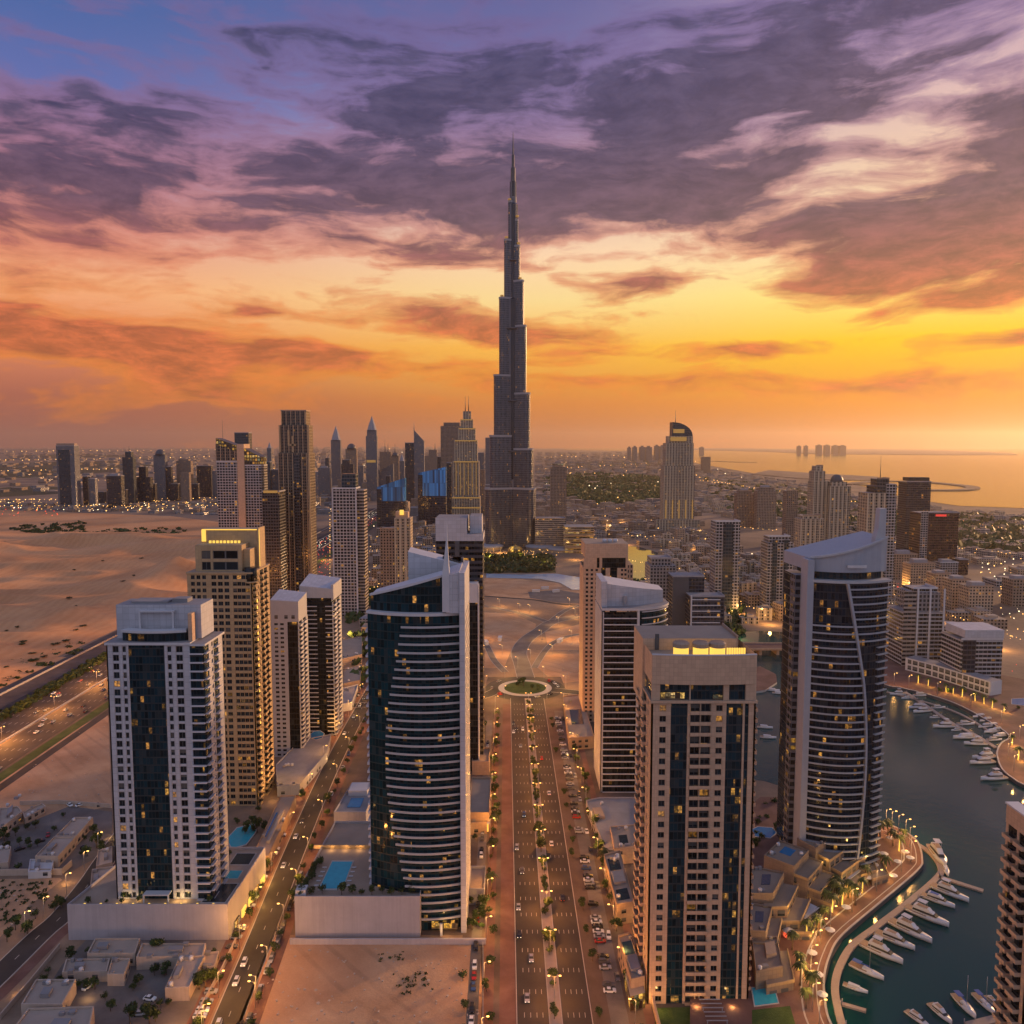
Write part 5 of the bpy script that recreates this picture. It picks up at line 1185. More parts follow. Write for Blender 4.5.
for k, (a, b_, yb, yt, mt, rf, lb) in enumerate(((320.5,325,492,474,'brown','flat','slim brown tower low beside the slender pointed one'),(358,363.5,494,466,'steel','flat','slim grey tower between the black stepped and the spired grey towers'),(399.5,404.5,496,461,'steel','point','slim pointed grey tower left of the blade tower'),
    (437.5,441,499,457,'dark','flat','slim dark tower left of the broad grey brown one'),(386,390,499,476,'dark','flat','stubby dark tower behind the left-hand blue wedge'),(354.5,358,497,474,'white','flat','thin pale tower below the small dome'),(325.5,329,486,458,'blue','flat','thin blue grey tower just left of the slender pointed tip'),
    (447,451.5,522,463,'dark','flat','slim dark tower in the shade left of the gold ornate tower'),(480.5,485,515,470,'brown','flat','slim brown tower right of the gold ornate tower'),(417,421,494,455,'steel','flat','thin grey tower right behind the pale blade'),(268,272,500,448,'steel','point','thin pointed tower between the gold crown and bronze tower'),(338,343,505,480,'brown','flat','low brown tower in front of the slender pointed one'))):
    far('skyline_tower', lb, a, b_, yb, yt, mt, 14, rf)
# -- residential towers of the middle distance
r, x0, x1, Y, D, z = far('residential_tower', 'white framed residential tower with dark window grid and glass box crown', 334.5, 357, 617, 489, 'white', 26)
m = MB(); m.box(x1+.01, Xat(Y, 364.5, 40), Y+4, Y+24, 0, z-1, 0, 1); m.build('side_wing', [FM['band'], M['roof_grey']], r)
m = MB(); m.box(Xat(Y, 342, 60), Xat(Y, 356, 60), Y+5, Y+20, z+.02, Zat(Y, 474)); m.build('crown', FM['blue'], r)
m = MB(); m.box(x0-1.2, x0-.01, Y-.6, Y+18, 0, z+1); m.build('pier', M['lilac'], r)
m = MB(); m.box(x1-.5, x1+1.2, Y-1, Y-.02, 0, z+1); m.build('pier', M['lilac'], r)
r, x0, x1, Y, D, z = far('residential_tower', 'brown residential tower with a pink finned front, before the blue wedge towers', 380.5, 395, 600, 529, 'brown', 24)
m = MB(); m.box(x1+.01, Xat(Y, 411, 40), Y-1, Y+22, 0, Zat(Y, 518), 0, 1); m.build('pink_wing', [FM['ivory'], M['roof_tan']], r)
m = MB(); m.box(x1+1, Xat(Y, 408, 60), Y+3, Y+16, Zat(Y, 518)+.01, Zat(Y, 512)); m.build('crown', M['tan_stone'], r)
m = MB(); m.box(Xat(Y, 400, 60), Xat(Y, 404, 60), Y+1, Y+2, Zat(Y, 515), Zat(Y, 510)); m.build('crown_light', M['gold'], r)
blg = facade('sky_reflection_glass', (.05,.16,.34), (.08,.34,.74), 4.2, 30, .93, .98, .0, .5, .25, .08, metal=.35)  # the blue reflection of the sky is put into the base colour
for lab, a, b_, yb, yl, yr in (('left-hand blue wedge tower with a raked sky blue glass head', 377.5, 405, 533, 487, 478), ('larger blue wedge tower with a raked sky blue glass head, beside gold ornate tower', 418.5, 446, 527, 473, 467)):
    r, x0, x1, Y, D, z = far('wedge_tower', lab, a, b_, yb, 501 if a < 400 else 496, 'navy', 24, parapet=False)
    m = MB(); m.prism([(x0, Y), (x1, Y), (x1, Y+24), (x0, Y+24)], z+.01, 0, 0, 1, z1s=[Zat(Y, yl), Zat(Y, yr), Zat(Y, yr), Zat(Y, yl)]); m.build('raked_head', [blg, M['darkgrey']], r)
    m = MB(); m.prism([(x0-.8, Y-1), (x0+(x1-x0)*.16, Y-1), (x0+(x1-x0)*.12, Y-.02), (x0-.8, Y-.02)], 3, 0, 0, 0, z1s=[Zat(Y, yl+2)]*4); m.build('dark_edge', FM['dark'], r)
# -- ornate gold tower
r, x0, x1, Y, D, z = far('ornate_tower', 'ornate stepped tower with gold lit fins and twin roof masts', 451.5, 480, 520, 497, 'ivory', 40, parapet=False,
    tiers=((453, 479, 461), (454.5, 477.5, 440), (458.5, 475.5, 428), (460.5, 473, 419), (463, 471, 411)), mast=((465.3, 395.5), (468.6, 395.5)))
for a, b_, yy in ((454, 478, 461), (455, 477, 440), (459, 475, 428), (461, 472.5, 419), (452, 480, 497), (452, 480, 507)):
    m = MB(); m.box(Xat(Y, a, 90), Xat(Y, b_, 90), Y-.7, Y-.05, Zat(Y, yy+1.3), Zat(Y, yy+.2)); m.build('cornice_light', M['goldfar'], r)
for k in range(6):
    m = MB(); xx = Xat(Y, 456+k*4, 60); m.box(xx, xx+1.3, Y+2.0, Y+2.9, Zat(Y, 495), Zat(Y, 463)); m.build('fin_light', M['goldfar'], r)

# -- the great spire
r = thing('spire_tower', 'needle-like supertall tower of stepped steel tubes towering over the whole city', 'tower', (G(513, 547).x, G(513, 547).y, 0))
c0 = r.location.copy(); Yb = c0.y; kk = (Yb*CT+150*ST)/FPX
bm_ = facade('spire_steel', (.115,.118,.14), (.028,.032,.046), 2.6, 4.0, .62, .86, .07, .6, .35, .16, spec=.6, metal=.25, tint=.3)
def wing(ang, tiers, w0, w1):
    zb = 0
    for i, (rr, yt) in enumerate(tiers):
        zt = Zat(Yb, yt); wv_ = w0+(w1-w0)*i/(len(tiers)-1); d = Vector((math.cos(ang), math.sin(ang))); n = Vector((-d.y, d.x)); L = rr-wv_*.5
        poly = [tuple(c0.xy-n*wv_*.5), tuple(c0.xy+d*L-n*wv_*.5)]+[tuple(c0.xy+d*(L+wv_*.5*math.sin(a))-n*wv_*.5*math.cos(a)) for a in [math.pi*k/8 for k in range(1, 8)]]+[tuple(c0.xy+d*L+n*wv_*.5), tuple(c0.xy+n*wv_*.5)]
        m = MB(); m.prism(poly, zb, zt, 0, 1, smooth=False); m.build('wing_tier', [bm_, M['darkgrey']], r)
        cap = [(c0.x+(p[0]-c0.x)*1.02, c0.y+(p[1]-c0.y)*1.02) for p in poly]
        m = MB(); m.prism(cap, zt+.01, zt+3.5, 0, 0); m.build('setback_rim', M['grey'], r); zb = zt+3.51
def ex(px_, ang): return px_*kk/abs(math.cos(ang))
aA, aB, aC = R(204), R(328), R(82)
wing(aA, [(ex(27, aA), 489), (ex(22.5, aA), 437), (ex(18.5, aA), 377), (ex(13.3, aA), 300), (ex(8.5, aA), 242), (ex(4.6, aA), 203)], 22, 9)
wing(aB, [(ex(21.5, aB), 489), (ex(19.2, aB), 450), (ex(16.2, aB), 395), (ex(12.6, aB), 328), (ex(10.2, aB), 283), (ex(6.6, aB), 248), (ex(4.8, aB), 222)], 22, 9)
wing(aC, [(48, 470), (40, 415), (31, 352), (23, 312), (15, 262), (9, 232)], 22, 9)
m = MB(); m.lathe((c0.x, c0.y, 0), [(12.5, 0), (12.5, Zat(Yb, 300)), (8.5, Zat(Yb, 298)), (8.5, Zat(Yb, 205)), (6, Zat(Yb, 203)), (6, Zat(Yb, 182))], 12, 0, True, False); m.build('core', bm_, r)
m = MB(); zz = lambda y: Zat(Yb, y)
m.lathe((c0.x, c0.y, 0), [(4.2, zz(182)), (4.2, zz(168)), (2.6, zz(167)), (2.4, zz(155)), (1.3, zz(154)), (1.0, zz(145)), (.4, zz(132))], 10, 0, True, False); m.build('pinnacle', M['darkgrey'], r)
for ang, rr, yy in ((aA, 13, 241), (aB, 9, 220), (aA, 7, 203), (aB, 12, 247), (aB, 15, 282), (aA, 22, 299.5)):
    m = MB(); d = Vector((math.cos(ang), math.sin(ang)))*rr; m.lathe((c0.x+d.x, c0.y+d.y-2.0, zz(yy)+3.6), [(3, 0), (3, 2.4)], 10); m.build('setback_light', M['goldfar'], r)
for ya in (262, 330, 402, 452):
    m = MB(); m.lathe((c0.x, c0.y-3, zz(ya)), [(13.5-(ya < 300)*4.2, 0), (13.5-(ya < 300)*4.2, 3.0)], 14); m.build('plant_floor_band', M['darkgrey'], r)
claim(c0.x-60, c0.x+50, c0.y-50, c0.y+70)
# its low glowing base
rb = thing('entrance_pavilion', 'low glowing curved pavilions round the foot of the great spire', 'pavilion', (c0.x, c0.y-60, 0))
m = MB(); m.lathe((c0.x+4, c0.y-72, 0), [(13, 0), (13, 6), (11, 9), (7, 11), (.5, 12)], 20); m.build('glass_drum', M['goldsoft'], rb)
for i, (dx_, dy_, rr, h) in enumerate(((-45, -30, 26, 9), (50, -35, 26, 9), (85, -60, 22, 7), (-75, -50, 20, 8))):
    m = MB(); m.lathe((c0.x+dx_, c0.y+dy_, 0), [(rr, 0), (rr, h*.55)], 24, 0, True, False); m.build('pavilion_glass', FM['litband'], rb)
    m = MB(); m.lathe((c0.x+dx_, c0.y+dy_, h*.55+.01), [(rr+1.5, 0), (rr+1.5, h*.2), (rr*.8, h*.45)], 24, 0, True, False); m.build('pavilion_roof', M['grey'], rb)
# -- right of the spire
r, x0, x1, Y, D, z = far('round_top_tower', 'plain brown tower with a round disc roof, right of the great spire', 550.5, 566.5, 523, 467, 'brown', 28, parapet=False)
m = MB(); m.lathe(((x0+x1)/2, Y+14, z+.01), [(15, 0), (15, 5), (16.5, 5.2), (16.5, 9), (10, 9.4), (9, 13), (4, 15)], 20, 0, True, False); m.build('disc_roof', M['tan_dark'], r)
m = MB(); m.lathe(((x0+x1)/2, Y+13.5, z+5.3), [(16.7, 0), (16.7, 1.5)], 20, 0, True, False); m.build('disc_light', M['goldsoft'], r)
far('banded_block', 'dark block with close horizontal bands at the foot of the great spire', 535, 566, 550, 519, FM['band'], 50, cat='building')
r, x0, x1, Y, D, z = far('lit_block', 'curved low block glowing gold floor by floor, beside the dark banded block', 565, 594, 553, 527, 'litband', 50, cat='building', parapet=False)
for k in range(6):
    m = MB(); m.prism([tuple(p) for p in arc_path((x0-2, Y-.2), (x1+3, Y-.2), 5, 8)]+[(x1+3, Y+20), (x0-2, Y+20)], 3+k*(z-4)/6, 4.2+k*(z-4)/6); m.build('floor_slab', M['tan_dark'], r)
r, x0, x1, Y, D, z = far('arch_top_tower', 'ivory hotel tower with a quarter-round arched head and thin mast', 663.5, 694, 530, 466, 'ivory', 46, parapet=False, tiers=((665.5, 693, 443), (668, 692.5, 436)), mast=((676, 410, 425),))
m = MB(); a_, c_ = Xat(Y, 672, 100), Xat(Y, 692.5, 100); zt = Zat(Y, 422); R_ = c_-a_
pts = [(a_, z+.01), (c_, z+.01)]+[(a_+R_*math.cos(t), z+.01+(zt-z)*math.sin(t)) for t in [math.pi/2*k/8 for k in range(1, 9)]]
m.v = [(p[0], Y+7, p[1]) for p in pts]+[(p[0], Y+38, p[1]) for p in pts]; n_ = len(pts)
m.f = [list(range(n_)), [n_+k for k in reversed(range(n_))]]+[[k, n_+k, n_+(k+1) % n_, (k+1) % n_] for k in range(n_)]; m.m = [0]*len(m.f); m.sm = [False]*len(m.f); m.uv = [[(0, 0)]*len(f) for f in m.f]; m.uv[0] = [(p[0], p[1]) for p in pts]
m.build('arched_head', FM['blue'], r)
for a, b_, y0, y1 in ((670, 686, 437, 441), (673, 684, 429, 433)):
    m = MB(); m.box(Xat(Y, a, 100), Xat(Y, b_, 100), Y+6 if y0 < 436 else Y+2.4, Y+6.9 if y0 < 436 else Y+3.5, Zat(Y, y1), Zat(Y, y0)); m.build('head_light', M['goldfar'], r)
m = MB(); m.box(x0-18, x1+10, Y-14, Y-.02, 0, 24, 0, 1); m.build('podium', [FM['ivory'], M['roof_tan']], r)
for k in range(5):
    m = MB(); xx = x0+4+k*(x1-x0-9)/4; m.box(xx, xx+2.2, Y-.9, Y-.03, 26, Zat(Y, 500)); m.build('fin_light', M['goldfar'], r)
far('slab_tower', 'small dark slab tower alone near the far shore', 702, 710.5, 473, 457, 'brown', 40)
r, *_ = far('twin_tower', 'left of the two brown apartment towers with notched tops, right of the arched tower', 737, 754, 527, 493, 'brown', 26, 'box', tiers=((739, 752, 491),))
far('twin_tower', 'right of the two brown apartment towers with notched tops', 757, 776, 529, 491, 'brown', 26, 'box', tiers=((759, 774, 488),))
r, x0, x1, Y, D, z = far('residential_tower', 'slim white tower with a blue glass strip, behind the brown stone tower', 715, 739, 614, 522, 'white', 24)
m = MB(); m.box(x0+(x1-x0)*.3, x0+(x1-x0)*.72, Y-.7, Y-.02, 3, z-2); m.build('glass_strip', FM['blue'], r)
r, x0, x1, Y, D, z = far('office_block', 'dark grey office block with a stepped roof behind the grey white tower', 650, 676, 622, 566, 'steel', 34, cat='building', tiers=((652, 672, 559),))
r, x0, x1, Y, D, z = far('office_block', 'navy office block with a plain dark side and tan roof', 673, 704, 634, 577, 'navy', 30, cat='building')
m = MB(); m.box(x0-.6, x0+(x1-x0)*.5, Y-.6, Y-.02, 2, z); m.build('blank_side', M['darkgrey'], r)
r, x0, x1, Y, D, z = far('office_block', 'navy glass office in a white frame with white floor bands', 691, 724.5, 640, 597, 'navy', 26, cat='building')
for k in range(6):
    m = MB(); zz_ = z-3-k*(z/7.5); m.box(x0+1, x1-4, Y-.9, Y-.02, zz_, zz_+.9); m.build('floor_band', M['white'], r)
m = MB(); m.box(x0-.3, x0+1, Y-1.1, Y-.03, 0, z+1.8); m.build('frame_post', M['white'], r)
r, x0, x1, Y, D, z = far('residential_tower', 'blue grey apartment tower with a pale crown, left of the tall blue marina tower', 767, 793, 612, 543, 'white', 24, tiers=((769, 790, 537),))
m = MB(); m.box(x0+(x1-x0)*.18, x0+(x1-x0)*.36, Y-.7, Y-.02, 3, z-3); m.build('glass_strip', FM['blue'], r)
m = MB(); m.box(x0+(x1-x0)*.62, x0+(x1-x0)*.78, Y-.7, Y-.02, 3, z-3); m.build('glass_strip', FM['blue'], r)
far('residential_tower', 'thin brown tower left of the twin ivory towers', 786, 797, 545, 491, 'brown', 22)
far('residential_tower', 'ivory tower with a round lattice top, left of the domed ivory twin', 812, 827.5, 566, 481, 'ivory', 26, tiers=((813, 824, 471), (815, 822, 466)))
far('residential_tower', 'ivory twin tower with a small dome', 828.5, 849, 567, 486, 'ivory', 26, 'dome', tiers=((831, 846, 482),))
r, x0, x1, Y, D, z = far('residential_tower', 'lower ivory block in front of the ivory twins', 800, 823.5, 582, 519, 'ivory', 26, tiers=((803, 821, 516),))
r, x0, x1, Y, D, z = far('mast_tower', 'ivory tower with dark head and a tall antenna behind the blue marina tower', 865, 884, 604, 493, 'ivory', 26, tiers=((873, 890, 486, 'dark'), (876, 888, 479, 'dark')), mast=((882.3, 456),))
m = MB(); m.box(x1+.01, Xat(Y, 895, 60), Y+2, Y+22, 0, Zat(Y, 484), 0, 1); m.build('side_wing', [FM['white'], M['roof_grey']], r)
r, x0, x1, Y, D, z = far('office_tower', 'dark blue glass tower with roof rails near the sea shore', 905, 929, 556, 482, 'navy', 30)
m = MB(); m.box(x0+4, x1-2, Y+2, Y+24, z+1.7, Zat(Y, 477.5)); m.build('roof_rail', M['black'], r)
r, x0, x1, Y, D, z = far('office_tower', 'maroon glass block with a pale edge and a red roof sign', 920, 957.5, 572, 513, 'maroon', 34)
m = MB(); m.box(x0-.6, x0+(x1-x0)*.18, Y-.9, Y-.02, 0, z+1.5); m.build('pale_edge', FM['white'], r)
m = MB(); m.box(x0+(x1-x0)*.38, x0+(x1-x0)*.66, Y-1.2, Y-.4, z-5, z-2); m.build('sign', glow('red_sign', (1.0,.06,.05), .7, False), r)
for a, b_, yb, yt, mt, lb in ((894, 918, 580, 555, 'brown', 'plain brown block in front of the dark blue shore tower'), (911, 936, 592, 564, 'tan', 'tan apartment block with dark recesses below the maroon tower'), (941, 959, 577, 563, 'white', 'small white cube block at the foot of the maroon tower'), (960, 969, 575, 560, 'maroon', 'dark red low wing right of the maroon tower'),
    (936, 951, 603, 574, 'tan', 'first block of the tan apartment row right of the tall blue tower'), (953, 971, 610, 580, 'tan', 'middle block of the tan apartment row right of the tall blue tower'), (970, 994, 617, 587, 'tan', 'last and nearest block of the tan apartment row'), (1014, 1034, 607, 580, 'brown', 'brown block cut by the picture edge beyond the marina')):
    far('apartment_block', lb, a, b_, yb, yt, mt, 22, 'box', cat='building', roofmat='roof_tan')
r, x0, x1, Y, D, z = far('marina_tower', 'dark grey apartment tower with white verticals and a glazed crown, across the marina', 903, 944, 668, 612, 'whiteband', 30, tiers=((912, 942, 593, 'steel'), (916, 940, 590)))
for k in range(3):
    m = MB(); xx = x0+(x1-x0)*(.32, .62, .96)[k]; m.box(xx, xx+1.3, Y-.9, Y-.02, 0, z+1); m.build('white_vertical', M['white'], r)
m = MB(); m.box(x0, x0+(x1-x0)*.3, Y-.7, Y-.02, 2, z-1); m.build('dark_bay', FM['band'], r)
r, x0, x1, Y, D, z = far('marina_tower', 'squat dark glass tower with a white cap, behind the marina arcade', 962, 1003, 688, 640, 'whiteband', 30)
m = MB(); m.box(x0+2, x1+.5, Y-.6, Y+28, z+1.7, Zat(Y, 630)); m.build('white_cap', M['lilac'], r)
m = MB(); m.box(x0+1, x0+(x1-x0)*.34, Y-.8, Y-.02, 0, z); m.build('dark_bay', FM['navy'], r)
r = thing('arcade', 'long low white arcade of square openings along the far marina promenade', 'building', (G(950, 684).x, G(950, 684).y, 0))
A_ = [G(x, y).xy for x, y in ((905, 672), (935, 680), (965, 690), (990, 698))]
m = MB(); P_ = smooth_path(A_, 4); I_ = offset(P_, 12); m.prism(ccw([tuple(p) for p in P_]+[tuple(p) for p in reversed(I_)]), 1.8, 12.5, 0, 1); m.build('wall', [M['white'], M['roof_grey']], r)
for k in range(14):
    p = sub_path(P_, .04+k*.067, .09+k*.067); a, b_ = p[0], p[-1]; d = (b_-a).normalized(); n = Vector((d.y, -d.x))*.25
    for z0_ in (3, 8):
        m = MB(); m.prism(ccw([tuple(a+n), tuple(b_+n), tuple(b_-n*.2), tuple(a-n*.2)]), z0_, z0_+3.4); m.build('opening', M['pane'], r)
for p in I_: KEEP.append((p.x-18, p.x+18, p.y-30, p.y+15))
# far silhouettes on the shore
for i, (a, b_, yt) in enumerate(((628, 631, 446), (633, 637, 444), (640, 645, 443.5), (646, 652, 444), (655, 659, 440), (660, 665, 441.5), (817, 822, 438), (825, 830, 438.2), (833, 838, 439.2), (840, 846, 439.6), (798, 801, 441), (805, 808, 440.5), (700, 704, 445))):
    Yf = 15000 if a > 690 else 9500; x0, x1 = Xat(Yf, a), Xat(Yf, b_); zt = Zat(Yf, 448+(yt-447)*.3)
    m = MB(); m.box(x0, x1, Yf, Yf+90, 0, max(zt, 12)); m.box(x0+(x1-x0)*.2, x1-(x1-x0)*.3, Yf+10, Yf+40, max(zt, 12)+.1, max(zt, 12)+14)
    o = m.build('distant_tower', FM['steel'], org=((x0+x1)/2, Yf, 0)); tag(o, 'faint tower silhouette on the hazy far shore' if a > 690 else 'faint tower silhouette on the hazy horizon inland', 'tower', 'towers on the far shore' if a > 690 else 'towers on the inland horizon')

# ================================================================== low buildings near by
import re
rnd = random.Random(11)
def lowblock(name, label, pts, z, mats, cat='building', px=True, courts=(), lit=0, windows=True, zb=0.0):
    """a flat-roofed building from the surveyed outline of its roof"""
    poly = gp(pts, z) if px else ccw(pts)
    cx, cy = sum(p[0] for p in poly)/len(poly), sum(p[1] for p in poly)/len(poly)
    r = thing(name, label, cat, (cx, cy, zb))
    m = MB(); m.prism(poly, zb, z-.7, 0, 1); m.build('wall', mats, r)
    inn = [Vector(p)+(Vector((cx, cy))-Vector(p)).normalized()*.55 for p in poly]; n = len(poly)
    m = MB(); i = 0
    m.v = [(p[0], p[1], z-.699) for p in poly]+[(p[0], p[1], z) for p in poly]+[(p.x, p.y, z) for p in inn]+[(p.x, p.y, z-.65) for p in inn]
    for k in range(n):
        j = (k+1) % n
        for a, b_ in ((0, n), (n, 2*n), (2*n, 3*n)): m.f.append([a+k, a+j, b_+j, b_+k]); m.m.append(0); m.sm.append(False); m.uv.append([(0, 0), (1, 0), (1, 1), (0, 1)])
    m.build('parapet', mats[0], r)
    if windows:
        for k in range(n):
            a, b_ = Vector(poly[k]), Vector(poly[(k+1) % n]); d = b_-a; L = d.length
            if L < 6: continue
            d.normalize(); nn = Vector((d.y, -d.x))
            if nn.y > .3: continue
            c = int(L/4.2)
            for q in range(min(c, 9)):
                if rnd.random() < .25: continue
                for f in range(max(1, int((z-zb)/3.6))):
                    p0 = a+d*(2+q*4.2); p1 = p0+d*2.0; zz = zb+1.1+f*3.5
                    m = MB(); m.prism(ccw([tuple(p0+nn*.06), tuple(p1+nn*.06), tuple(p1-nn*.02), tuple(p0-nn*.02)]), zz, zz+1.6); m.build('window', M['panelit'], r)
    for (u, v, w_, h_, mt) in courts:             # roof pools, skylights, plant: along the first two roof edges
        a, e1, e2 = Vector(poly[0]), Vector(poly[1])-Vector(poly[0]), Vector(poly[-1])-Vector(poly[0])
        q = [a+e1*uu+e2*vv_ for uu, vv_ in ((u, v), (u+w_, v), (u+w_, v+h_), (u, v+h_))]
        up = 1.4 if mt in ('roof_grey', 'white', 'roof_tan') else .08
        m = MB(); m.prism(ccw([tuple(p) for p in q]), z-.65, z-.65+up); m.build({'pool': 'roof_pool', 'poolblue': 'roof_pool', 'pooldark': 'skylight', 'lawn': 'roof_garden'}.get(mt, 'plant_room'), M[mt], r)
    a, e1, e2 = Vector(poly[0]), Vector(poly[1])-Vector(poly[0]), Vector(poly[-1])-Vector(poly[0])
    for q in range(rnd.randint(3, 6)):
        c = a+e1*rnd.uniform(.12, .88)+e2*rnd.choice((rnd.uniform(.06, .14), rnd.uniform(.84, .93))); m = MB(); w_ = rnd.uniform(.5, 1.1)
        if rnd.random() < .7: m.obox(c, .1, w_, w_*.7, z-.65, z-.65+rnd.uniform(.8, 1.5)); m.build('air_handler', M['roof_grey'], r)
        else: m.lathe((c.x, c.y, z-.65), [(.8, 0), (.8, 1.3), (.4, 1.6)], 10); m.build('water_tank', M['white'], r)
    for q in range(lit):
        a = Vector(poly[q % n]); uplight(a.x-(cx-a.x)*.12, a.y-(cy-a.y)*.12-1.5, zb+2.5, 350)
    xs = [p[0] for p in poly]; ys = [p[1] for p in poly]; claim(min(xs), max(xs), min(ys), max(ys))
    return r
VW, VR = M['villa_wall'], M['villa_roof']
for q in ([(0,834),(70,806),(112,812),(112,850),(66,874),(-30,876)], [(8,1050),(62,965),(88,938),(232,940),(196,1050)]): sheet('courtyard', gp(q), .04, M['greypave'])
VIL = [([(95,938),(140,938),(135,953),(87,953)], 5, 'flat-roofed villa with a deep porch just in front of the pale podium wall'), ([(66,959),(110,958),(107,971),(62,972)], 4, 'long low wing of the villa in front of the pale podium wall'),
 ([(112,958),(130,958),(124,974),(107,974)], 4.5, 'small square flat-roofed annex between the long villa wing and driveway'), ([(142,943),(206,943),(203,955),(136,957)], 5, 'wide flat-roofed villa at the right below the podium wall'), ([(180,955),(205,955),(189,987),(165,988)], 5, 'villa with a roof running towards the viewer beside the street'),
 ([(206,952),(219,951),(214,966),(203,967)], 3.5, 'little garden house between the street and two villas'), ([(36,979),(76,979),(62,1004),(21,1004)], 5.5, 'square flat-roofed villa with planted court, lower left'), ([(28,1008),(94,1006),(86,1040),(4,1040)], 5.5, 'big flat-roofed villa cut by the bottom edge, lower left'),
 ([(74,817),(93,817),(76,836),(55,836)], 5, 'upper half of the long terrace of houses beside the motorway lot'), ([(54,836.5),(75.5,836.5),(58,856),(35,856)], 5.4, 'lower half of the long terrace of houses beside the motorway lot'), ([(0,808),(18,806),(22,811),(-4,832)], 5, 'flat house by the left picture edge below the sandy lot'),
 ([(-6,846),(11,846),(8,862),(-10,864)], 4.5, 'small house by the left picture edge inside the walled court'), ([(92,869),(113,866),(111,884),(90,888)], 5, 'house with lit rooms behind the left end of the pale podium'), ([(30,859),(54,859),(51,871),(28,872)], 3.2, 'pale low pavilion at the end of the terrace of houses'),
 ([(22,812),(42,803),(46,806),(25,818)], 3.4, 'narrow shed along the wall of the sandy lot'), ([(98,850),(112,846),(112,862),(96,866)], 5, 'house under the white tower beside the curving street')]
for i, (pts, z, lb) in enumerate(VIL): lowblock('villa', lb, pts, z, [VW, VR] if i != 13 else [M['white'], M['white']], 'villa', courts=((.15+.1*(i % 4), .3, .22, .3, 'roof_grey'),) if i % 3 != 2 else ())
for k, (px_, py_, e) in enumerate(((82, 970, 260), (196, 985, 380), (205, 962, 250), (107, 872, 500), (58, 866, 420), (112, 838, 420), (88, 1000, 240), (18, 995, 200), (66, 884, 500))): p = G(px_, py_); uplight(p.x, p.y, 2.2, e*1.5)
def wallrun(label, pts, h, mat, w_=.35):
    p = [G(*q).xy for q in pts]; A_, B_ = offset(p, w_/2), offset(p, -w_/2)
    m = MB(); m.prism(ccw([tuple(q) for q in A_]+[tuple(q) for q in reversed(B_)]), 0, h); o = m.build('boundary_wall', mat, org=(p[0].x, p[0].y, 0)); return tag(o, label, 'wall')
wallrun('pale boundary wall closing the walled court at the left edge', [(-30,876),(62,875),(72,866)], 3, M['villa_wall'])
wallrun('low wall along the far side of the walled court', [(20,805),(60,804),(112,808)], 2.2, M['villa_wall'])
wallrun('pinkish boundary wall between the lower villas and the street', [(236,942),(222,972),(200,1012),(190,1040)], 2, M['villa_wall'])
wallrun('garden wall along the left side of the lower villas', [(60,948),(30,985),(0,1020)], 2, M['villa_wall'])
wallrun('low retaining wall along the sandy lot under the grey podium', [(290,944),(486,944)], 2.2, M['podium'], .8)
wallrun('construction fence on the right side of the sandy lot', [(483,946),(483,1040)], 1.8, M['grey'], .2)

gm = [M['tan_stone'], M['roof_tan']]; gg = [M['grey'], M['roof_grey']]; gt = [M['tan_dark'], M['roof_tan']]
LOW = [('long shop building with a blue roof pool along the left street, below the ochre tower', [(252,856),(281,795),(296,795),(268,856)], 7, gt, ((.3, .75, .4, .12, 'poolblue'), (.2, .3, .5, .2, 'roof_grey')), 3),
 ('pool terrace building at the foot of the white and black towers', [(276,764),(300,740),(331,734),(327,752),(300,784),(277,786)], 6, gg, (), 3),
 ('tan podium block at the foot of the tan tower by the roundabout', [(563,696),(582,694),(594,736),(569,738)], 8, gt, ((.2, .3, .5, .35, 'pooldark'),), 2),
 ('grey flat podium around the grey white tower', [(586,800),(600,797),(636,797),(637,848),(606,850)], 6, gg, ((.5, .2, .25, .2, 'roof_grey'), (.1, .6, .3, .2, 'roof_tan')), 2),
 ('long building with sunken roof courts on the right of the boulevard', [(604,854),(620,850),(634,901),(617,904)], 9, gt, ((.15, .08, .7, .2, 'pooldark'), (.15, .36, .7, .22, 'roof_grey'), (.15, .66, .7, .25, 'pooldark')), 3),
 ('narrow roadside building with a bright yellow front on the right of the boulevard', [(618,935),(629,932),(645,976),(631,979)], 9, gt, ((.15, .15, .7, .3, 'roof_grey'), (.15, .55, .7, .3, 'pooldark')), 3),
 ('small block with a dark roof opening behind the long court building', [(610,826),(637,824),(638,846),(614,848)], 8, gm, ((.3, .2, .35, .4, 'pooldark'),), 0),
 ('low tan shop with a skylight beside the left lane of the boulevard', [(470,800),(486,800),(487,822),(470,823)], 6, gt, ((.3, .3, .4, .3, 'pooldark'),), 1),
 ('flat grey roofed block behind the roundabout on the left', [(440,690),(474,684),(474,704),(438,708)], 7, gg, ((.2, .3, .3, .3, 'roof_grey'),), 2),
 ('small white block by the bend of the left street', [(334,690),(358,684),(352,702),(330,706)], 6, [M['white'], M['roof_grey']], (), 2),
 ('long pale block left of the sloping white roof', [(340,640),(362,636),(362,654),(338,660)], 9, gm, (), 2),
 ('square brown block beyond the pair of white and black towers', [(345,668),(362,664),(360,680),(342,684)], 6, gt, (), 1)]
for lb, pts, z, mt, co, lt in LOW: lowblock('shop_building', lb, pts, z, mt, 'building', courts=co, lit=lt)
pool('kidney blue pool on the terrace of the white and black towers', [tuple(G(x, y, 6.0).xy) for x, y in ((311,737),(316,739),(322,737),(324,733),(320,730),(314,731),(311,733))], 6.0-.6, 'poolblue')
pool('turquoise angular pool in the garden beneath the ochre tower', [tuple(G(x, y, 1).xy) for x, y in ((227,838),(232,847),(246,843),(256,830),(254,823),(237,827))], .3, 'pool')
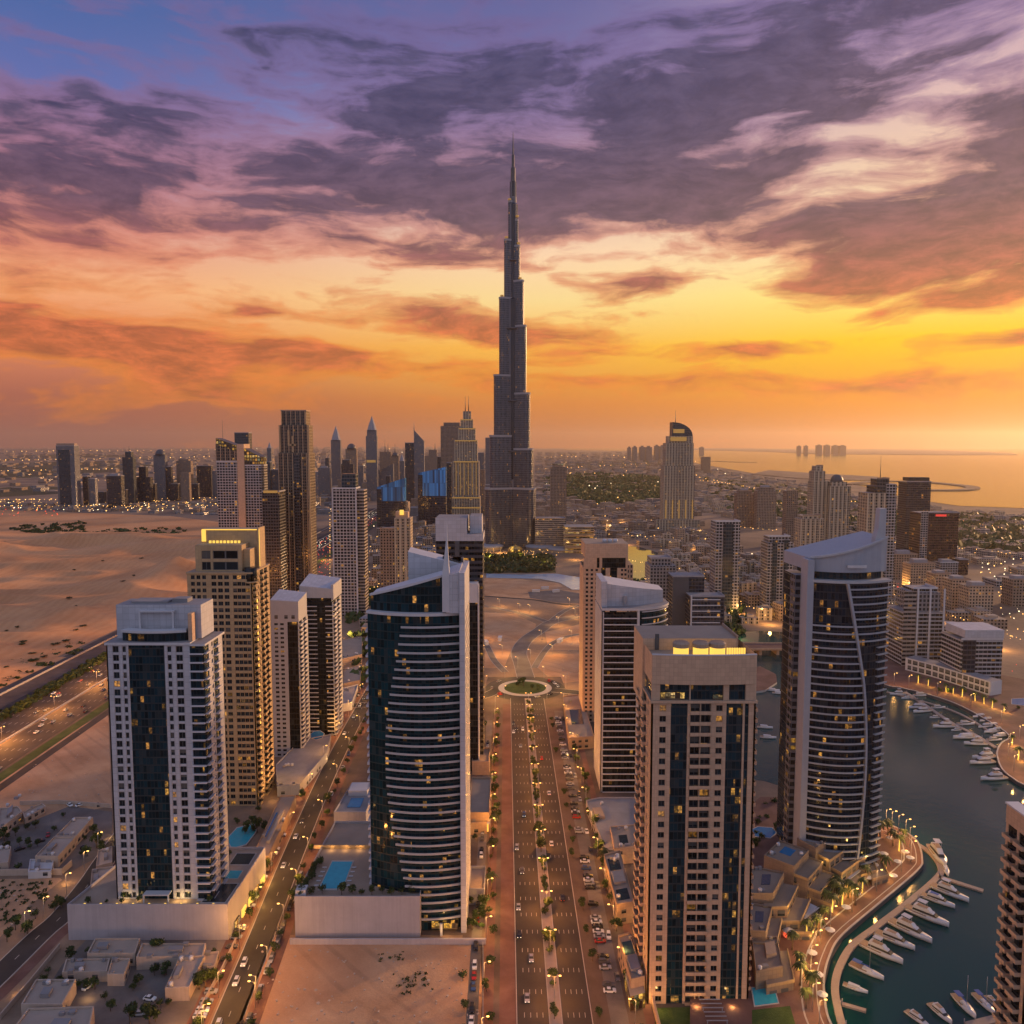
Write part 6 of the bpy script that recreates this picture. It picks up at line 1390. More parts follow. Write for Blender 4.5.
pool('bright blue pool between the brown stone tower and the terraced blocks', [tuple(G(x, y, 1.9).xy) for x, y in ((753,836),(770,838),(776,833),(772,828),(758,827),(752,830))], 1.85, 'poolblue')
pool('turquoise square pool at the foot of the brown stone tower', [tuple(G(x, y, 1.9).xy) for x, y in ((755,1006),(778,1003),(774,988),(752,988))], 1.85, 'pool')
pool('distant small blue pool on the far marina promenade', [tuple(G(x, y, 1.8).xy) for x, y in ((1012,704),(1030,706),(1030,698),(1012,699))], 1.7, 'poolblue')
# gold shop fronts of the narrow roadside building
m = MB(); p, q_ = G(630, 1012), G(645, 1008); m.prism(ccw([(p.x, p.y), (q_.x, q_.y), (q_.x, q_.y+14), (p.x, p.y+14)]), 0, 5.5, 0, 1); tag(m.build('lit_pavilion', [M['goldsoft'], M['roof_tan']], org=(p.x, p.y, 0)), 'small glass pavilion lit yellow in front of the narrow roadside building', 'pavilion')
m = MB(); m.box(Xat(GY(1018), 655, 2), Xat(GY(1018), 657, 2), GY(1018)-8, GY(1018)+22, 0, 3); tag(m.build('boundary_wall', M['tan_stone'], org=(Xat(GY(1018), 656, 2), GY(1018), 0)), 'low wall in front of the brown stone tower entrance', 'wall')

# terraced blocks of the promenade
TB = [([(753,866),(784,872),(773,893),(749,893)], 15, 'first terraced stone block by the promenade, nearest the brown stone tower'), ([(764,855),(780,840),(809,850),(794,866)], 16, 'second terraced stone block, with a blue roof pool'),
      ([(797,838),(811,828),(834,836),(816,848)], 17, 'third terraced stone block, with dark skylights on its roof'), ([(832,834),(846,832),(852,846),(836,850)], 13, 'small terraced stone block at the foot of the tall blue tower'),
      ([(747,902),(772,906),(766,931),(744,930)], 12, 'lower terraced stone block between the first one and the palms'), ([(752,938),(777,936),(783,966),(756,971)], 9, 'lowest terraced stone block, nearest the square pool')]
for i, (pts, z, lb) in enumerate(TB):
    r = lowblock('terraced_block', lb, pts, z, [M['terrace_stone'], M['terrace_roof']], 'building', courts=((.45, .35, .38, .38, ('pooldark', 'poolblue', 'pooldark', 'roof_grey', 'pooldark', 'roof_tan')[i]),), lit=0, windows=False)
    for s_, (dx_, dy_, zz) in enumerate(((4.5, -3.6, z-4), (8.5, -6.6, z-8), (12, -9.5, 4.5)) if i < 4 else ((3.0, -2.4, z-4),)):
        poly = [(x+dx_, y+dy_) for x, y in gp(pts, z)]
        poly = [(x, y) for x, y in poly]
        m = MB(); m.prism(poly, .02*s_, zz, 0, 1); m.build('terrace', [M['terrace_stone'], M['terrace_roof']], r)
        cx, cy = sum(p[0] for p in poly)/len(poly), sum(p[1] for p in poly)/len(poly)
        for k in range(len(poly)):
            a, b_ = Vector(poly[k]), Vector(poly[(k+1) % len(poly)]); d = (b_-a); L = d.length; d.normalize(); nn = Vector((d.y, -d.x))
            if nn.y > .2 and nn.x < .5: continue
            m = MB(); m.prism(ccw([tuple(a+nn*.3), tuple(b_+nn*.3), tuple(b_+nn*.01), tuple(a+nn*.01)]), zz-.3, zz+.8); m.build('terrace_parapet', M['gold_stone'], r)
            for q in range(int(L/4.5)):
                for h_ in ((zz-3.2,) if zz > 6 else (.8,)):
                    p0 = a+d*(1.2+q*4.5); p1 = p0+d*2.8; m = MB(); m.prism(ccw([tuple(p0+nn*.12), tuple(p1+nn*.12), tuple(p1+nn*.012), tuple(p0+nn*.012)]), h_, h_+2.3); m.build('window', M['panelit'], r)
    a = Vector(gp(pts, z)[1]); uplight(a.x+13, a.y-9, 4.5, 900, (1, .6, .15)); uplight(a.x+5, a.y-4, z-2.5, 260, (1, .6, .15))
m = MB(); c_ = G(838, 838, 18); m.lathe((c_.x, c_.y+8, 0), [(5.5, 0), (5.5, 14), (5.2, 16.4), (3.5, 18.2), (.2, 19)], 20); tag(m.build('domed_pavilion', M['tan_dark'], org=(c_.x, c_.y+8, 0)), 'round stone pavilion with a shallow dome between terraced blocks and blue tower', 'pavilion')

# ================================================================== scattered town houses, nearest as objects of their own
DIST = [('house', 'low flat-roofed brown house of the old quarter behind the brown stone tower', 'houses of the old quarter', [(604,548),(640,545),(700,540),(760,560),(800,590),(800,626),(745,626),(735,648),(700,640),(668,640),(640,600),(606,585)], 25, .86, (11,21), (6,20), ('tan','brown','ivory')),
 ('house', 'small suburban house between the shore towers and the sea', 'suburban houses near the sea', [(690,466),(800,483),(900,505),(1024,516),(1040,560),(960,560),(900,545),(850,540),(740,520),(690,512)], 42, .72, (14,30), (5,11), ('white','tan','ivory')),
 ('house', 'low house of the hazy town beyond the great spire', 'houses beyond the great spire', [(538,452),(640,453),(700,466),(700,535),(600,545),(538,520)], 42, .72, (16,34), (5,16), ('white','tan','brown')),
 ('house', 'lone low building out on the hazy plain to the left', 'buildings on the plain', [(0,447),(235,446),(235,500),(150,490),(0,497)], 75, .16, (24,60), (6,16), ('white','tan','brown')),
 ('town_block', 'low town block among the skyline towers', 'town blocks among the skyline towers', [(235,447),(495,447),(495,517),(318,515),(235,505)], 50, .6, (20,42), (8,30), ('steel','tan','brown')),
 ('town_block', 'low commercial block between the motorway and the great spire', 'commercial blocks before the skyline', [(335,520),(440,522),(485,532),(485,552),(470,600),(432,632),(400,640),(368,640),(364,600)], 34, .66, (14,26), (6,20), ('tan','brown','steel')),
 ('town_block', 'low block beyond the marina on the right', 'low blocks beyond the marina', [(895,600),(940,622),(1030,612),(1030,655),(1003,640),(950,640),(905,640)], 30, .6, (14,26), (5,12), ('tan','white','brown')),
 ('town_block', 'low block behind the tall blue marina tower', 'low blocks behind the blue tower', [(800,575),(895,560),(895,655),(860,650),(835,628),(800,622)], 27, .74, (12,22), (6,16), ('tan','brown','ivory')),
 ('warehouse', 'flat-roofed warehouse on the right edge before the suburbs', 'warehouses before the suburbs', [(960,562),(1040,560),(1040,612),(1000,612),(996,585)], 46, .7, (24,40), (6,10), ('white','tan','steel')),
 ('house', 'low house at the foot of the left skyline', 'houses under the left skyline', [(0,499),(60,507),(235,501),(235,516),(60,513),(0,510)], 42, .5, (14,28), (4,9), ('tan','brown','white'))]
PARK = [(548,477),(600,472),(668,478),(665,500),(600,506),(548,493)]
LAKE = [(608,543),(640,545),(666,553),(664,570),(656,590),(612,590)]
cand = []
for di, (nm, lb, gr, pg, sp, pr_b, sz, hh, mt) in enumerate(DIST):
    ys = [p[1] for p in pg]; Ya, Yb_ = GY(max(ys)), GY(min(ys)); Y = Ya
    while Y < Yb_:
        s_ = max(sp, Y/70); k = Y*CT+CAMZ*ST
        x = (min(p[0] for p in pg)-512)/FPX*k; xe = (max(p[0] for p in pg)-512)/FPX*k
        while x < xe:
            xx, yy = x+rnd.uniform(-.25, .25)*s_, Y+rnd.uniform(-.25, .25)*s_; q = PRJ(xx, yy); x += s_
            if rnd.random() > pr_b or not inpoly(q[0], q[1], pg) or inpoly(q[0], q[1], PARK) or inpoly(q[0], q[1], LAKE): continue
            f = s_/sp; w_, d_ = rnd.uniform(*sz)*f**.6, rnd.uniform(*sz)*f**.6
            if not free(xx, yy, max(w_, d_)*.6): continue
            if -50 < hwoff(xx, yy) < 75: continue
            cand.append((yy, xx, w_, d_, rnd.uniform(*hh)*(1 if rnd.random() < .93 else 1.9), rnd.choice(mt), di, rnd.uniform(-.2, .2)+(.5 if di in (1, 2) else 0)))
        Y += s_
cand.sort()
def house_mesh(mb, x, y, w_, d_, h, a, mi=0, top=True):
    mb.obox((x, y), a, w_/2, d_/2, 0, h, mi, mi+1)
    if top: mb.obox((x+w_*.1, y+d_*.1), a, w_*.2, d_*.18, h+.01, h+2.2, mi, mi+1)
NEAR = 260
for (yy, xx, w_, d_, h, mt, di, a) in cand[:NEAR]:
    m = MB(); house_mesh(m, xx, yy, w_, d_, h, a); nm, lb, gr = DIST[di][:3]
    r = thing(nm, lb, 'house' if nm == 'house' else 'building', (xx, yy, 0), 0, gr)
    m = MB(); m.obox((xx, yy), a, w_/2, d_/2, 0, h, 0, 1); m.build('wall', [FM[mt], M['roof_tan'] if mt != 'steel' else M['roof_grey']], r)
    m = MB(); m.obox((xx+w_*.1, yy+d_*.1), a, w_*.2, d_*.18, h+.01, h+2.4, 0, 0); m.build('roof_room', M['villa_roof'], r)
mats_ = ['tan','brown','ivory','white','steel']; m = MB()
for (yy, xx, w_, d_, h, mt, di, a) in cand[NEAR:]: house_mesh(m, xx, yy, w_, d_, h, a, mats_.index(mt)*2, yy < 2500)
tag(m.build('distant_town', [q for k in mats_ for q in (FM[k], M['roof_tan'] if k != 'steel' else M['roof_grey'])]), kind='stuff')
print('houses', len(cand))
# town lights: small lamps on the streets of the far districts
def lights(name, n, polys, mat, zz=(3, 9), size=.0007, cond=None):
    m = MB(); k = 0; t_ = 0
    while k < n and t_ < n*30:
        t_ += 1; pg = rnd.choice(polys); xs = [p[0] for p in pg]; ys = [p[1] for p in pg]
        px_, py_ = rnd.uniform(min(xs), max(xs)), min(ys)+(max(ys)-min(ys))*rnd.random()**1.0
        if not inpoly(px_, py_, pg) or inpoly(px_, py_, [(608,543),(640,545),(666,553),(664,570),(656,590),(612,590)]): continue
        g = G(px_, py_)
        if not free(g.x, g.y, 0): continue
        s_ = max(.28, g.y*size*rnd.uniform(.4, 1.15)); z = rnd.uniform(*zz); k += 1
        m.box(g.x-s_/2, g.x+s_/2, g.y-s_/2, g.y+s_/2, z, z+s_)
    return tag(m.build(name, mat), kind='stuff')
allp = [d[3] for d in DIST]
lights('town_lights', 800, allp[:3]+allp[4:]+[allp[0]]*3+[allp[5]]*3+[allp[7]]*2+[allp[2]]*2, M['lamp'])
lights('town_lights_white', 340, allp[:3]+allp[4:], M['lampw'])
lights('town_lights_amber', 520, [[(566,530),(740,530),(745,600),(640,600),(600,560),(566,560)], [(480,545),(560,545),(560,560),(480,560)], [(335,540),(470,540),(470,600),(340,600)], [(0,500),(235,500),(235,510),(0,512)]], M['lamp'], (2, 5), .0005)
lights('road_tail_lights', 150, [[(312,538),(334,536),(332,575),(312,580)], [(336,560),(364,556),(364,572),(336,578)], [(880,582),(915,584),(912,600),(884,596)], [(930,640),(1024,690),(1024,670),(940,625)], [(0,506),(60,507),(60,516),(0,517)]], M['tail'], (1, 2))
m = MB()                                            # lamps strung along the far roads
for (x0, y0, x1, y1, n) in ((0,452,235,450,34),(0,461,235,457,30),(0,472,120,470,18),(60,484,235,474,26),(0,502,235,500,46),(0,509,230,508,40),(235,470,500,466,34),(235,485,500,480,34),(320,500,490,497,30),(540,470,700,462,30),(545,458,640,456,18),(560,515,700,505,40),(700,482,830,500,34),(695,478,760,492,24),(830,500,1024,535,44),(900,545,1024,560,34),(560,535,740,545,40),(600,560,745,585,40),(650,600,800,620,36),(895,600,1024,650,36),(335,560,480,545,34),(345,600,470,570,30),(740,530,900,548,34),(330,520,330,590,24)):
    for k in range(n):
        t_ = (k+rnd.uniform(-.3, .3))/n; q = G(x0+(x1-x0)*t_, y0+(y1-y0)*t_+rnd.uniform(-.4, .4)); s_ = max(.3, q.y*.0006*rnd.uniform(.6, 1.1)); z = rnd.uniform(6, 9)
        if free(q.x, q.y, 0): m.box(q.x-s_/2, q.x+s_/2, q.y-s_/2, q.y+s_/2, z, z+s_)
tag(m.build('distant_road_lamps', M['lamp']), kind='stuff')
for k, (px_, py_, e) in enumerate([(x, y, 16000) for x, y in ((575,560),(600,555),(625,545),(600,585),(660,590),(700,600),(720,580),(740,615),(690,560),(760,600),(520,560),(545,566),(490,560),(500,553),(350,640),(352,615),(420,600),(440,585),(430,560),(450,570),(345,565),(325,560),(400,575),(350,590),(880,600),(900,590),(830,605),(810,615),(900,640),(960,650),(930,628),(1000,650),(740,640),(770,625),(845,640),(600,530),(620,525),(700,535))]):
    g = G(px_, py_); uplight(g.x, g.y, 9, e*(.6+g.y/1500), (1, .52, .14), 1.5)

# ================================================================== trees
def crown(nm, rx, rz, n, leaf_, mat, z0, seed, lobes=7):
    q = random.Random(seed); m = MB(); L = [(Vector((q.uniform(-.55, .55)*rx, q.uniform(-.55, .55)*rx, z0+rz*q.uniform(.35, 1.35))), rx*q.uniform(.38, .62)) for _ in range(lobes)]
    for _ in range(n):
        c, rr = q.choice(L); d = Vector((q.gauss(0, 1), q.gauss(0, 1), q.gauss(0, .9))).normalized(); p = c+d*rr*q.uniform(.55, 1.05)
        u = Vector((q.gauss(0, 1), q.gauss(0, 1), q.gauss(0, 1))).normalized(); v = u.cross(d).normalized() if abs(u.dot(d)) < .95 else u.orthogonal(); s_ = leaf_*q.uniform(.6, 1.3)
        m.face([p-u*s_-v*s_*.6, p+u*s_-v*s_*.5, p+u*s_*.8+v*s_*.6, p-u*s_*.7+v*s_*.6])
    return m
def tree_proto(i, h, rx, n, lf, mat='leaf'):
    r = thing('tree' if i != 4 else 'shrub', 'x', 'tree' if i != 4 else 'shrub'); m = MB(); m.tube((0, 0, 0), (.1, .05, h*.5), h*.035, h*.02, 6)
    for k in range(3): m.tube((.05, 0, h*.35), (rx*.5*math.cos(k*2.1+i), rx*.5*math.sin(k*2.1+i), h*.65), h*.018, h*.006, 5)
    m.build('trunk', M['bark'], r); crown('crown', rx, h*.42, n, lf, None, h*.35, i).build('crown', M[mat], r); remember(r); return r
TP = [tree_proto(1, 6.5, 2.6, 420, .34), tree_proto(2, 8, 3.3, 520, .38), tree_proto(3, 5, 2.2, 320, .32), tree_proto(4, 3.2, 1.9, 240, .28)]
used = set()
def plant(i, x, y, s_, label, group, z=0.0):
    p = TP[i]
    if i not in used: o = p; o.location = (x, y, z); o.scale = (s_,)*3; o.rotation_euler = (0, 0, rnd.uniform(0, 6)); used.add(i)
    else: o = copy_tree(p, (x, y, z), rnd.uniform(0, 6), None, s_)
    if i == 3: label = re.sub(r'\btree', 'shrub', label); group = re.sub(r'\btree', 'shrub', group)  # the smallest tree model is relabelled as a shrub
    o['label'] = label; o['group'] = group; return o
def palm_proto(lit):
    r = thing('palm_tree', 'x', 'palm tree'); m = MB(); h = 7.5
    m.ring([[(.25*math.sin(z*.3)+rr*math.cos(2*math.pi*k/7), rr*math.sin(2*math.pi*k/7), z) for k in range(7)] for z, rr in ((0, .38), (1.5, .28), (4, .25), (h, .22))]); m.build('trunk', M['gold'] if lit else M['bark'], r)
    m = MB(); q = random.Random(3)
    for f in range(20):
        a = f*2.4; up = q.uniform(-.2, .9); L = q.uniform(2.6, 3.5); c0_ = Vector((.2, 0, h)); prev = None
        for k in range(7):
            t_ = k/6; p = c0_+Vector((math.cos(a), math.sin(a), 0))*L*t_+Vector((0, 0, up*L*t_-1.15*L*t_*t_)); sd = Vector((-math.sin(a), math.cos(a), 0))*(.48*math.sin(math.pi*min(1, .15+t_*.85)))
            cur = (p+sd-Vector((0, 0, .18)), p, p-sd-Vector((0, 0, .18)))
            if prev: m.face([prev[0], prev[1], cur[1], cur[0]]); m.face([prev[1], prev[2], cur[2], cur[1]])
            prev = cur
    m.build('crown', M['palm'], r); remember(r); return r
PP = [palm_proto(False), palm_proto(True)]; pused = set()
def palm(lit, x, y, s_, label, group, z=0.0):
    p = PP[lit]
    if lit not in pused: o = p; o.location = (x, y, z); o.scale = (s_,)*3; pused.add(lit)
    else: o = copy_tree(p, (x, y, z), rnd.uniform(0, 6), None, s_)
    o['label'] = label; o['group'] = group; return o
Y = 200                                            # median and both service strips of the boulevard
while Y < 575:
    for j in range(3): plant(rnd.choice((0, 1, 3)), XC(Y)+.3+rnd.uniform(-.7, .7), Y+j*2.6, rnd.uniform(.35, .95), 'dark green tree in the narrow planted median of the boulevard', 'median trees of the boulevard', .15)
    Y += rnd.uniform(7, 19)
Y = 205
while Y < 560:
    if rnd.random() < .3: palm(0, XC(Y)-22.4, Y+5, rnd.uniform(.7, 1), 'palm on the left pavement of the boulevard', 'left pavement palms of the boulevard')
    if rnd.random() < .3: palm(0, XC(Y)+28.5, Y+9, rnd.uniform(.7, 1), 'palm on the right pavement of the boulevard', 'right pavement palms of the boulevard')
    plant(rnd.choice((0, 2, 3)), XC(Y)-22.6+rnd.uniform(-1.6, 1.6), Y+rnd.uniform(-3, 3), rnd.uniform(.5, 1.15), 'street tree on the left pavement of the boulevard', 'left pavement trees of the boulevard')
    plant(rnd.choice((0, 2, 1)), XC(Y)+27.5+rnd.uniform(-1, 1), Y+4, rnd.uniform(.7, 1.05), 'street tree on the right pavement of the boulevard', 'right pavement trees of the boulevard')
    if rnd.random() < .7: plant(rnd.choice((3, 2)), XC(Y)-31+rnd.uniform(-.8, .8), Y+6, rnd.uniform(.6, 1), 'small tree in the verge left of the parked cars', 'left verge trees of the boulevard')
    if rnd.random() < .7: plant(rnd.choice((0, 2)), XC(Y)+15.2+rnd.uniform(-.8, .8), Y+2, rnd.uniform(.5, .8), 'small tree between the boulevard and the parked cars on the right', 'verge trees right of the boulevard')
    Y += rnd.uniform(12, 17)
for pth, off in ((ROAD_L, 8.2), (ROAD_L, -8.2)):
    acc_ = 5
    for i in range(len(pth)-1):
        d_ = pth[i+1]-pth[i]; L = d_.length; dn_ = d_.normalized(); n_ = Vector((-dn_.y, dn_.x))
        while acc_ < L:
            p = pth[i]+d_*(acc_/L)+n_*(off+rnd.uniform(-1, 1)); acc_ += rnd.uniform(9, 17)
            if free(p.x, p.y, -2): plant(rnd.choice((0, 2, 3)), p.x, p.y, rnd.uniform(.7, 1), 'street tree along the street left of the curved glass tower', 'trees along the left street')
        acc_ -= L
for (pts, n, lb, gr) in (([(0,836),(70,812),(112,815),(112,848),(64,872),(0,872)], 20, 'garden tree inside the walled court at the left', 'trees of the walled court'), ([(30,985),(66,955),(215,950),(215,985),(180,1024),(20,1024)], 26, 'garden tree among the flat-roofed villas', 'villa garden trees'),
     ([(0,940),(60,890),(66,905),(0,962)], 10, 'roadside shrub tree along the curving left street', 'trees of the curving street'), ([(222,820),(262,808),(270,850),(225,852)], 10, 'tree round the angular turquoise pool', 'trees round the turquoise pool'),
     ([(700,830),(795,795),(790,850),(752,850)], 16, 'tree in the garden behind the terraced blocks', 'garden trees by the terraced blocks'), ([(655,1005),(745,1003),(748,1024),(655,1024)], 9, 'tree in the forecourt of the brown stone tower', 'forecourt trees'),
     ([(470,915),(487,900),(487,940),(466,945)], 7, 'lit shrub in the turning circle beside the curved glass tower', 'turning circle shrubs'), ([(482,557),(552,556),(554,572),(482,572)], 26, 'park tree before the great spire', 'park trees before the spire'), ([(930,690),(1010,696),(1024,712),(960,700)], 8, 'tree behind the far marina promenade', 'trees behind the far promenade'),
     ([(512,684),(538,684),(538,692),(512,692)], 6, 'dark tree on the roundabout island', 'roundabout trees')):
    k = t_ = 0; poly = gp(pts); xs = [p[0] for p in poly]; ys = [p[1] for p in poly]
    while k < n and t_ < 900:
        t_ += 1; x, y = rnd.uniform(min(xs), max(xs)), rnd.uniform(min(ys), max(ys))
        if inpoly(x, y, poly) and (free(x, y, -2.5) or 'turning' in lb or 'park' in lb): plant(rnd.choice((0, 2, 3, 3)), x, y, rnd.uniform(.6, 1.1)*(1.9 if 'park' in lb else 1), lb, gr, .3 if 'island' in lb else 0.0); k += 1
for k in range(22): plant(rnd.choice((3, 3, 2)), *((Xat(Yp+3, 302+k*10, 12), Yp+2+(k % 3)*.9) if k < 12 else (Xat(Yp+3, 300, 12)+rnd.uniform(0, 3), Yp+4+(k-12)*2.4)), rnd.uniform(.6, 1.0), 'small roof garden tree on the grey podium under the curved glass tower', 'roof garden trees', Zat(GY(937), 899)) if k not in (3,) else None
# palms on the promenade, some wrapped in yellow fairy lights
for (x, y, lit) in ((871,861,1),(886,872,1),(893,846,0),(899,851,1),(835,900,0),(823,925,0),(806,938,1),(799,970,1),(806,1008,0),(812,996,0),(862,893,1),(855,905,0),(842,905,1),(848,898,0),(880,838,0),(888,836,0),(903,842,0),(865,880,0),(832,912,1),(818,935,0),(876,866,0),(800,985,0),(826,905,0),(838,895,1),(792,950,0)):
    g = G(x, y, 1.8); palm(lit, g.x, g.y, rnd.uniform(.8, 1.15), ('palm with its trunk wrapped in yellow fairy lights on the promenade' if lit else 'unlit palm on the curved marina promenade'), 'lit palms of the promenade' if lit else 'palms of the promenade', 1.8)
    if lit: uplight(g.x+1.2, g.y-1.2, 3.6, 420, (1, .58, .12))
for (x, y) in ((918,683),(928,686),(946,692),(953,694),(975,701),(984,704),(992,708),(962,697),(1004,712),(1012,745),(1018,760)):
    q = G(x, y, 1.8); palm(1, q.x, q.y, rnd.uniform(.8, 1.1), 'lit palm before the white arcade on the far promenade', 'lit palms of the far promenade', 1.8); uplight(q.x, q.y-2.5, 4, 1500, (1, .58, .10))
for k in range(16):
    x_, y_ = rnd.uniform(GPOD[0]+2, GPOD[1]-3), GPOD[2]+rnd.uniform(2, 6) if k < 8 else GPOD[2]+rnd.uniform(18, 40)
    if k >= 8: x_ = GPOD[1]-rnd.uniform(12, 20)
    plant(rnd.choice((3, 2)), x_, y_, rnd.uniform(.4, .75), 'small planter tree on the pale podium deck', 'deck trees of the pale podium', GPOD[3])
sheet('lawn', gp([(655,1008),(748,1006),(750,1040),(655,1040)]), .06, M['lawn']); sheet('lawn', gp([(752,1010),(790,1006),(800,1040),(752,1040)], 1.8), 1.84, M['lawn'])
r = thing('pergola', 'dark timber pergola in the garden at the foot of the brown stone tower', 'pergola', (G(712, 1014).x, G(712, 1014).y, 0))
for k in range(7):
    q = G(712, 1014); m = MB(); m.box(q.x-3.5, q.x+3.5, q.y-7+k*2, q.y-6.7+k*2, 2.8, 3.0); m.build('beam', M['grey'], r)
for sx in (-3.2, 3.2):
    for sy in (-6.8, -.8, 5.2): m = MB(); m.box(q.x+sx-.12, q.x+sx+.12, q.y+sy-.12, q.y+sy+.12, 0, 2.79); m.build('post', M['grey'], r)
# desert shrubs and far groves
m_ = None; shp = TP[3]
for k in range(46):
    px_, py_ = (rnd.uniform(0, 195), rnd.uniform(545, 700)) if k < 18 else (rnd.uniform(0, 80), rnd.uniform(632, 690))
    g = G(px_, py_)
    if hwoff(g.x, g.y) < 80: continue
    o = copy_tree(shp, (g.x, g.y, dune_h(g.x, g.y)-.3), rnd.uniform(0, 6), None, (rnd.uniform(.9, 2.2), rnd.uniform(.9, 2.2), rnd.uniform(.4, .8))); o.name = 'desert_shrub'; o['label'] = 'low dark shrub on the dunes'; o['category'] = 'shrub'; o['group'] = 'shrubs on the dunes'
def mass(name, pg, n, s0, hh, seed):
    q = random.Random(seed); m = MB(); k = 0; xs = [p[0] for p in pg]; ys = [p[1] for p in pg]
    while k < n:
        px_, py_ = q.uniform(min(xs), max(xs)), q.uniform(min(ys), max(ys))
        if not inpoly(px_, py_, pg): continue
        g = G(px_, py_); k += 1; s_ = s0*q.uniform(.6, 1.4)
        for _ in range(14):
            p = Vector((g.x+q.gauss(0, s_*.5), g.y+q.gauss(0, s_*.5), hh*q.uniform(.2, 1))); u = Vector((q.gauss(0, 1), q.gauss(0, 1), q.gauss(0, 1))).normalized(); v = u.orthogonal().normalized(); e = s_*.3
            m.face([p-u*e-v*e, p+u*e-v*e*.8, p+u*e*.8+v*e, p-u*e+v*e*.7])
    return tag(m.build(name, M['leaf']), kind='stuff')
mass('distant_woodland', PARK, 620, 18, 9, 1); mass('distant_woodland', [(700,478),(800,488),(900,512),(1024,520),(1024,556),(900,540),(740,515)], 420, 18, 9, 2)
mass('desert_grove', [(4,528),(85,522),(86,534),(30,535)], 75, 6, 4, 3); mass('desert_grove', [(62,538),(110,530),(175,528),(196,533),(130,539),(68,541)], 105, 6, 4, 4)
mass('scrub', [(0,548),(28,546),(30,551),(0,553)], 40, 8, 4, 5); mass('verge_scrub', [(0,716),(110,652),(112,656),(0,722)], 130, 3.5, 2.2, 6); mass('scrub', [(0,640),(80,632),(84,650),(0,690)], 70, 3, 1.6, 7)
mass('town_greenery', [(602,575),(745,600),(740,640),(700,632),(640,600)], 120, 7, 6, 8); mass('town_greenery', [(340,600),(480,560),(480,600),(360,690)], 120, 7, 6, 9); mass('park_greenery', [(480,557),(552,556),(555,573),(480,573)], 140, 7, 6, 10)
mass('lot_weeds', [(392,975),(430,972),(434,990),(398,998)], 34, .55, .45, 11); mass('lot_weeds', [(375,954),(407,952),(405,962),(378,962)], 16, .5, .4, 12); mass('lot_weeds', [(0,880),(56,882),(40,905),(0,935)], 60, .8, .6, 13)

# ================================================================== street lamps
def lamp_proto(dbl):
    r = thing('street_lamp', 'x', 'street lamp'); m = MB(); m.tube((0, 0, 0), (0, 0, 9.5), .11, .07, 6); m.build('pole', M['metal'], r)
    for s_ in ((-1, 1) if dbl else (1,)):
        m = MB(); m.tube((0, 0, 9.3), (1.7*s_, 0, 9.8), .05, .05, 5); m.build('arm', M['metal'], r)
        m = MB(); m.box(min(1.5*s_, 2.3*s_), max(1.5*s_, 2.3*s_), -.2, .2, 9.68, 9.88); m.build('lamp_head', M['lamp'], r)
    remember(r); return r
LP_ = [lamp_proto(False), lamp_proto(True)]; lused = set()
def lamp(dbl, x, y, label, group, e, rz=0.0, z=0.0, col=(1, .50, .13)):
    if dbl not in lused: o = LP_[dbl]; o.location = (x, y, z); o.rotation_euler = (0, 0, rz); lused.add(dbl)
    else: o = copy_tree(LP_[dbl], (x, y, z), rz)
    o['label'] = label; o['group'] = group
    if e: uplight(x, y, z+9.2, e, col, .5)
for k in range(15): lamp(1, XC(205+k*26)+.35, 205+k*26+1.5, 'double-armed street lamp in the boulevard median', 'boulevard median lamps', 13000, 0.0, 0.0, (1, .34, .06))
for k in range(14):
    lamp(0, XC(212+k*27)-23.8, 212+k*27, 'single street lamp on the left pavement of the boulevard', 'left boulevard lamps', 4200, 0.0, 0.0, (1, .42, .08))
    lamp(0, XC(220+k*27)+26.2, 220+k*27, 'single street lamp on the right pavement of the boulevard', 'right boulevard lamps', 4200, math.pi, 0.0, (1, .42, .08))
for i in range(2, len(ROAD_L)-1, 3): p = ROAD_L[i]; lamp(0, p.x-6.2, p.y, 'street lamp on the left street', 'lamps of the left street', 7500, 0.0, 0.0, (1, .42, .08)); lamp(0, p.x+6.4, p.y+14, 'street lamp on the right kerb of the left street', 'right kerb lamps of the left street', 4500, math.pi, 0.0, (1, .42, .08))
for i in range(2, len(ROAD_V)-1, 5): p = ROAD_V[i]; lamp(0, p.x-5.6, p.y, 'street lamp on the curving street at the far left', 'lamps of the curving street', 900)
for k in range(10): q = HW0+hd*(-60+k*62); lamp(1, q.x, q.y, 'double street lamp on the central barrier of the motorway', 'motorway lamps', 70000, math.atan2(hn.y, hn.x), 1.0, (1, .36, .08))
for i in range(2, len(qp)-2, 3): p = offset(qp, 5)[i]; lamp(0, p.x, p.y, 'lamp post on the curved marina promenade', 'promenade lamps', 3000, 0, 1.8)
for i in range(1, len(fq)-2, 4): p = offset(fq, 6)[i]; lamp(0, p.x, p.y, 'lamp post on the far marina promenade', 'far promenade lamps', 2600, 0, 1.8)
for k in range(6): a = k*math.pi/3; lamp(0, rc_.x+32*math.cos(a), rc_.y+32*math.sin(a), 'street lamp at the outer kerb of the roundabout', 'roundabout lamps', 12000, a+math.pi)
for (x, y) in ((560,606),(585,602),(560,640),(585,634),(490,655),(505,668),(540,655),(565,617),(520,613),(518,660),(530,640),(548,626),(575,618),(510,612),(490,607),(470,640),(590,694),(620,698),(470,698),(430,703),(390,704)): g = G(x, y); lamp(0, g.x+11, g.y, 'street lamp on the winding roads beyond the roundabout', 'lamps beyond the roundabout', 13000, math.pi)

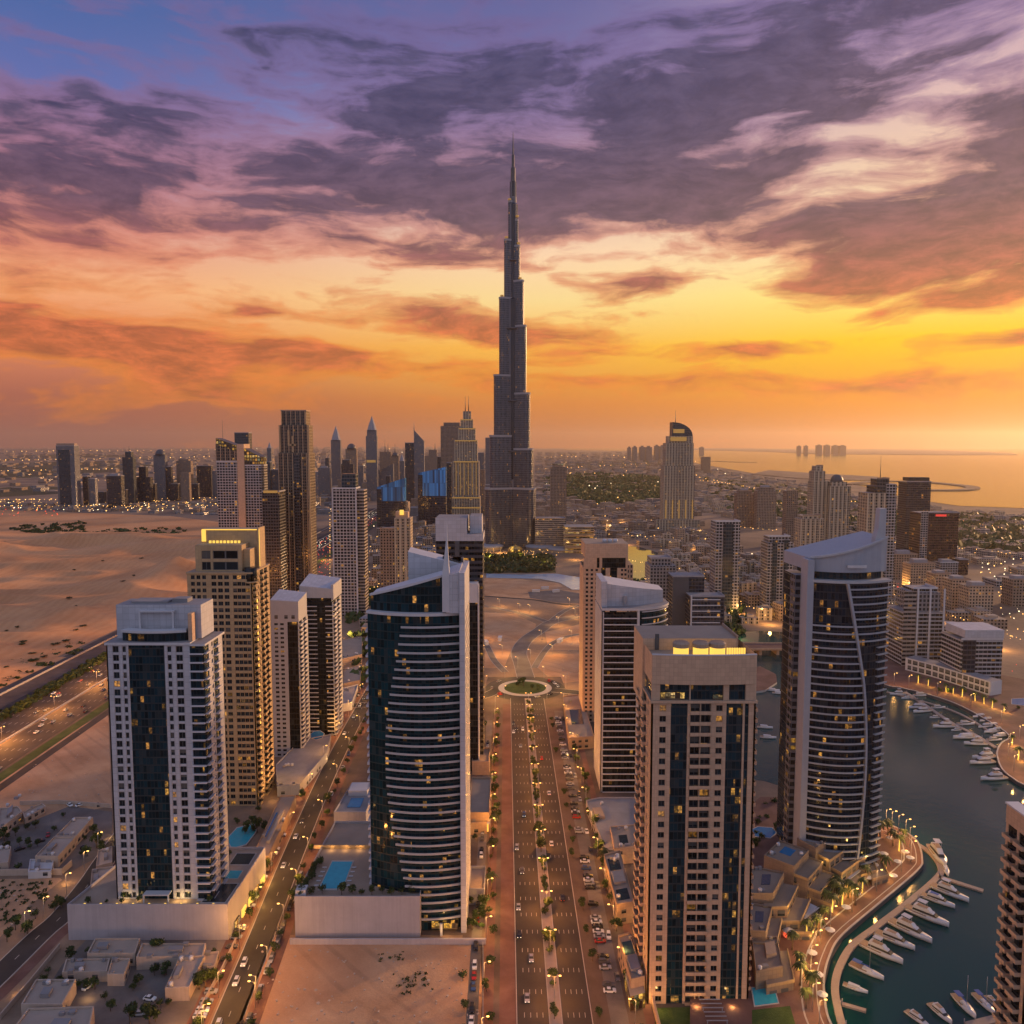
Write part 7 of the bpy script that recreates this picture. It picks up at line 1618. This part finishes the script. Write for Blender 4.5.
# ================================================================== cars
CARCOL = dict(white=(.75,.75,.74), silver=(.40,.41,.43), black=(.015,.015,.017), grey=(.12,.12,.13), red=(.35,.02,.02), blue=(.03,.07,.2))
def car_proto(cn, suv, on):
    cm = plain('car_paint_'+cn+('_suv' if suv else ''), CARCOL[cn], .25, .02, 1, metal=.2 if cn in ('silver', 'grey') else 0)
    r = thing('car', 'x', 'car'); h = .25 if suv else 0.0
    def sec(y, hw, z0, z1): return [(-hw, y, z0), (hw, y, z0), (hw, y, z1*.75+z0*.25), (hw*.93, y, z1), (-hw*.93, y, z1), (-hw, y, z1*.75+z0*.25)]
    m = MB(); m.ring([sec(-2.2, .72, .42, .72+h), sec(-2.05, .86, .32, .86+h), sec(-1.0, .9, .28, .95+h), sec(1.5, .9, .28, .98+h), sec(2.1, .86, .34, .94+h), sec(2.25, .74, .45, .82+h)], 0, True, False); m.build('body', cm, r)
    m = MB(); m.ring([[(-.8, -1.0 if not suv else -1.1, .96+h), (.8, -1.0 if not suv else -1.1, .96+h), (.82, 1.75 if not suv else 2.1, .99+h), (-.82, 1.75 if not suv else 2.1, .99+h)], [(-.62, -.25, 1.42+h), (.62, -.25, 1.42+h), (.64, 1.0 if not suv else 1.8, 1.44+h), (-.64, 1.0 if not suv else 1.8, 1.44+h)]], 0, True, False); m.build('glasshouse', M['black'], r)
    m = MB(); m.box(-.63, .63, -.28, .95 if not suv else 1.75, 1.425+h, 1.49+h); m.build('roof', cm, r)
    for sx in (-1, 1):
        for y_ in (-1.35, 1.4):
            m = MB(); m.ring([[(sx*x_, y_+.33*math.cos(2*math.pi*k/10), .33+.33*math.sin(2*math.pi*k/10)) for k in range(10)] for x_ in (.72, .93)], 0, True, False); m.build('wheel', M['black'], r)
        m = MB(); m.box(sx*.6-.12, sx*.6+.12, 2.2, 2.29, .64+h, .76+h); m.build('tail_light', M['tail'] if on else M['lensred'], r)
        m = MB(); m.box(sx*.6-.14, sx*.6+.14, -2.26, -2.16, .58+h, .72+h); m.build('headlight', M['headl'] if on else M['lens'], r)
    remember(r); return r
CP = {}; PARKED = {'wheel': None}
def car(x, y, rz, where, group, z=.08):
    cn = rnd.choice(('white',)*6+('silver',)*4+('black',)*3+('grey',)*3+('red', 'blue')); suv = rnd.random() < .4; on = 'parked' not in where and 'outer row' not in where; key = (cn, suv, on)
    if key not in CP: CP[key] = car_proto(cn, suv, on); o = CP[key]; o.location = (x, y, z); o.rotation_euler = (0, 0, rz)
    else: o = copy_tree(CP[key], (x, y, z), rz)
    kind_ = 'tall' if suv else 'low'
    o['label'] = f'{kind_} {cn} car {where}'; o['group'] = f'{kind_} {cn} cars {group}'
    return o
for side, off, Ya, Yb_, st_, p_, rz in ((1, 20.0, 205, 545, 3.1, .46, math.pi/2), (-1, -27.6, 210, 520, 5.6, .45, 0), (1, 23.6, 205, 545, 6, .28, 0)):
    Y = Ya
    while Y < Yb_:
        if rnd.random() < p_: car(XC(Y)+off, Y, rz+rnd.uniform(-.06, .06), ('parked nose-in right of the boulevard' if off == 20.0 else 'parked on the left side of the boulevard' if side < 0 else 'in the outer row right of the boulevard'), ('right of the boulevard' if off == 20.0 else 'left of the boulevard' if side < 0 else 'in the outer row right of the boulevard'))
        Y += st_
for k in range(18):
    Y = rnd.uniform(215, 570); left = rnd.random() < .5; o_ = rnd.choice((-11, -8.9, -6.8, -4.8)) if left else rnd.choice((3.6, 5.6, 7.5, 9.4))
    car(XC(Y)+o_, Y, 0 if left else math.pi, 'driving on the boulevard'+(' towards the viewer' if left else ' away from the viewer'), 'driving on the boulevard')
acc_ = 0
for i in range(len(ROAD_L)-1):
    d_ = ROAD_L[i+1]-ROAD_L[i]; n_ = Vector((-d_.y, d_.x)).normalized(); a = math.atan2(d_.y, d_.x)-math.pi/2
    for k in range(3):
        p = ROAD_L[i]+d_*rnd.random()
        for off in (9.4, -7.2):
            if rnd.random() < .38: car(p.x+n_.x*off, p.y+n_.y*off, a+(math.pi/2 if off > 0 else 0), 'parked beside the street left of the curved tower', 'parked on the left street')
    if rnd.random() < .4: p = ROAD_L[i]+d_*rnd.random(); car(p.x+n_.x*2.2, p.y+n_.y*2.2, a, 'driving on the street left of the curved tower', 'driving on the left street', .1)
for k in range(70):
    s_ = rnd.uniform(-150, 330); side = rnd.random() < .5; o_ = rnd.choice((6, 10, 14, 18, 22, 26)) if side else rnd.choice((-4, -8, -12, -16, -20, -24)); q = HW0+hd*s_
    car(q.x+hn.x*o_, q.y+hn.y*o_, math.atan2(hd.y, hd.x)-math.pi/2+(0 if side else math.pi), 'on the '+('far' if side else 'near')+' carriageway of the motorway', 'on the motorway')
for (x, y) in ((62,846),(48,836),(40,842),(20,850),(85,850),(98,806),(70,806),(80,806),(150,1000),(140,1015),(88,988),(212,972),(46,868)): g = G(x, y); car(g.x, g.y, rnd.uniform(0, 3), 'parked in the villa courts at the lower left', 'in the villa courts')
for k in range(9): a = rnd.uniform(0, 6.28); car(rc_.x+26*math.cos(a), rc_.y+26*math.sin(a), a, 'circling the roundabout', 'on the roundabout', .11)

# ================================================================== boats and pontoons
def ponton(label, pts, wd, n=5):
    p = smooth_path([G(x, y, .4).xy for x, y in pts], n) if len(pts) > 2 else [G(x, y, .4).xy for x, y in pts]
    A_, B_ = offset(p, wd/2), offset(p, -wd/2); m = MB(); m.prism(ccw([tuple(q) for q in A_]+[tuple(q) for q in reversed(B_)]), .06, .75, 0, 0)
    r = thing('pontoon', label, 'pontoon', (p[0].x, p[0].y, 0)); m.build('deck', M['pontoon'], r)
    for i in range(0, len(p), 4):
        q = A_[i]; m = MB(); m.tube((q.x, q.y, 0), (q.x, q.y, 1.9), .16, .16, 6); m.build('mooring_pile', M['grey'], r)
    return p
M['pontoon'] = plain('pontoon_deck', (.34,.26,.21), .85, .12, .8)
JET = ponton('long curved pontoon following the near promenade, with the yachts moored to it', [(903,836),(915,843),(930,853),(940,866),(938,877),(908,903),(875,928),(853,945),(840,966),(835,988),(839,1014),(846,1036)], 2.6)
ponton('straight finger pontoon sticking out from the bend of the curved pontoon', [(939,877),(983,891)], 2.4)
ponton('short finger pontoon near the bottom of the curved pontoon', [(842,1004),(866,1011)], 1.6)
ponton('pontoon at the bottom right beside the brown edge tower', [(968,1026),(1004,1017)], 3)
FJ = ponton('far pontoon running along the middle of the marina', [(905,692),(925,705),(950,722),(975,735),(996,748)], 2.8)
ponton('far pontoon beside the far promenade wall', [(887,692),(925,702),(960,714),(992,733)], 2.0)
def yacht(name, label, stern, bow, group=None, sail=False, cover=None, fly=True, simple=False, beam=None):
    s_, b_ = Vector(stern), Vector(bow); L = (b_-s_).length; a = math.atan2((b_-s_).y, (b_-s_).x); c = (s_+b_)/2; B = (beam or L*.28)/2
    r = thing(name, label, 'boat', (c.x, c.y, .05), a, group)
    def st(x, hb, zs, zk): return [(x, -hb, zs), (x, -hb*.82, zk+.25*(zs-zk)), (x, 0, zk), (x, hb*.82, zk+.25*(zs-zk)), (x, hb, zs)]
    f = L*.10
    m = MB(); m.ring([[Vector(p) for p in st(L*u, B*v, f*w_, -.15)] for u, v, w_ in ((-.5, .86, .9), (-.3, .98, .92), (0, 1.0, 1.0), (.2, .86, 1.12), (.36, .52, 1.28), (.46, .2, 1.4), (.5, .02, 1.46))], 0, True, True); m.build('hull', M['gel'] if not sail else M['gel'], r, org=(0, 0, 0))
    ring_ = [(L*u, B*v) for u, v in ((-.49, -.80), (-.3, -.92), (0, -.94), (.2, -.80), (.36, -.47), (.47, 0), (.36, .47), (.2, .80), (0, .94), (-.3, .92), (-.49, .80))]
    m = MB(); m.prism(ring_, f*.9, f*1.02, 0, 0); m.build('deck', M['teak'], r, org=(0, 0, 0))
    z0 = f*1.021; hc = L*.105
    def tap(x0, x1, w0, w1, z, h, fr): return [[(L*x0, -B*w0, z), (L*x1, -B*w1, z), (L*x1, B*w1, z), (L*x0, B*w0, z)], [(L*(x0+.01), -B*w0*.9, z+h), (L*(x1-fr), -B*w1*.86, z+h), (L*(x1-fr), B*w1*.86, z+h), (L*(x0+.01), B*w0*.9, z+h)]]
    if not sail:
        m = MB(); m.ring(tap(-.30, .24, .72, .5, z0, hc, .10), 0, True, False); cb = m.build('cabin', M['gel'], r, org=(0, 0, 0))
        if not simple:
            m = MB(); m.ring(tap(-.29, .245, .735, .52, z0+hc*.32, hc*.42, .05), 0, True, False); m.build('windscreen', M['black'], cb, org=(0, 0, 0))
            m = MB(); m.ring(tap(-.28, .10, .66, .5, z0+hc+.005, hc*.5, .05), 0, True, False); m.build('flybridge', M['gel'], r, org=(0, 0, 0))
            m = MB(); m.ring(tap(-.22, .02, .5, .4, z0+hc*1.51, .06, .01), 0, True, False); m.build('seating', M[cover or 'teak'], r, org=(0, 0, 0))
            if fly:
                m = MB(); m.box(-L*.2, L*.0, -B*.52, B*.52, z0+hc*2.6, z0+hc*2.72); m.build('hardtop', M['gel'], r, org=(0, 0, 0))
                for sx, sy in ((-.19, .48), (-.19, -.48), (-.02, .48), (-.02, -.48)):
                    m = MB(); m.tube((L*sx, B*sy, z0+hc*1.4), (L*sx, B*sy, z0+hc*2.6), .05, .05, 5); m.build('hardtop_post', M['metal'], r, org=(0, 0, 0))
            m = MB(); m.box(-L*.545, -L*.505, -B*.7, B*.7, .1, .3); m.build('swim_platform', M['teak'], r, org=(0, 0, 0))
    else:
        m = MB(); m.ring(tap(-.12, .22, .55, .35, z0, hc*.55, .06), 0, True, False); m.build('coachroof', M['gel'], r, org=(0, 0, 0))
        m = MB(); m.tube((L*.08, 0, z0), (L*.08, 0, z0+L*.95), .09, .06, 6); m.build('mast', M['metal'], r, org=(0, 0, 0))
        m = MB(); m.tube((L*.07, 0, z0+1.5), (-L*.33, 0, z0+1.4), .22, .16, 8); m.build('boom_cover', M[cover or 'navycloth'], r, org=(0, 0, 0))
        m = MB(); m.box(-L*.42, -L*.16, -B*.6, B*.6, z0+1.5, z0+1.6); m.build('bimini', M[cover or 'navycloth'], r, org=(0, 0, 0))
    return r
M['gel'] = plain('white_gelcoat', (.58,.57,.58), .25, .03, 1); M['teak'] = plain('teak_deck', (.30,.20,.13), .7, .1, 2); M['navycloth'] = plain('blue_canvas', (.03,.09,.32), .8, .1, 2)
g2 = lambda x, y: G(x, y, .4).xy
NB = [('motor_yacht', 'white motor yacht moored outside the bend of the pontoon, pointing away along it', (931,847), (946,868), {}), ('motor_yacht', 'large white yacht nearest below the finger pontoon, first in the row', (931,886), (969,902), {}),
 ('motor_yacht', 'slimmer dark-trimmed yacht second in the row below the finger pontoon', (921,895), (955,908), dict(fly=False, cover='navycloth')), ('motor_yacht', 'big white yacht third in the row, with a hardtop', (905,908), (949,927), {}),
 ('motor_yacht', 'big white yacht fourth in the row, in the middle of the curved pontoon', (890,922), (932,943), {}), ('motor_yacht', 'white yacht fifth in the row without hardtop', (876,933), (915,950), dict(fly=False)),
 ('motor_yacht', 'large white yacht sixth in the row, just above the blue-covered sailing boat', (861,944), (903,964), {}), ('sailing_boat', 'sailing boat with blue covers, lowest of the long row of yachts', (850,964), (884,980), dict(sail=True)),
 ('open_boat', 'small flat open boat below the blue-covered sailing boat', (843,984), (868,993), dict(simple=True)), ('motor_boat', 'small motor boat at the bottom of the water with a grey cover', (906,1011), (930,1028), dict(fly=False)),
 ('motor_boat', 'slim white boat between the grey-covered boat and the sailing boats at the bottom', (930,1004), (952,1024), dict(fly=False, beam=3.2)), ('sailing_boat', 'white sailing boat with a dark canopy left of the bottom right pair', (954,995), (976,1019), dict(sail=True)),
 ('sailing_boat', 'sailing boat with a blue canopy close to the brown edge tower', (974,994), (995,1015), dict(sail=True)), ('motor_boat', 'white motor boat squeezed between the blue-canopied sailing boat and the edge tower', (986,996), (1001,1011), dict(fly=False)),
 ('open_boat', 'small tender by the bend of the curved pontoon', (944,866), (948,876), dict(simple=True))]
for nm, lb, a, b_, kw in NB: yacht(nm, lb, g2(*a), g2(*b_), **kw)
i = 0
for t_ in [.05, .12, .27, .33, .42, .57, .63, .78, .90]:
    p = sub_path(FJ, t_, t_+.02)[0]; L = rnd.uniform(7, 17); yacht('motor_yacht', 'white yacht on the near side of the far pontoon', (p.x-2.2, p.y-1), (p.x-2.2-L, p.y-1-L*rnd.uniform(-.05, .3)), 'yachts on the far pontoon', fly=rnd.random() < .6, simple=rnd.random() < .3); i += 1
for t_ in (.1, .3, .55, .85): p = sub_path(FJ, t_, t_+.02)[0]; L = rnd.uniform(9, 13); yacht('motor_yacht', 'white yacht on the inner side of the far pontoon', (p.x+2.2, p.y+1), (p.x+2.2+L, p.y+1.5), 'yachts inside the far pontoon', fly=False)
for k, (x, y) in enumerate(((986,716),(993,720),(999,725),(1003,730),(1007,735),(992,726),(998,731))): p = g2(x, y); yacht('motor_yacht', 'white yacht against the far promenade wall', (p.x, p.y), (p.x-11, p.y-3), 'yachts by the far promenade wall', fly=False, simple=k % 2 == 0)
for k, (x, y) in enumerate(((996,757),(994,762),(1006,778))): p = g2(x, y); yacht('motor_yacht', 'white yacht at the round end of the far promenade', (p.x, p.y), (p.x-16, p.y-2.5), 'yachts at the round promenade end', fly=k % 2 == 0)
for k, (x, y) in enumerate(((757,727),(760,737),(766,690),(772,693))): p = g2(x, y); yacht('motor_boat', 'boat near the tongue of land behind the brown stone tower', (p.x, p.y), (p.x+10, p.y-2), 'boats behind the brown stone tower', fly=False, simple=True)
# tents and kiosks of the promenade
for k, (x, y, col) in enumerate(((868,868,'pk'), (874,870,'bl'), (788,936,'rd'))):
    g = G(x, y, 1.8); mt = {'pk': glow('pink_light', (1.0,.35,.75), 1.0, False), 'bl': glow('blue_light', (.12,.2,1.0), 1.4, False), 'rd': glow('red_light', (1.0,.12,.05), 1.1, False)}[col]
    r = thing('kiosk', {'pk': 'round pink lit kiosk on the promenade', 'bl': 'blue lit kiosk beside the pink one on the promenade', 'rd': 'red lit kiosk in front of the terraced blocks'}[col], 'kiosk', (g.x, g.y, 1.8))
    m = MB(); m.lathe((g.x, g.y, 1.8), [(1.7, 0), (1.7, 2.3)], 14); m.build('counter', mt, r); m = MB(); m.lathe((g.x, g.y, 4.11), [(2.3, 0), (2.3, .25), (.1, 1.2)], 14); m.build('roof', M['white'], r)
for k, (x, y, w_) in enumerate(((849,880,5), (838,890,4), (830,892,3.5), (806,918,5))):
    g = G(x, y, 1.8); r = thing('cafe_pavilion', ('widest gold lit cafe pavilion under the terraced blocks', 'second gold lit cafe pavilion left of the widest', 'smallest gold lit cafe pavilion', 'long gold lit cafe pavilion nearest the viewer')[k], 'pavilion', (g.x, g.y, 1.8), .7)
    m = MB(); m.box(-w_, w_, -2, 2, 0, 3); m.build('glass', M['goldsoft'], r, org=(0, 0, 0)); m = MB(); m.box(-w_-.5, w_+.5, -2.6, 2.6, 3.01, 3.4); m.build('roof', M['white'], r, org=(0, 0, 0))
    uplight(g.x+4, g.y-4, 4.5, 900, (1, .58, .12))
for k, (x, y) in enumerate(((868,882),(856,898),(884,858),(898,866),(846,912),(872,874),(830,935),(812,958),(818,980),(905,856),(893,880),(822,1000),(808,928),(890,842),(910,862))):
    g = G(x, y, 1.8); r = thing('parasol', 'square pale parasol on the marina promenade', 'parasol', (g.x, g.y, 1.8), 0, 'parasols on the promenade')
    m = MB(); m.tube((0, 0, 0), (0, 0, 2.5), .05, .05, 5); m.build('pole', M['metal'], r, org=(0, 0, 0)); m = MB(); m.lathe((0, 0, 2.2), [(1.9, 0), (1.0, .35), (.05, .7)], 8, 0, True, False); m.build('canopy', M['white'], r, org=(0, 0, 0))
# construction site: pipes, huts
for k, (x, y) in enumerate(((536,592),(545,589),(556,592),(590,640),(560,642),(500,640),(486,644))):
    g = G(x, y); m = MB(); m.obox((g.x, g.y), .3*k, 5, 1.6, 0, 3); m.obox((g.x, g.y), .3*k, 5.3, 1.9, 3.001, 3.2); tag(m.build('site_hut', M['white'], org=(g.x, g.y, 0)), 'white site hut on the sandy building lots beyond the roundabout', 'hut', 'site huts')

# rubble and site clutter on the lots, loungers and planters on the decks
m = MB()
for pg, n in (([(262,950),(478,944),(482,1022),(250,1024)], 150), ([(0,795),(40,752),(106,716),(108,800)], 90), ([(484,606),(530,612),(500,640),(480,660)], 80), ([(556,632),(588,628),(588,680),(560,680)], 70), ([(0,885),(55,884),(0,940)], 50)):
    for _ in range(n):
        px_, py_ = rnd.uniform(min(q[0] for q in pg), max(q[0] for q in pg)), rnd.uniform(min(q[1] for q in pg), max(q[1] for q in pg))
        if not inpoly(px_, py_, pg): continue
        q = G(px_, py_); s_ = rnd.uniform(.12, .5); m.obox((q.x, q.y), rnd.uniform(0, 3), s_, s_*rnd.uniform(.3, 1), 0, s_*rnd.uniform(.4, 1.1))
tag(m.build('rubble', M['villa_wall']), kind='stuff')
m = MB()
for k in range(330):                               # traffic on the farther motorway, past the cars one can tell apart
    s_ = rnd.uniform(380, 1800); side = rnd.random() < .5; o_ = rnd.choice((6, 10, 14, 18, 22, 26)) if side else rnd.choice((-4, -8, -12, -16, -20, -24)); q = HW0+hd*s_
    x, y = q.x+hn.x*o_, q.y+hn.y*o_; a = math.atan2(hd.y, hd.x)-math.pi/2; m.obox((x, y), a, .9, 2.2, .2, 1.4, 0, 0); ca, sa = math.cos(a), math.sin(a)
    for e_, mi in ((-2.25, 1 if not side else 2), (2.25, 2 if not side else 1)): m.obox((x-sa*e_, y+ca*e_), a, .8, .06, .6, 1.0, mi, mi)
tag(m.build('distant_traffic', [M['darkgrey'], M['tail'], M['headl']]), kind='stuff')
